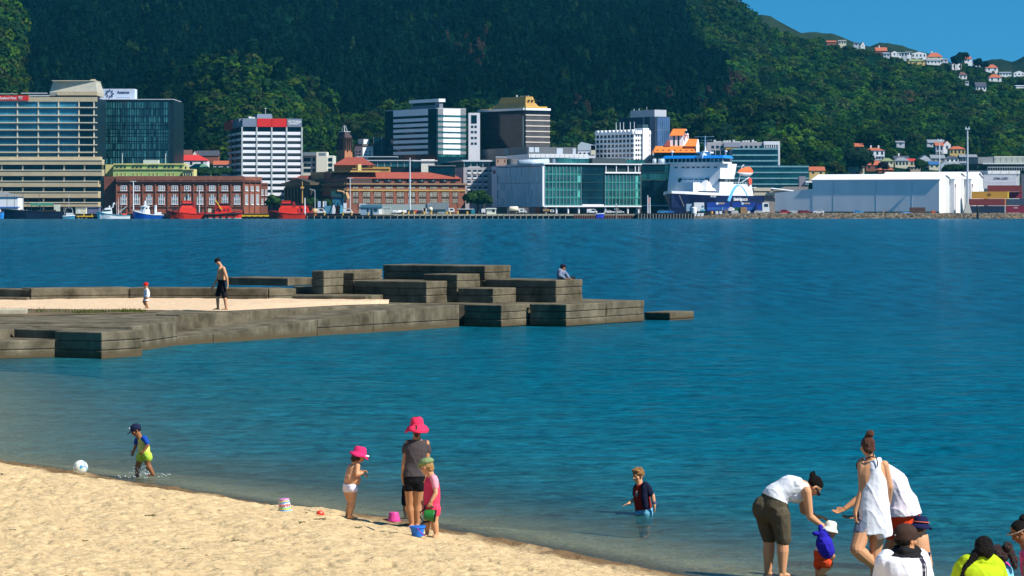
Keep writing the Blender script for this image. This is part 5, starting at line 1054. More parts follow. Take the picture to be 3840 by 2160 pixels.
def hull(L_,Bw,hb,hs,mat_,name='hull',parent=None,low=None,full=.5):
 """bow at +x, z=0 the water; hs stern freeboard, hb bow freeboard"""
 rings=[]
 for t in(0,.12,.35,.6,.8,.92,1.0):
  w_=Bw/2*(1 if t<full else max(.03,math.sqrt(max(0,1-((t-full)/(1-full))**2.2))))*(.88+.12*min(1,t*6));z=hs+(hb-hs)*max(0,(t-.25)/.75)**1.7
  x=(t-.5)*L_;wl=w_*(.86 if t<.7 else .55);xo=-L_*.045*(t>.9)*(1 if t>.95 else .4)
  rings.append([(x,-w_,z),(x+xo*.4,-(w_+wl)/2,z*.35),(x+xo,-wl,-.6),(x+xo,wl,-.6),(x+xo*.4,(w_+wl)/2,z*.35),(x,w_,z)])
 MB().loft(rings).build(name,mat_,parent)
 gun=MB()
 for sgn in(0,5):gun.tube([Vector(r[sgn])+Vector((0,0,.05))for r in rings],.16,5)
 gun.build('gunwale',low or mat_,parent)
def vessel(name,label,cat,pxc,Y,rz):return thing(name,label,cat,(xat(pxc,Y),Y,0),rz)
TR=mat('tug_red',(.66,.028,.008),var=.08,scale=.4,rough=.45);TRD=mat('tug_dark_red',(.30,.012,.012),var=.15)
def tug(label,pxc,Y,rz,L_=17,mast=True,big=True,wheel=1.0):
 t=vessel('tugboat',label,'tugboat',pxc,Y,rz);hull(L_,6.6,3.3,1.9,TR,'hull',t,TRD)
 MB().tube([((k-.5)*L_*.98,-3.2 if k<.6 else-3.2*math.sqrt(max(0.02,1-((k-.55)/.46)**2)),1.7+1.2*max(0,k-.3)**1.5)for k in np.linspace(0,1,12)],.32,6).build('fender',BLK,t)
 MB().loft([[(-3.6,-2.3,1.8),(3.6,-2.3,2.3),(3.6,2.3,2.3),(-3.6,2.3,1.8)],[(-3.2,-2.1,4.6),(3.0,-2.1,4.6),(3.0,2.1,4.6),(-3.2,2.1,4.6)]]).build('deckhouse',TR,t)
 MB().loft([[(-2.2,-1.9,4.6),(2.6,-1.9,4.6),(2.6,1.9,4.6),(-2.2,1.9,4.6)],[(-1.5,-1.5,7.1*wheel),(1.9,-1.5,7.1*wheel),(1.9,1.5,7.1*wheel),(-1.5,1.5,7.1*wheel)]]).build('wheelhouse',TR,t)
 MB().box(-2.25,2.55,-1.85,1.85,5.5,6.3).build('window_band',mat('tug_window',(.02,.006,.008),rough=.2,var=.3),t);MB().box(-1.7,2.1,-1.65,1.65,7.1*wheel,7.4*wheel).build('roof',TR,t)
 MB().box(-3.4,-2.6,-1.6,-.8,4.6,7.0).box(-3.4,-2.6,.8,1.6,4.6,7.0).build('funnel',TRD,t)
 MB().box(3.9,5.4,-.8,.8,2.2,3.3).build('winch',TRD,t);MB().tube([((k-.5)*L_*.96,-3.36 if k<.6 else-3.36*math.sqrt(max(0.02,1-((k-.55)/.46)**2)),.12)for k in np.linspace(0,1,12)],.2,5).build('boot_stripe',mat('boot_green',(.25,.35,.3),var=.2),t)
 for k in range(5):MB().tube([(-6+k*2.6,-3.5,.6),(-6+k*2.6,-3.5,1.3)],.42,8).build('fender_tyre',BLK,t)
 rl=MB().box(-4,4,-2.42,-2.36,5.25,5.32)
 for k in range(6):rl.box(-3.9+k*1.5,-3.82+k*1.5,-2.42,-2.36,4.6,5.3)
 rl.build('railing',mat('rail_orange',(.75,.12,.03),var=.1),t)
 for k in range(4):MB().box(-3+k*1.6,-2.5+k*1.6,-2.34,-2.2,3.2,3.9).build('porthole',WIN,t)
 if mast:MB().tube([(0,0,7.2),(0,0,11.8)],[.35,.12],6).box(-.6,.6,-.9,.9,9,9.2).build('mast',mat('mast_dark_green',(.02,.05,.03),var=.2),t)
 MB().box(-L_*.46,-L_*.3,-2,2,1.9,2.6).build('tow_deck',TRD,t)
 return t
tug('large red tug with sloped wheelhouse in front of the brick warehouse',700,1191,math.radians(197),16.5)
t=tug('red tug with yellow crane arm, beside the large red tug',838,1192,math.radians(4),15.5,mast=False,wheel=.86)
MB().tube([(-1.5,-.5,4.6),(-3.2,-2.4,7.6),(-.6,-2.7,3.6)],.22,6).build('crane_arm',YEL,t);MB().tube([(-2,0,5),(-2,0,12)],[.2,.1],6).build('mast',mat('mast_brown',(.2,.1,.04),var=.1),t);MB().box(-6.2,-4.9,-1.9,-.8,2,4.2).build('tank',mat('tank_cream',(.6,.6,.45),var=.1),t);MB().box(-4.6,-2.2,-1.9,1,2,3.8).build('winch_house',mat('black_box',(.02,.02,.02),var=.2),t)
t=tug('red tug with dark hull moored left of the black timber wharf',1075,1192,math.radians(187),15.0,mast=False);
MB().box(-7,7,-3.45,-3.2,-.4,1.6).build('dark_strake',WET,t)
t=tug('red tug with tall yellow mast behind the white pole',1128,1200,math.radians(8),13.5,mast=False,wheel=.8)
MB().tube([(.6,0,6),(.6,0,15.5)],[.35,.15],6).box(-.1,1.3,-.8,.8,12.4,13.2).build('mast',mat('mast_orange',(.55,.3,.08),var=.1),t);MB().lathe([(0,0),(.9,.2),(1.1,1),(.9,1.8),(0,2)],(5.5,-1.5,2.2),n=10).build('buoy',mat('buoy_tan',(.7,.45,.2),var=.1),t)
FWH=mat('boat_white',(.78,.80,.80),var=.05,rough=.4)
t=vessel('fishing_boat','white fishing launch with raised wheelhouse and mast, left of the blue hulled boat','boat',424,1190,math.radians(196));hull(13.5,4.2,2.9,1.3,FWH,'hull',t,mat('boat_teal_trim',(.1,.3,.34),var=.1))
MB().loft([[(.5,-1.6,2.0),(5.0,-1.3,2.3),(5.0,1.3,2.3),(.5,1.6,2.0)],[(.8,-1.5,4.6),(3.2,-1.3,4.4),(3.2,1.3,4.4),(.8,1.5,4.6)]]).build('cabin',FWH,t);MB().box(.9,4.15,-1.52,1.52,3.1,3.7).build('window_band',WIN,t)
MB().tube([(.3,-1.1,4.5),(-.4,-.9,6.6),(-.4,.9,6.6),(.3,1.1,4.5)],.16,6).box(-.8,.3,-1.3,1.3,5.9,6.1).build('arch',FWH,t);MB().tube([(-2.2,0,1.6),(-2.2,0,8.6)],[.18,.1],6).tube([(-2.2,0,2.5),(-5.6,0,5.0)],.14,6).build('mast',STEEL,t);MB().box(-5.5,-3.8,-1.2,1.2,1.3,2.2).build('fish_bin',mat('bin_red',(.6,.06,.04),var=.1),t);MB().lathe([(0,0),(.3,.1),(.3,.6),(0,.8)],(1.5,0,4.6),n=8).build('radar',FWH,t);MB().tube([(-1.5,0,1.6),(-1.5,0,7)],.07,5).tube([(-3.2,.8,1.6),(-3.2,.8,9)],.06,5).build('aerial',STEEL,t)
t=vessel('fishing_boat','blue hulled trawler with white upper works and round wheelhouse','boat',555,1192,math.radians(192));hull(12.5,4.6,3.2,1.5,mat('hull_bright_blue',(.008,.09,.42),var=.08,rough=.4),'hull',t,FWH)
MB().loft([[(3.2+0,-2,2.2),(5.6,-.9,2.7),(5.6,.9,2.7),(3.2,2,2.2)],[(3.0,-2.0,3.4),(5.9,-.9,3.5),(5.9,.9,3.5),(3.0,2.0,3.4)]]).build('bow_bulwark',FWH,t)
MB().lathe([(2.1,1.8),(2.0,3.6),(1.9,3.6),(1.85,4.9),(2.05,5.0),(2.0,5.2),(.8,5.4)],(1.2,0,0),n=12).build('wheelhouse',FWH,t)
for a in range(8):an=a*math.pi/4+.3;MB().box(-.3,.3,-.05,.05,0,.6).build('window',WIN,t).matrix_local=Matrix.Translation((1.2+1.93*math.cos(an),1.93*math.sin(an),4.0))@Matrix.Rotation(an+math.pi/2,4,'Z')
MB().tube([(1.2,0,5.3),(1.2,0,7.4)],[.5,.25],8).box(.6,1.8,-.6,.6,6.2,6.4).build('mast',FWH,t);MB().tube([(-3,0,1.5),(-3.1,0,5.6)],[.55,.5],8).build('funnel',FWH,t);MB().box(-5.4,-2.6,-1.4,1.4,1.4,2.7).build('deckhouse',FWH,t)
t=vessel('trawler','long black hulled vessel with green shelter roof at the left edge','boat',128,1188,math.radians(184));hull(27,6.5,4.0,2.9,mat('hull_black_blue',(.006,.014,.04),var=.5,scale=.4,rough=.5),'hull',t,WET)
MB().box(-9,-1.5,-2,2,2.8,3.6).build('deckhouse',WET,t);MB().loft([[(-8.0,-2.4,5.4),(1.6,-2.4,5.4),(1.6,2.4,5.4),(-8.0,2.4,5.4)],[(-7.4,-.4,6.5),(1.0,-.4,6.5),(1.0,.4,6.5),(-7.4,.4,6.5)]]).build('shelter_roof',mat('green_canvas',(.02,.14,.09),var=.15),t)
MB().box(-10.4,-8.2,-1.8,1.8,3,5.8).build('wheelhouse',mat('boat_cream',(.6,.6,.48),var=.1),t)
for x in(-7,-4,-1,1.2):MB().tube([(x,-2,3),(x,-2,5.5)],.1,5).build('post',mat('post_tan',(.4,.34,.25),var=.1),t)
for x,h in((11,10),(8,9.5),(4.5,10.5),(-2,10),(2.6,8)):MB().tube([(x,0,2.8),(x,0,h)],.09,5).build('mast',mat('mast_dark',(.05,.05,.06),var=.1),t)
mb=MB()
for k in range(16):mb.box(1+k*.75,1.9+k*.75-.3,-1.5+(k%3)*.8,-.6+(k%3),2.8,3.4+.5*(k*7%3)/2)
mb.build('deck_gear',mat('deck_gear',(.3,.3,.3),var=.6,scale=1),t);MB().tube([(-3,1,3.4),(-1.5,1,6.8),(-.4,1,6.4)],.12,5).tube([(-2.4,-1,3),(-2.4,-1,7)],.1,5).build('gantry',STEEL,t)
t=vessel('workboat','small teal workboat with lattice frame behind the black vessel stern','boat',258,1186,math.radians(10));hull(5,2.4,1.4,1.0,mat('hull_teal',(.05,.25,.38),var=.15),'hull',t,FWH);MB().tube([(-2,0,1),(-1.2,0,4.4),(1.2,0,4.4),(2,0,1)],.1,5).tube([(0,0,4.4),(0,0,9)],.08,5).box(-.5,.5,-.5,.5,8.9,9.1).box(-1.2,1.6,-.8,.8,1,2.4).build('frame',STEEL,t)
t=vessel('workboat','bright blue bow of a boat cut by the left frame edge','boat',-25,1186,math.radians(0));hull(9,3,3,1.5,mat('hull_azure',(.02,.22,.6),var=.1),'hull',t,WET);MB().box(-3,0,-1,1,1.5,3.5).build('cabin',FWH,t)
t=vessel('workboat','small bright blue boat hull lying at the sheet pile wharf','boat',2250,1197,math.radians(5));hull(3.4,1.6,1.2,1.0,mat('hull_royal',(.01,.04,.5),var=.1),'hull',t,FWH);MB().box(-.6,.5,-.4,.4,1,1.6).build('cabin',mat('royal2',(.02,.06,.45),var=.1),t);t.location.z=.9
TYRE=mat('tyre',(.012,.012,.012),var=.2)
def car(label,px,py,Y,m,rz=0,L_=4.3,h=1.45,van=False,group='vehicles parked on the quay'):
 p=at(px,py,Y);t=thing('parked_car' if not van else 'parked_van',label,'car' if not van else 'van',(p.x,p.y,GZ+.06),rz,group);l=L_/2;w_=.86
 pr=[(-l,.3),(l,.3),(l,.75),(l*.95,.88),(l*.5,.98),(l*.18,h),(-l*.62,h),(-l*.92,.95),(-l,.85)]if not van else[(-l,.3),(l,.3),(l,.9),(l*.85,1.05),(l*.55,h*.97),(l*.4,h),(-l*.97,h),(-l,h*.9)]
 MB().prism(pr,-w_,w_).build('body',m,t,bevel=.08)
 gz=[(l*.44,1.0),(l*.17,h-.1),(-l*.58,h-.1),(-l*.82,1.0)]if not van else[(l*.74,1.1),(l*.5,h-.15),(-l*.1,h-.15),(-l*.1,1.1)]
 MB().prism(gz,-w_-.02,w_+.02).build('window',WIN,t)
 for x in(-l*.62,l*.64):
  for y in(-w_,w_):MB().lathe([(0,0),(.32,0),(.32,.2),(0,.2)],(x,y-.1,.32),(0,1,0),n=12).build('wheel',TYRE,t)
 return t
CR=mat('car_red',(.42,.012,.012),var=.06,rough=.35);CS=mat('car_silver',(.55,.57,.58),var=.06,rough=.35);CM=mat('car_maroon',(.22,.012,.018),var=.1,rough=.35);CD=mat('car_dark',(.02,.02,.025),var=.2,rough=.35);CW_=mat('car_white',(.78,.78,.78),var=.03,rough=.35);CB=mat('car_blue',(.06,.28,.55),var=.06,rough=.35)
car('bright red pickup nose left before the blue grey shed wall',2944,800,1211,CR,0,4.6,1.7);car('silver sports car between the red pickup and maroon car',2979,800,1211,CS,0,4.4,1.25);car('maroon car right of the silver car',3008,800,1211,CM,0,4.3,1.4);car('dark maroon hatchback behind the maroon car',3026,800,1213,CM,0,3.6,1.4)
car('white estate car alone by the shed wall',3069,800,1211,CW_,math.pi,4.6,1.5);car('light blue car alone below the long shed wall',3219,800,1211,CB,0,4.2,1.4)
car('white van half hidden by the hut on the concrete wharf',1826,798,1210,CW_,0,4.6,2.0,van=True);car('silver van right of the tanker with a pale drum',1955,795,1212,CS,0,4.6,2.2,van=True);car('white van parked under the glass office block',2220,797,1216,CW_,0,4.4,1.9,van=True)
car('grey car under the glass office block pillars',2322,800,1217,CS,0,4.2,1.4);car('pale car at the far pillar of the glass office block',2284,799,1219,CW_,0,4.2,1.4)
car('light blue car on the dark jetty',2484,797,1204,CB,0,4.2,1.5);car('blue car next to the light blue car on the jetty',2509,797,1205,mat('car_blue2',(.03,.15,.42),var=.1,rough=.35),0,4.2,1.5);car('grey car half behind the crates near the rocky shore',2848,799,1209,CS,0,4.4,1.4)
for k,(q,m_,lb)in enumerate(((1484,CS,'silver car first in the row on the concrete wharf'),(1500,CW_,'white car second in the row beside the tall mast'),(1516,CS,'pale car third in the row beside the tall mast'),(1530,CD,'dark car just left of the tall mast foot'),(1546,CD,'black car just right of the tall mast foot'),(1562,CR,'red car in the dark row on the wharf'),(1576,CD,'black car at the right end of the wharf row'))):
 car(lb,q,797,1207+(k%2)*3,m_,math.radians(75+10*(k%3)),4.2,1.45)
for k,(q,m_,lb)in enumerate(((1508,CB,'blue car in the back row left of the mast'),(1540,CD,'dark car in the back row behind the mast'),(1568,CS,'silver car in the back row near the tanker'))):car(lb,q,795,1214,m_,math.radians(80),4.2,1.5)
def truck(label,pxa,pxb,Y,boxm,cabm,pyt,cab='R',tank=False,cabw=2.4,py_cab=None,name='truck'):
 a,b_=xat(pxa,Y),xat(pxb,Y);t=thing(name,label,'truck',(a,Y,GZ+.06));L_=b_-a;h=zat(pyt,Y)-GZ;c0,c1=(L_-cabw,L_)if cab=='R' else(0,cabw);x0,x1=(0,L_-cabw-.3)if cab=='R' else(cabw+.3,L_)
 if tank:MB().tube([(x0,1.2,h*.62),(x0+.3,1.2,h*.62),(x1-.3,1.2,h*.62),(x1,1.2,h*.62)],[h*.2,h*.34,h*.34,h*.2],14).build('tank',boxm,t,smooth=True)
 else:MB().box(x0,x1,0,2.4,1.0,h).build('cargo_box',boxm,t)
 MB().box(0,L_,.5,1.9,.6,1.0).build('chassis',TYRE,t);hc=h*.85 if py_cab is None else zat(py_cab,Y)-GZ
 if cabm:
  s=1 if cab=='R' else-1;cm=(c0+c1)/2;hw=cabw/2
  MB().prism([(cm-hw,.7),(cm+hw,.7),(cm+s*hw if s>0 else cm+hw,1.4),(cm+hw*(.75 if s>0 else 1),hc),(cm-hw*(1 if s>0 else .75),hc),(cm-hw,1.4)],.05,2.3).build('cab',cabm,t);MB().box(cm-hw*.5,cm+hw*.6,-.02,2.4,hc*.62,hc*.88).build('window',WIN,t)
 for x in(x0+.8,x0+1.9,(c0+c1)/2):MB().lathe([(0,0),(.5,0),(.5,.3),(0,.3)],(x,.1,.5),(0,1,0),n=12).build('wheel',TYRE,t);MB().lathe([(0,0),(.5,0),(.5,.3),(0,.3)],(x,2.0,.5),(0,1,0),n=12).build('wheel',TYRE,t)
 return t
CRM2=mat('tank_cream_white',(.74,.68,.52),var=.05)
truck('cream tank trailer on the concrete wharf before the station',1608,1646,1212,CRM2,None,776,tank=True);truck('white truck with blue grey box right of the cream tanker',1670,1704,1210,mat('box_blue_grey',(.16,.2,.28),var=.1),WHT,777);truck('truck with a big cream drum before the finned office wall',1909,1966,1207,CRM2,WHT,773,tank=True,cabw=2.2,py_cab=784);truck('small truck with brown load by the first office pillar',2036,2078,1208,mat('load_brown',(.3,.18,.08),var=.3),WHT,784,cabw=1.6)
TBL=mat('trailer_blue',(.008,.045,.30),var=.08,scale=.3)
for px0,px1,lb in((2652,2742,'long royal blue trailer with emblem, left of the two before the ferry'),(2746,2838,'long royal blue trailer with emblem, right of the two before the ferry')):
 t=truck(lb,px0,px1,1219,TBL,None,759,cabw=.4);l_=xat(px1,1219)-xat(px0,1219)
 MB().box(0,l_-.7,-.03,.2,1.6,2.6).build('stripe',mat('stripe_blue',(.03,.12,.42),var=.1),t);MB().lathe([(0,0),(.55,0),(.55,.05),(0,.06)],(l_*.42,-.04,4.2),(0,-1,0),n=12).build('emblem',mat('emblem_pale',(.6,.7,.8),var=.1),t);MB().box(l_*.48,l_*.72,-.05,.1,4.0,4.6).build('lettering_panel',mat('panel_tan',(.5,.36,.2),var=.2,scale=2),t)
truck('white tractor unit at the right end of the blue trailers',2838,2886,1217,TBL,WHT,766,cabw=3.0,py_cab=760)
t=truck('white box trailer with blue mark left of the blue trailers',2603,2646,1216,WHT,None,760,cabw=.3);MB().box(2.6,4.6,-.06,.1,1.1,1.8).build('stripe',mat('aqua_stripe',(.08,.45,.6),var=.1),t);MB().lathe([(0,0),(.5,0),(.5,.05),(0,.06)],(3.6,-.04,3.0),(0,-1,0),n=10).build('emblem',mat('aqua_mark',(.1,.3,.4),var=.1),t)
truck('pale blue box trailer left of the white box trailer',2574,2600,1217,mat('box_pale_blue',(.28,.42,.55),var=.08),None,765,cabw=.3)
def prop(name,label,cat,px,py,Y,mb,m,rz=0,z=None):
 p=at(px,py,Y);o=mb.build(name,m);o.location=(p.x,p.y,GZ+.06 if z is None else z);o.rotation_euler.z=rz;return tag(o,label,cat)
prop('water_tank','white upright cylindrical tank on the quay edge before the ferry','tank',2602,795,1205,MB().lathe([(0,0),(1.15,0),(1.15,2.5),(.3,2.8),(0,2.8)],n=16),WHT)
prop('wooden_crate','tall tan wooden crate stack by the rocky shore','crate',2789,798,1206,MB().box(-1.3,1.3,-1,1,0,2.7).box(-1.35,1.35,-1.05,1.05,.8,.95).box(-1.35,1.35,-1.05,1.05,1.7,1.85),mat('crate_tan',(.34,.21,.10),var=.25,scale=1.5))
prop('wooden_crate','small brown crate left of the tan crate stack','crate',2723,797,1206,MB().box(-.6,.6,-.6,.6,0,1.7).box(-.65,.65,-.65,.65,.7,.85),mat('crate_brown',(.22,.15,.08),var=.3,scale=1.5))
prop('skip_bin','dark green skip beside the tan crate stack','skip',2766,796,1208,MB().loft([[(-1.1,-.9,0),(1.1,-.9,0),(1.1,.9,0),(-1.1,.9,0)],[(-1.3,-1,2.6),(1.3,-1,2.6),(1.3,1,2.6),(-1.3,1,2.6)]]),mat('skip_green',(.012,.10,.035),var=.15))
prop('boat_trailer','white boat on a trailer between skip and forklift','boat',2743,786,1210,MB().loft([[(-1.3,-.6,1.2),(1.2,-.5,1.2),(1.2,.5,1.2),(-1.3,.6,1.2)],[(-1.4,-.9,2.2),(1.8,-.2,2.4),(1.8,.2,2.4),(-1.4,.9,2.2)]]).box(-.8,.4,-.5,.5,2.2,2.7),WHT)
prop('concrete_block','pale grey block heap in front of the green skip','block',2756,799,1204,MB().box(-1.5,1.4,-.5,.5,0,1.0).box(-1.3,1.1,-.4,.4,1,1.3),mat('block_pale',(.5,.5,.48),var=.2,scale=1))
t=thing('forklift','dark forklift truck with cage before the blue trailers','forklift',(xat(2699,1207),1207,GZ+.06));MB().box(-1.2,1.1,-.6,.6,.4,1.2).build('body',mat('forklift_dark',(.03,.06,.07),var=.2),t);MB().tube([(-.9,-.5,1.2),(-.7,-.5,2.6),(.6,-.5,2.6),(.9,-.5,1.2)],.08,5).tube([(-.9,.5,1.2),(-.7,.5,2.6),(.6,.5,2.6),(.9,.5,1.2)],.08,5).box(-.75,.65,-.55,.55,2.58,2.66).build('cage',mat('cage_teal',(.05,.14,.17),var=.2),t);MB().box(1.1,1.25,-.4,.4,.1,2.7).build('fork_mast',STEEL,t)
for x in(-.8,.7):
 for y in(-.6,.6):MB().lathe([(0,0),(.4,0),(.4,.2),(0,.2)],(x,y-.1,.4),(0,1,0),n=12).build('wheel',TYRE,t)
for q,lb in((2607,'white slanted board first of three on the rocky point'),(2621,'white slanted board second of three on the rocky point'),(2634,'white slanted board third of three on the rocky point')):prop('notice_board',lb,'board',q,808,1200,MB().prism([(-.75,0),(.35,0),(.75,1.3),(-.45,1.3)],-.1,.1),WHT,z=1.0)
for q,lb in((2690,'white slanted board left of a pair by the grass bank'),(2704,'white slanted board right of a pair by the grass bank')):prop('notice_board',lb,'board',q,801,1201,MB().prism([(-.6,0),(.5,0),(.25,1.2),(-.75,1.2)],-.1,.1),WHT,z=1.9)
prop('barrel','orange yellow drum on the quay under the blue trailer','drum',2669,796,1206,MB().lathe([(0,0),(.5,0),(.55,.5),(.5,1),(0,1)],n=12),mat('drum_orange',(.7,.35,.03),var=.1));prop('storage_bin','small white bin right of the tan crate stack','bin',2808,798,1207,MB().box(-.5,.5,-.5,.5,0,1).box(-.55,.55,-.55,.55,1,1.1),WHT)
for q,lb in((2894,'orange traffic cone left of a pair by the shed end'),(2900,'orange traffic cone right of a pair by the shed end')):prop('traffic_cone',lb,'cone',q,800,1208,MB().box(-.25,.25,-.25,.25,0,.06).lathe([(.2,.06),(.05,.8)],n=10),mat('cone_orange',(.75,.12,.02),var=.05))
prop('pallet_stack','dark red brown stack of timber against the shed wall','stack',3440,800,1209,MB().box(-3.2,3.0,-.6,.6,0,2.6).box(-3.25,3.05,-.65,.65,.8,.9).box(-3.25,3.05,-.65,.65,1.7,1.8).box(3.0,3.25,-.6,.6,0,2.7),mat('timber_dark',(.09,.045,.035),var=.35,scale=.8));prop('storage_bin','orange red bin by the gable of the long shed','bin',3500,799,1209,MB().loft([[(-.7,-.5,0),(.7,-.5,0),(.7,.5,0),(-.7,.5,0)],[(-.8,-.6,1.2),(.8,-.6,1.2),(.8,.6,1.2),(-.8,.6,1.2)]]),mat('bin_orange',(.62,.12,.03),var=.1));prop('marker_post','short tan post on the shore before the shed wall','post',3313,799,1206,MB().box(-.25,.25,-.25,.25,0,1.2).box(-.3,.3,-.3,.3,1.2,1.3),mat('post_tan2',(.4,.3,.18),var=.2));prop('dinghy','upturned blue dinghy lying on the shore road','boat',3395,799,1207,MB().loft([[(-2.4,-.3,0),(-2.4,.3,0),(-2.4,0,.3)],[(0,-.7,0),(0,.7,0),(0,0,.7)],[(2.2,-.5,0),(2.2,.5,0),(2.2,0,.55)]]),mat('dinghy_blue',(.05,.18,.4),var=.15))
b=Bld('harbour_cabin','blue grey cabin with rounded dark roof and white end on the timber wharf','cabin',1352,1352.5,1432,1204,2,z0=GZ+.2);b.b=5;CABM=mat('cabin_blue',(.24,.36,.46),var=.06);b.body(CABM,781,806);b.part('end_wall',WHT,(1420,1432.5,782,806),out=.12,inn=-5.1);MB().prismx([(-.3,b.z(781)),(5.3,b.z(781)),(5.0,b.z(771)),(2.5,b.z(767)),(0,b.z(769)),(-.3,b.z(775))],-.2,b.a+.1).build('roof',mat('cabin_roof',(.03,.11,.17),var=.1),b.root);b.part('door',WIN,(1390,1398,785,806),out=.1,inn=-.2)
for q in(1376,1402,1408):b.part('window',WIN,(q,q+7,783,794),out=.1,inn=-.2)
b=Bld('harbour_cabin','grey flat box store right of the blue grey cabin','cabin',None,1433,1466,1206,0,depth=4,z0=GZ+.2);b.body(mat('store_sage',(.38,.42,.4),var=.06),780,803);b.part('roof',STEEL,(1432,1467,779,781),out=.2,inn=-4);b.part('joint',GRY,(1444,1445,781,803),out=.05,inn=-.1)
b=Bld('low_building','long pale green grey low building before the station wall','building',None,1346,1680,1240,0,depth=6);b.body(mat('sage_wall',(.36,.42,.4),var=.06),766);b.part('raised_part',mat('grey_mid',(.24,.28,.3),var=.06),(1603,1682,760,785),out=.5,inn=-5);b.part('white_part',WHT,(1348,1372,764,776),out=.4,inn=-1)
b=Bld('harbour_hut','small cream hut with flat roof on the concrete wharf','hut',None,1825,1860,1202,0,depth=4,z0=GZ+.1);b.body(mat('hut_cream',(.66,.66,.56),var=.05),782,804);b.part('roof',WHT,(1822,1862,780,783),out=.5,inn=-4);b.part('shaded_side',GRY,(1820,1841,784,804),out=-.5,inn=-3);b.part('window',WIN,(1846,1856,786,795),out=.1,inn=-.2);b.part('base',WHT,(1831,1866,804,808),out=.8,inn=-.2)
b=Bld('open_shelter','teal ended open shelter with pale roof on the wharf','shelter',None,1718,1778,1208,0,depth=5);b.body(DGRY,786,None,inset=.3);b.part('roof',mat('shelter_roof',(.45,.5,.52),var=.06),(1714,1776,782.5,785.5),out=.6,inn=-5);b.part('end_wall',mat('teal_wall',(.02,.22,.28),var=.08),(1767,1780,784,804),out=.4,inn=-5)
for q,lb in((1632,'white and red kiosk box left of the cream tank'),(1590,'white striped drum store left of the tank trailer')):prop('kiosk',lb,'kiosk',q-38 if q>1600 else q,800,1209,MB().box(-.65,.65,-.5,.5,0,2.2).box(-.7,.7,-.55,.55,2.2,2.3),mat('kiosk_pale',(.7,.62,.6),var=.15,scale=1))
t=thing('crane','green cabbed wharf crane on splayed blue legs by the station','crane',(xat(1270,1212),1212,GZ));z_=lambda py:zat(py,1212)-GZ;x_=lambda px:xat(px,1212)-xat(1270,1212)
MB().loft([[(x_(1243),0,z_(738)),(x_(1290),0,z_(740)),(x_(1290),4,z_(740)),(x_(1243),4,z_(738))],[(x_(1240),0,z_(716)),(x_(1283),0,z_(718)),(x_(1283),4,z_(718)),(x_(1240),4,z_(716))]]).build('cab',mat('crane_green',(.01,.06,.06),var=.2),t)
MB().tube([(x_(1265),0,z_(716)),(x_(1288),0,z_(719)),(x_(1296),0,z_(748))],.5,6).tube([(x_(1296),0,z_(722)),(x_(1305),0,z_(746))],.9,4).build('jib',mat('crane_tan',(.48,.28,.12),var=.12),t)
MB().box(x_(1247),x_(1288),.5,3.5,z_(772),z_(742)).build('machine_house',mat('crane_blue',(.02,.16,.26),var=.1),t)
for q0,q1 in((1258,1246),(1275,1288)):MB().tube([(x_(q0),0,z_(752)),(x_(q1),-1,0)],.2,6).tube([(x_(q0),3,z_(752)),(x_(q1),4,0)],.2,6).build('leg',mat('crane_leg',(.02,.05,.06),var=.2),t)
MB().box(x_(1216),x_(1247),.4,3,0,z_(772)).build('counter_box',mat('crane_box',(.07,.22,.33),var=.1),t)
for q,lb,m_ in((1252,'white and green upright boat hull below the crane, left',WHT),(1281,'white and blue upright boat hull below the crane, right',mat('sail_blue',(.1,.4,.55),var=.1))):prop('upright_hull',lb,'boat',q,806,1205,MB().prism([(-.7,0),(.5,0),(.7,1.5),(.3,3.3),(-.3,3.6),(-.6,2)],-.4,.4),m_)
prop('white_board','white notice board standing by the crane','board',1294,775,1206,MB().box(-.65,.65,-.1,.1,2.2,4.4).tube([(0,0,0),(0,0,2.2)],.08,5),WHT)
for q,lb in((1192,'pale blue banner, left of three by the street lamp'),(1211,'white narrow banner in the middle of three'),(1219,'blue banner, right of three by the street lamp')):prop('banner',lb,'banner',q,778,1213,MB().tube([(0,0,0),(0,0,5.2)],.05,5).box(.05,1.2 if q==1192 else .6,-.04,.04,2.6,5.2),mat('banner_pale',(.4,.5,.7),var=.1)if q!=1211 else WHT)
car('white and red van behind the banners',1200,800,1211,CW_,0,4.6,2.1,van=True);car('white van right of the crane',1302,797,1212,CW_,0,4.6,2.0,van=True)
b=Bld('container_office','cream portable cabin on the quay left of the white fishing launch','cabin',None,284,322,1206,0,depth=3,z0=GZ+.1);b.body(mat('cabin_cream',(.72,.70,.52),var=.05),781,802);b.part('roof',mat('roof_cream',(.6,.6,.46),var=.05),(283,323,779,781.5),out=.2,inn=-3);b.part('door',WHT,(291,300,784,801),out=.05,inn=-.1)
b=Bld('storage_shed','slate blue low shed behind the cream portable cabin','shed',None,322,372,1210,0,depth=5);b.body(mat('slate_blue',(.12,.14,.24),var=.1),776);b.part('roof',GRY,(320,374,774.5,777),out=.4,inn=-5)
t=thing('loading_frame','yellow loading platform on struts over the water left of the fishing launch','platform',(xat(315,1200),1200,0));u_=lambda px:xat(px,1200)-xat(315,1200);MB().box(u_(287),u_(346),0,2,zat(813,1200),zat(809,1200)).box(u_(312),u_(316),0,.4,zat(809,1200),zat(803,1200)).box(u_(343),u_(346),0,.4,zat(809,1200),zat(803,1200)).build('platform',YEL,t);MB().tube([(u_(290),.2,zat(813,1200)),(u_(300),.2,-.5)],.12,5).tube([(u_(312),.2,zat(813,1200)),(u_(300),.2,-.5)],.12,5).tube([(u_(326),.2,zat(813,1200)),(u_(322),.2,-.5)],.12,5).build('strut',mat('strut_tan',(.4,.34,.26),var=.2),t)
b0=None
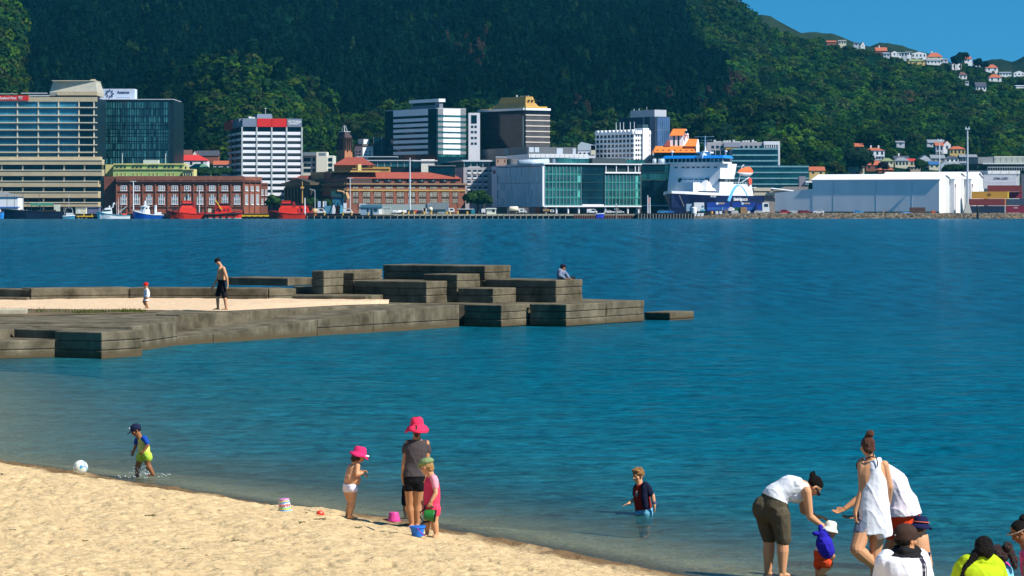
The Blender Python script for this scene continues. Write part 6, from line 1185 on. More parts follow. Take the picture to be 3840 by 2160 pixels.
for q in(1512,1532,1553,1590,1617,1675,1688,1716,1752,1180,1216,1285,1318,1380):
 p=at(q,803,1199)
 if b0 is None:b0=MB().lathe([(.35,0),(.3,.5),(.48,.7),(.45,1.0),(.1,1.1)],n=10).build('bollard',mat('bollard_yellow',(.66,.40,.06),var=.12));o=b0
 else:o=b0.copy();COL.objects.link(o)
 o.location=(p.x,1199.5,zat(803.3,1198)if q>1450 else zat(807.2,1196));tag(o,'yellow mooring bollard on the wharf edge','bollard','yellow bollards along the wharf')
def pole(label,px,py0,py1,Y,r=.2,m=None,head=None,name='light_mast',cat='mast'):
 z0,z1=zat(py0,Y),zat(py1,Y);t=thing(name,label,cat,(xat(px,Y),Y,z0));h=z1-z0
 MB().tube([(0,0,0),(0,0,h)],[r,r*.6],8).build('pole',m or STEEL,t)
 if head=='ring':MB().box(-1,1,-.5,.5,h-.3,h+.2).box(-.8,-.5,-.4,.4,h+.2,h+.9).box(.5,.8,-.4,.4,h+.2,h+.9).build('lamp_head',STEEL,t)
 elif head=='arm':MB().tube([(0,0,h-.6),(-.5,0,h),(-1.8,0,h+.3)],.09,5).box(-2.3,-1.6,-.15,.15,h+.2,h+.4).build('lamp_head',STEEL,t)
 elif head=='T':MB().box(-1.2,1.2,-.15,.15,h-.15,h+.15).build('lamp_head',STEEL,t)
 return t
t=pole('tall light mast with wide foot beside the containers',3628,800,483,1214,.5,head='ring');MB().loft([[(-1.7,-1.2,0),(1.7,-1.2,0),(1.7,1.2,0),(-1.7,1.2,0)],[(-.6,-.6,4.2),(.6,-.6,4.2),(.6,.6,4.2),(-.6,.6,4.2)]]).build('foot',mat('mast_foot',(.42,.4,.36),var=.12),t)
pole('slim light mast rising behind the long shed roof',3523,700,528,1290,.36,head='ring')
pole('tall pale mast in front of the railway station',1537,796,592,1208,.42);pole('grey street lamp before the station left bays',1313,795,668,1222,.28,head='T');pole('street lamp with curved arm left of the crane',1181,795,712,1215,.16,head='arm',name='street_lamp',cat='street lamp');pole('white lamp post before the brick warehouse by the blue boat',500,800,680,1206,.3,m=WHT,head='T')
pole('red and white banded pole between the two left tugs',747,805,698,1205,.26,m=mat('banded_white',(.7,.6,.58),var=.1));pole('short white post on the timber wharf by the right tugs',1143,807,742,1197,.36,m=WHT,name='marker_post',cat='post')
pole('white flagpole with red flag on the dark jetty, left',2429,800,732,1200,.28,m=WHT,name='flagpole',cat='flagpole');t=pole('white flagpole on the dark jetty, right',2437,800,740,1201,.26,m=WHT,name='flagpole',cat='flagpole');MB().box(-.7,-.15,-.05,.05,4.0,6.4).build('flag',mat('flag_red',(.5,.06,.05),var=.1),t)
t=thing('channel_marker','grey channel marker pile with crossed top standing in the water','marker',(xat(2311,1190),1190,-2));MB().tube([(0,0,0),(0,0,7)],.3,8).build('pile',PILE,t);MB().box(-.9,.9,-.1,.1,5.8,6.1).box(-.7,.7,-.1,.1,4.9,5.1).tube([(0,0,6.8),(0,0,8.3)],.1,5).box(-.25,.25,-.2,.2,7.6,8.3).build('top_mark',STEEL,t)
t=thing('mooring_pile','dark leaning mooring pile in the water before the containers','pile',(xat(3667,1189),1189,-2));MB().tube([(.1,0,0),(-.15,0,7.2)],[.48,.45],10).build('pile',WET,t);MB().lathe([(.5,0),(.52,.3),(.2,.5)],(-.15,0,7.0),n=10).build('cap',PILE,t)
J1=lambda x,y:(x/1.9815,880+y/1.9815)
J2=lambda x,y:(1100+x/1.61,930+y/1.61)
def concrete_mat():
 m=bpy.data.materials.new('weathered_concrete');N,L=nt(m);p=N['Principled BSDF'];p.inputs['Roughness'].default_value=.92;p.inputs['Specular IOR Level'].default_value=.1
 tc=N.new('ShaderNodeTexCoord');ge=N.new('ShaderNodeNewGeometry')
 def nz(sc,st,d=5,src=None):
  mp=N.new('ShaderNodeMapping');mp.inputs['Scale'].default_value=st;L.new(ge.outputs['Position'],mp.inputs[0]);n=N.new('ShaderNodeTexNoise');n.inputs['Scale'].default_value=sc;n.inputs['Detail'].default_value=d;n.inputs['Roughness'].default_value=.7;L.new(mp.outputs[0],n.inputs['Vector']);return n
 a=nz(1.1,(1,1,1));b=nz(1.3,(1,1,.22));c=nz(22,(1,1,1),3)
 r=N.new('ShaderNodeValToRGB');e=r.color_ramp.elements;e[0].position=.3;e[0].color=(.055,.046,.028,1);e[1].position=.72;e[1].color=(.225,.192,.13,1)
 L.new(a.outputs['Fac'],r.inputs['Fac'])
 r2=N.new('ShaderNodeMapRange');r2.inputs[1].default_value=.38;r2.inputs[2].default_value=.66;r2.inputs[3].default_value=.75;r2.inputs[4].default_value=1.15;L.new(b.outputs['Fac'],r2.inputs[0])
 m1=N.new('ShaderNodeMix');m1.data_type='RGBA';m1.blend_type='MULTIPLY';m1.inputs[0].default_value=1;L.new(r.outputs['Color'],m1.inputs[6]);L.new(r2.outputs[0],m1.inputs[7])
 sx=N.new('ShaderNodeSeparateXYZ');L.new(ge.outputs['Position'],sx.inputs[0]);ad=N.new('ShaderNodeMath');ad.operation='MULTIPLY_ADD';ad.inputs[1].default_value=.28;L.new(a.outputs['Fac'],ad.inputs[0]);L.new(sx.outputs[2],ad.inputs[2])
 r3=N.new('ShaderNodeMapRange');r3.inputs[1].default_value=.22;r3.inputs[2].default_value=.40;r3.inputs[3].default_value=1;r3.inputs[4].default_value=0;L.new(ad.outputs[0],r3.inputs[0])
 m2=N.new('ShaderNodeMix');m2.data_type='RGBA';m2.inputs[7].default_value=(.10,.075,.042,1);L.new(r3.outputs[0],m2.inputs[0]);L.new(m1.outputs[2],m2.inputs[6])
 L.new(m2.outputs[2],p.inputs['Base Color'])
 bp=N.new('ShaderNodeBump');bp.inputs['Strength'].default_value=.6;bp.inputs['Distance'].default_value=.03;L.new(c.outputs['Fac'],bp.inputs['Height']);L.new(bp.outputs[0],p.inputs['Normal'])
 return m
CONCW=concrete_mat()
E1=Vector((.85,-.527,0)).normalized();E2=Vector((-E1.y,E1.x,0))
def sol(C,e,px):k=(px-1920)/F;return(k*C.y-C.x)/(e.x-k*e.y)
def courses(mb,o,a,b,z0,z1,ch=.275,g=.013):
 """stacked courses: o corner, a and b edge vectors"""
 n=max(1,round((z1-z0)/ch));a,b=Vector(a),Vector(b);o=Vector(o);ua,ub=a.normalized(),b.normalized()
 def bx(ins,q0,q1):
  P=[o+ua*ins+ub*ins,o+a-ua*ins+ub*ins,o+a+b-ua*ins-ub*ins,o+b+ua*ins-ub*ins]
  if ua.cross(ub).z<0:P.reverse()
  mb.loft([[(p.x,p.y,q0)for p in P],[(p.x,p.y,q1)for p in P]])
 h=(z1-z0)/n
 o0,b0=o.copy(),b.copy();m=max(1,round(b0.length/2.6))
 for i in range(n):
  for k in range(m):
   o=o0+b0*(k/m)+ub*(.008 if k else 0);b=b0/m-ub*(.016 if m>1 else 0);bx(0 if i%2==0 else .012,z0+i*h+(g if i else 0),z0+(i+1)*h)
 o,b=o0,b0
 if n>1:bx(.05,z0,z1-.02)
def block(parent,cx,cy,zt,zb,pxl,pxr,name='block',ch=.275,minl=.6,e1=None,e2=None):
 """near corner at photo (cx, cy) with its top at height zt; runs left to pxl along the shaded face and right to pxr along the lit face"""
 e1=e1 or E1;e2=e2 or E2;Y=F*(EYE-zt)/(cy-YH);C=Vector((xat(cx,Y),Y,0));la=max(minl,-sol(C,e1,pxl));lb=max(minl,sol(C,e2,pxr))
 mb=MB();r=parent.location;courses(mb,C-Vector((r.x,r.y,0)),-e1*la,e2*lb,zb,zt,ch)
 return mb.build(name,CONCW,parent,bevel=.03)
DZ=.82
terr=thing('concrete_terrace','stack of stepped concrete blocks at the seaward end of the breakwater','breakwater',(-2,111,0))
block(terr,2086,1051,1.66,DZ-.02,1819,2185);block(terr,1850,1082,1.36,DZ-.02,1715,1946);block(terr,1715,1029,1.87,DZ-.02,1586,1816);block(terr,1819,997,2.17,DZ-.02,1436,1916)
block(terr,1600,1056,1.62,DZ-.02,1327,1720);block(terr,1327,1023,1.91,DZ-.02,1206,1429);block(terr,1215,1016,2.0,DZ-.02,1187,1436);block(terr,1216,1076,1.38,DZ-.02,1098,1330);block(terr,1080,1043,1.70,1.40,850,1181,name='slab')
block(terr,1372,1110,1.10,DZ-.02,992,1476,name='bench',e1=Vector((.955,-.296,0)),e2=Vector((.296,.955,0)))
plat=thing('concrete_platform','low concrete platform of the breakwater with a long sloping ramp wall down to the water','breakwater',(-4,104,0))
pr=Vector((-4,104,0))
deck=[(-20,90.5),(-11.4,91.6),(-11.05,96.6),(-3.9,108.9),(-2.4,108.9),(-.2,108.6),(1.0,109.6),(2.2,108.6),(4.9,113.0),(1.0,117),(-8,115.5),(-20,113)]
MB().prismz([(x+4,y-104)for x,y in deck],-2.5,DZ-.012).build('deck',CONCW,plat)
block(plat,2124,1142,DZ,-2.2,1985,2417);block(plat,1881,1144,DZ,-2.2,1740,1985)
def wall_line(parent,p0,p1,tops,zb,th,name,joints=()):
 """vertical wall from p0 to p1 (plan), its top heights given as (photo px, height)"""
 p0,p1=Vector((*p0,0)),Vector((*p1,0));d=(p1-p0).normalized();nb=Vector((-d.y,d.x,0));r=parent.location;L_=(p1-p0).length
 ts=[0,.001]+[max(.002,min(L_,sol(p0,d,q)))for q,_ in tops[1:-1]]+[L_];zs=[tops[0][1],tops[0][1]]+[z for _,z in tops[1:-1]]+[tops[-1][1]]
 fr=[[(p0+d*t-r).to_2d()for t in ts],zs];mb=MB()
 for i in range(1,len(ts)-1+1):
  t0,t1,z0,z1=ts[i-1],ts[i],zs[i-1],zs[i]
  if t1-t0<.01:continue
  g=.012;n=max(1,int((t1-t0)/3.2))
  for k in range(n):
   a=t0+(t1-t0)*k/n+g;b=t0+(t1-t0)*(k+1)/n-g;za=z0+(z1-z0)*k/n;zb_=z0+(z1-z0)*(k+1)/n
   A,B=p0+d*a-r,p0+d*b-r;A2,B2=A+nb*th,B+nb*th
   hs=[zb]+[q for q in(.26,)if q<min(za,zb_)-.15]+[None]
   for j in range(len(hs)-1):
    lo=hs[j]+(.02 if j else 0);ha,hbb=(za,zb_)if hs[j+1]is None else(hs[j+1],hs[j+1])
    mb.loft([[(A.x,A.y,lo),(B.x,B.y,lo),(B2.x,B2.y,lo),(A2.x,A2.y,lo)],[(A.x,A.y,ha),(B.x,B.y,hbb),(B2.x,B2.y,hbb),(A2.x,A2.y,ha)]])
  q0,q1=p0+d*t0-r+nb*.04,p0+d*t1-r+nb*.04;w0,w1=q0+nb*(th-.08),q1+nb*(th-.08)
  mb.loft([[(q0.x,q0.y,zb),(q1.x,q1.y,zb),(w1.x,w1.y,zb),(w0.x,w0.y,zb)],[(q0.x,q0.y,z0-.03),(q1.x,q1.y,z1-.03),(w1.x,w1.y,z1-.03),(w0.x,w0.y,z0-.03)]])
 return mb.build(name,CONCW,parent,bevel=.02)
wall_line(plat,(-11.05,96.6),(-3.7,109.2),[(673,.85),(1560,.83)],-1.5,1.0,'retaining_wall')
wall_line(plat,(-10.75,93.3),(-1.95,107.8),[(670,.26),(800,.30),(1190,.56),(1400,.74),(1736,.81)],-2.2,2.2,'ramp')
land=thing('concrete_landing','blocky concrete landing with undercut black shaded face at the left water edge','breakwater',(-13,88,0))
block(land,382,1246,.78,-2.2,205,535);block(land,420,1243,.785,.52,52,540,name='slab',minl=1)
wall_line(land,(-11.62,88.7),(-10.72,93.3),[(535,.775),(673,.77)],-2.2,3.0,'block')
e1b=Vector((.84,.54,0)).normalized();e2b=Vector((-e1b.y,e1b.x,0))
C=Vector((-15.6,84.2,0));mb=MB();courses(mb,C-Vector((-13,88,0)),e1b*2.6,e2b*3.5,-2.2,.52);mb.build('step',CONCW,land,bevel=.03)
MB().prismz([(-7,-1.0),(-2.2,-1.8),(-1.4,3.0),(1.2,4.2),(1.2,6),(-7,6)],-2.0,.765).build('deck',CONCW,land)
seaw=thing('seawall','low concrete wall along the back of the sand patch on the breakwater','wall',(-14,110,0))
def wl(name,p0,p1,z1,zb=DZ-.05,th=1.4):
 p0,p1=Vector((*p0,0)),Vector((*p1,0));d=(p1-p0);nb=Vector((-d.y,d.x,0)).normalized()*th;mb=MB();courses(mb,p0-Vector((-14,110,0)),d,nb,zb,z1,ch=.26);mb.build(name,CONCW,seaw,bevel=.03)
wl('wall_section',(-18.05,109.0),(-14.45,110.6),1.38);wl('wall_section',(-14.55,110.5),(-9.2,109.4),1.37)
mb=MB();courses(mb,Vector((-9.15,109.42,0))-Vector((-14,110,0)),Vector((1.0,.55,0)),Vector((-.8,1.4,0)),DZ-.05,1.36,ch=.26);mb.build('wall_end',CONCW,seaw,bevel=.03)
wl('wall_section',(-20.5,110.2),(-18.1,109.1),1.34);wl('step',(-20.5,108.9),(-18.15,108.6),1.06,th=.8)
far=thing('concrete_block','low concrete block awash beyond the seaward end of the breakwater','block',(6,115,0));block(far,2513,1172,.31,-2.2,2415,2603)
kb=thing('kerb_block','pale short concrete kerb lying in the grass on the breakwater','kerb',(-17.6,98,DZ));mb=MB();courses(mb,(-2.4,-.35,0),(3.6,.5,0),(-.1,.9,0),-.02,.16);mb.build('kerb',mat('pale_kerb',(.42,.38,.27),var=.2,scale=3,bump=.3),kb,bevel=.02)
xs=np.linspace(-20,-4.6,160);fy=np.interp(xs,[-20,-14,-10,-7.5,-6,-4.6],[103.4,102.5,101.4,105.0,107.0,108.4]);by=np.interp(xs,[-20,-18,-14.5,-9.2,-4.6],[109,109.3,110.9,109.8,108.9])
t=np.linspace(0,1,60);X=np.repeat(xs[None],60,0);Yg=fy[None]+(by-fy)[None]*t[:,None];Z=DZ-.02+.13*np.minimum(1,t[:,None]*3)+.03*fbm(X*2,Yg*2,3,8)*np.minimum(1,t[:,None]*4)+.05*t[:,None]
grid_object('sand',np.stack([X,Yg,Z],-1),mat('pink_sand',(.66,.47,.30),rough=.95,var=.18,scale=8,bump=.6,bscale=20,spec=.1),kind='structure')
xs=np.linspace(-20,-12.2,70);t=np.linspace(0,1,24);f0=np.interp(xs,[-20,-16,-12.2],[93.5,96.6,99.6]);f1=np.interp(xs,[-20,-14,-12.2],[103.6,102.6,102.0]);X=np.repeat(xs[None],24,0);Yg=f0[None]+(f1-f0)[None]*t[:,None]
grid_object('path',np.stack([X,Yg,np.full_like(X,DZ+.004)+.015*fbm(X,Yg,3,2)],-1),mat('bare_turf',(.13,.09,.045),rough=1,var=.45,scale=.9),kind='structure')
r=np.random.default_rng(6);v=[];c=[]
for i in range(1900):
 x=r.uniform(-20,-12.6);y=r.uniform(np.interp(x,[-20,-12.2],[94,100]),np.interp(x,[-20,-12.2],[103,101.5]));d=vnoise(np.array([x*.9]),np.array([y*.7]),33)[0]
 if d<.34:continue
 h=r.uniform(.025,.075)*(1+d);a=r.uniform(0,6.28);w_=.012;dx,dy=math.cos(a)*w_,math.sin(a)*w_;lx,ly=r.normal(0,.03,2)
 v.append([(x-dx,y-dy,DZ),(x+dx,y+dy,DZ),(x+lx+dx*.3,y+ly,DZ+h),(x+lx-dx*.3,y+ly,DZ+h)]);c.append(np.array((.09,.13,.015))*r.uniform(.6,1.3))
quads_object('grass',np.array(v),np.array(c),LEAF)['kind']='stuff'
V=Vector
SKL=mat('skin_light',(.62,.30,.15),rough=.55,var=.07,scale=9,spec=.3);SKT=mat('skin_tanned',(.50,.225,.10),rough=.55,var=.07,scale=9,spec=.3);SKD=mat('skin_brown',(.28,.11,.042),rough=.5,var=.08,scale=9,spec=.35)
EYEM=mat('eye_dark',(.02,.014,.012),rough=.3,var=.1);LIP=mat('lip',(.42,.13,.10),var=.1)
def cloth(key,col,var=.10):return mat('cloth_'+key,col,rough=.9,var=var,scale=7,bump=.15,bscale=14,spec=.1)
def remesh(mb,name,vox,m,parent,smooth_it=4,noise=0,nscale=6):
 """fuse overlapping closed shapes into one continuous skin"""
 me=mb.mesh('tmp');bm=bmesh.new();bm.from_mesh(me);bmesh.ops.recalc_face_normals(bm,faces=bm.faces);bm.to_mesh(me);bm.free()
 o=bpy.data.objects.new('tmp',me);COL.objects.link(o)
 r=o.modifiers.new('r','REMESH');r.mode='VOXEL';r.voxel_size=vox;r.use_smooth_shade=True
 s=o.modifiers.new('s','SMOOTH');s.factor=.5;s.iterations=smooth_it
 dg=bpy.context.evaluated_depsgraph_get();me2=bpy.data.meshes.new_from_object(o.evaluated_get(dg));bpy.data.objects.remove(o);bpy.data.meshes.remove(me)
 me2.name=name
 n=len(me2.vertices);co=np.empty(n*3,np.float32);me2.vertices.foreach_get('co',co);co=co.reshape(-1,3)
 if noise:
  no=np.empty(n*3,np.float32);me2.vertices.foreach_get('normal',no);no=no.reshape(-1,3)
  d=fbm(co[:,0]*nscale+co[:,1]*nscale*.6,co[:,2]*nscale*.8,3,5)+.7*fbm(co[:,1]*nscale*2,co[:,0]*nscale+co[:,2]*nscale*2,2,9);cz=co[:,0]*.8+co[:,1]*.6;ri=(1-np.abs(vnoise(cz*11+co[:,2]*3.5,co[:,2]*4-cz*2,3)))**3-.35 if nscale<10 else 0;co+=no*((d*.4+ri*.9)*noise)[:,None];me2.vertices.foreach_set('co',co.reshape(-1))
 me2.polygons.foreach_set('use_smooth',[True]*len(me2.polygons));me2.update();me2.materials.clear()
 return link(name,me2,m,parent)
def basis(f,u):
 f=V(f).normalized();u=V(u);u=(u-f*u.dot(f)).normalized();s=f.cross(u);return f,s,u
class Fig:
 def __init__(s,label,zm,Y,skin,cat='person',k=1.0,foot=None,vox=.0075):
  s.zm=zm;s.Y=Y;s.k=k;s.skin=skin;s.vox=vox*(1 if k>.8 else .8);s.mb=MB()
  p=at(*zm(*foot[:2]),Y+(foot[2]if len(foot)>2 else 0));s.root=thing('person',label,cat,p);s.o=p
 def j(s,x,y,d=0.0):return at(*s.zm(x,y),s.Y+d)-s.o
 def chain(s,pts,rs,mb=None,n=10):
  mb=mb or s.mb;pts=[V(p)for p in pts]
  for i in range(len(pts)-1):mb.tube(pts[i:i+2],rs[i:i+2],n)
  for p,r in zip(pts,rs):mb.ell(p,(r,r,r),n=10,m=6)
 def ring(s,c,side,front,n=18,p=2.3):
  out=[]
  for k in range(n):
   t=2*math.pi*k/n;a,b=math.cos(t),math.sin(t);out.append(V(c)+V(side)*math.copysign(abs(a)**(2/p),a)+V(front)*math.copysign(abs(b)**(2/p),b))
  return out
 def torso_rings(s,spine,hips,shs,w,d,t0=0,t1=1,off=0.0,flare=0.0,n=9):
  """spine: points pelvis -> neck base; hips, shs: side directions there; w, d: [(t, half width)], [(t, half depth)]"""
  sp=[V(p)for p in spine];L_=[0]
  for i in range(1,len(sp)):L_.append(L_[-1]+(sp[i]-sp[i-1]).length)
  L_=[q/L_[-1]for q in L_]
  def P(t):
   if t<=0:return sp[0]+(sp[0]-sp[1]).normalized()*(-t)*(sp[-1]-sp[0]).length
   for i in range(1,len(sp)):
    if t<=L_[i]+1e-6:return sp[i-1].lerp(sp[i],(t-L_[i-1])/(L_[i]-L_[i-1]))
   return sp[-1]
  rings=[]
  for i in range(n):
   t=t0+(t1-t0)*i/(n-1);c=P(t);tan=(P(min(1,t+.06))-P(max(-.1,t-.06))).normalized();sd=V(hips).lerp(V(shs),min(1,max(0,t))).normalized();sd=(sd-tan*sd.dot(tan)).normalized();fr=tan.cross(sd).normalized()
   fl=flare*max(0,1-(t-t0)/.35)if t<t0+.35 else 0
   rings.append(s.ring(c,sd*(float(np.interp(t,[q[0]for q in w],[q[1]for q in w]))*s.k+off+fl),fr*(float(np.interp(t,[q[0]for q in d],[q[1]for q in d]))*s.k+off+fl)))
  return rings
 def head(s,c,f,u=(0,0,1),hs=.23,neck=None,ears=True,eyes=True):
  """c: centre of the skull; hs: chin to crown"""
  f,r,u=basis(f,u);c=V(c);q=hs/.23;s.hc,s.hf,s.hr,s.hu,s.hq=c,f,r,u,q
  R=Matrix((r,f,u)).transposed();mb=s.mb
  mb.ell(c+(u*.025-f*.012)*q,(.074*q,.094*q,.088*q),R);mb.ell(c+(f*.022-u*.045)*q,(.056*q,.066*q,.070*q),R);mb.ell(c+(f*.058-u*.088)*q,(.026*q,.024*q,.022*q),R)
  mb.tube([c+(f*.078+u*.0)*q,c+(f*.107-u*.032)*q,c+(f*.083-u*.042)*q],[.009*q,.0145*q,.012*q],8)
  mb.ell(c+(f*.078+u*.012)*q,(.045*q,.014*q,.012*q),R);mb.ell(c+(f*.078-u*.064)*q,(.024*q,.012*q,.010*q),R)
  for e in(-1,1):
   mb.ell(c+(r*e*.046+f*.055-u*.03)*q,(.022*q,.022*q,.024*q),R)
   if ears:mb.ell(c+(r*e*.076-f*.008-u*.018)*q,(.012*q,.020*q,.031*q),R)
  if neck is not None:s.chain([c-(u*.045+f*.012)*q,V(neck)],[.052*q,.058*q])
  if eyes:
   for e in(-1,1):MB().ell(c+(r*e*.031+f*.0795-u*.010)*q,(.010*q,.005*q,.0045*q),R).build('eye',EYEM,s.root,smooth=True)
   MB().ell(c+(f*.089-u*.065)*q,(.021*q,.006*q,.004*q),R).build('mouth',LIP,s.root,smooth=True)
 def hand(s,w,d,nrm,thumb=1,k=None,curl=.5,spread=.12,mb=None):
  """w wrist, d direction of the fingers, nrm palm normal; thumb: side of the thumb"""
  k=(k or s.k);mb=mb or s.mb;d=V(d).normalized();nrm=V(nrm);nrm=(nrm-d*nrm.dot(d)).normalized();sd=d.cross(nrm)*thumb;w=V(w)
  R=Matrix((sd,d,nrm)).transposed();mb.ell(w+d*.048*k,(.040*k,.054*k,.017*k),R,n=12,m=8);s.chain([w,w+d*.03*k],[.026*k,.024*k],mb)
  for i,(x,l)in enumerate(((-.030,.066),(-.010,.080),(.010,.076),(.030,.060))):
   x=-x;b=w+d*.092*k+sd*x*k;fd=(d+sd*(x/.03)*spread).normalized();c1=curl*(1+.12*i);p1=b+fd*l*.45*k+nrm*l*.25*c1*k;d2=(fd*(1-.6*c1)+nrm*c1).normalized();p2=p1+d2*l*.33*k;d3=(fd*(1-1.1*c1)+nrm*c1*1.3).normalized();p3=p2+d3*l*.24*k
   s.chain([b-fd*.02*k,p1,p2,p3],[.0105*k,.0095*k,.0085*k,.0075*k],mb,n=7)
  b=w+d*.03*k+sd*.032*k;s.chain([b,b+(sd*.7+d*.7+nrm*.15)*.034*k,b+(sd*.62+d*1.45+nrm*.5*curl)*.040*k],[.014*k,.0115*k,.009*k],mb,n=7)
 def foot(s,ankle,toe,k=None):
  k=(k or s.k);a=V(ankle);t=V(toe);d=t-a;d.z=0;d=d.normalized();sd=V((-d.y,d.x,0));z=min(a.z,t.z);sole=a.z-.07*k
  s.chain([a,a-V((0,0,.02))*k],[.036*k,.038*k]);mb=s.mb
  rr=[]
  for q,w_,h in((-.06,.018,.035),(-.045,.032,.06),(.02,.036,.07),(.09,.043,.05),(.14,.045,.032),(.175,.034,.022),(.19,.012,.012)):
   c=V((a.x,a.y,sole))+d*q*k;rr.append([c+sd*w_*k*math.cos(t_)+V((0,0,h*k*(.5+.5*math.sin(t_))))for t_ in[2*math.pi*i/12 for i in range(12)]])
  mb.loft(rr)
 def leg(s,hip,knee,ankle,toe=None,r=(.088,.056,.036),k=None,foot=True):
  k=(k or s.k);h,n,a=V(hip),V(knee),V(ankle);back=V((0,0,0))
  s.chain([h,h.lerp(n,.5),n,n.lerp(a,.3),a],[r[0]*k,r[0]*.84*k,r[1]*k,r[1]*1.03*k,r[2]*k])
  if foot:s.foot(a,toe if toe is not None else a+V((0,-.1,0)),k)
 def arm(s,sh,el,wr,d=None,nrm=None,thumb=1,r=(.053,.040,.028),k=None,curl=.5,hand=True,spread=.12):
  k=(k or s.k);a,e,w=V(sh),V(el),V(wr);s.chain([a,a.lerp(e,.5),e,e.lerp(w,.3),w],[r[0]*k,r[0]*.88*k,r[1]*k,r[1]*.98*k,r[2]*k])
  if hand:s.hand(w,d if d is not None else(w-e),nrm if nrm is not None else V((0,1,0)),thumb,k,curl,spread)
 def done(s):
  return remesh(s.mb,'body',s.vox,s.skin,s.root,3)
 def wear(s,name,m,build,vox=None,noise=.004,it=4,nscale=9):
  mb=MB();build(mb);return remesh(mb,name,vox or s.vox*1.15,m,s.root,it,noise,nscale)
 def L(s,f=0,r=0,u=0):return s.hc+(s.hf*f+s.hr*r+s.hu*u)*s.hq
 def cap(s,m,bill=.08,fwd=None,tilt=-.1,drop=0,bm=None,name='cap'):
  q=s.hq;R=Matrix((s.hr,s.hf,s.hu)).transposed()
  def b(mb):
   rings=[]
   for h,g in((-.032+drop,.98),(0+drop,1.04),(.03,1.06),(.06,.99),(.085,.78),(.104,.45),(.110,.08)):rings.append([s.L(-.008+.103*g*math.sin(t),.087*g*math.cos(t),h+.018+(.022*max(0,math.sin(t))if h<-.01 else 0))for t in[2*math.pi*i/20 for i in range(20)]])
   mb.loft(rings)
  o=s.wear(name,m,b,noise=.0015);f=fwd or(1,0);ff=s.hf*f[0]+s.hr*f[1];rr=ff.cross(s.hu)
  mb=MB();top=[];bot=[]
  for i in range(13):
   a=math.pi*(i/12);p0=s.hc+(rr*(.078*math.cos(a))+ff*(.088*math.sin(a))+s.hu*.028)*q;p1=s.hc+(rr*(.082*math.cos(a))+ff*((.088+bill)*math.sin(a)**.8 if a not in(0,)else 0)+s.hu*(.028+tilt*bill*math.sin(a)))*q;top+=[p0];bot+=[p1]
  th=s.hu*.006*q
  mb.loft([[p+th for p in top]+[p+th for p in reversed(bot)],[p-th for p in top]+[p-th for p in reversed(bot)]]);mb.build('bill',bm or m,o)
  return o
 def hat(s,m,rb=.16,droop=.05,wav=.012,crown=1.0,back_up=0,name='hat',inner=None,tilt=0):
  prof=[(.03,.118*crown),(.06,.112*crown),(.084,.09*crown),(.092,.05),(.098,.012)];n=36;rings=[]
  for r_,h in prof:rings.append([s.L(r_*1.1*math.sin(t),r_*math.cos(t),h+.02)for t in[2*math.pi*i/n for i in range(n)]])
  for g in(.25,.5,.75,1):
   r_=.098+(rb-.098)*g;rings.append([s.L(r_*1.08*math.sin(t),r_*math.cos(t),.032-droop*g*g-.012*g+wav*g*math.sin(3*t+1)+wav*.6*g*math.sin(5*t)+back_up*g*max(0,-math.sin(t))+tilt*g*math.cos(t))for t in[2*math.pi*i/n for i in range(n)]])
  mb=MB();mb.loft(rings,cap=False);mb.f.append(tuple(range(n)));o=mb.build(name,m,s.root,smooth=True);sm=o.modifiers.new('s','SOLIDIFY');sm.thickness=.006*s.hq;sm.offset=0
  return o
 def hair(s,m,pieces,noise=.007,name='hair',vox=None,nscale=26):
  R=Matrix((s.hr,s.hf,s.hu)).transposed()
  def b(mb):
   for p in pieces:
    if len(p)==6:mb.ell(s.L(*p[:3]),tuple(q*s.hq for q in p[3:]),R)
    else:s.chain([s.L(*q[:3])for q in p[0]],[q*s.hq for q in p[1]],mb)
  return s.wear(name,m,b,noise=noise*s.hq,nscale=nscale,vox=vox or .006)
HBRN=mat('hair_brown',(.055,.025,.012),bump=.9,bscale=70,rough=.55,var=.5,scale=18,stretch=(1,1,.3));HBLK=mat('hair_black',(.009,.006,.005),bump=.9,bscale=70,rough=.7,var=.5,scale=18,spec=.15);HAUB=mat('hair_auburn',(.11,.032,.011),bump=.9,bscale=70,rough=.5,var=.45,scale=20);HSND=mat('hair_sandy',(.34,.16,.05),bump=.9,bscale=70,rough=.6,var=.45,scale=22);HBLD=mat('hair_blond',(.50,.27,.09),bump=.9,bscale=70,rough=.6,var=.35,scale=22)
from mathutils.bvhtree import BVHTree
def stick(g,o,pts,lift=.003):
 me=o.data;bv=BVHTree.FromPolygons([v.co for v in me.vertices],[tuple(q.vertices)for q in me.polygons]);out=[];cam=V((0,0,EYE))-g.o
 for x,y in pts:
  d=(g.j(x,y)-cam).normalized();h=bv.ray_cast(cam,d)[0]
  if h is not None:out.append(h-d*lift)
 return out
def decal(g,o,name,m,poly):
 pts=stick(g,o,poly);c=sum(pts,V((0,0,0)))/len(pts);mb=MB();b_=[q+V((0,.008,0))for q in pts];mb.loft([pts,b_]);return mb.build(name,m,o)
AW=[(-.12,.10),(0,.165),(.12,.170),(.38,.135),(.62,.155),(.82,.165),(.93,.13),(1,.07)];AD=[(-.12,.07),(0,.115),(.12,.118),(.38,.095),(.62,.112),(.82,.10),(.93,.075),(1,.055)]
MW=[(-.12,.10),(0,.155),(.12,.158),(.38,.145),(.62,.175),(.82,.19),(.93,.14),(1,.07)];MD=[(-.12,.07),(0,.11),(.12,.112),(.38,.10),(.62,.12),(.82,.11),(.93,.08),(1,.055)]
KW=[(-.12,.10),(0,.155),(.15,.165),(.4,.165),(.65,.16),(.85,.15),(.94,.11),(1,.065)];KD=[(-.12,.08),(0,.125),(.15,.135),(.4,.14),(.65,.12),(.85,.10),(.94,.075),(1,.055)]
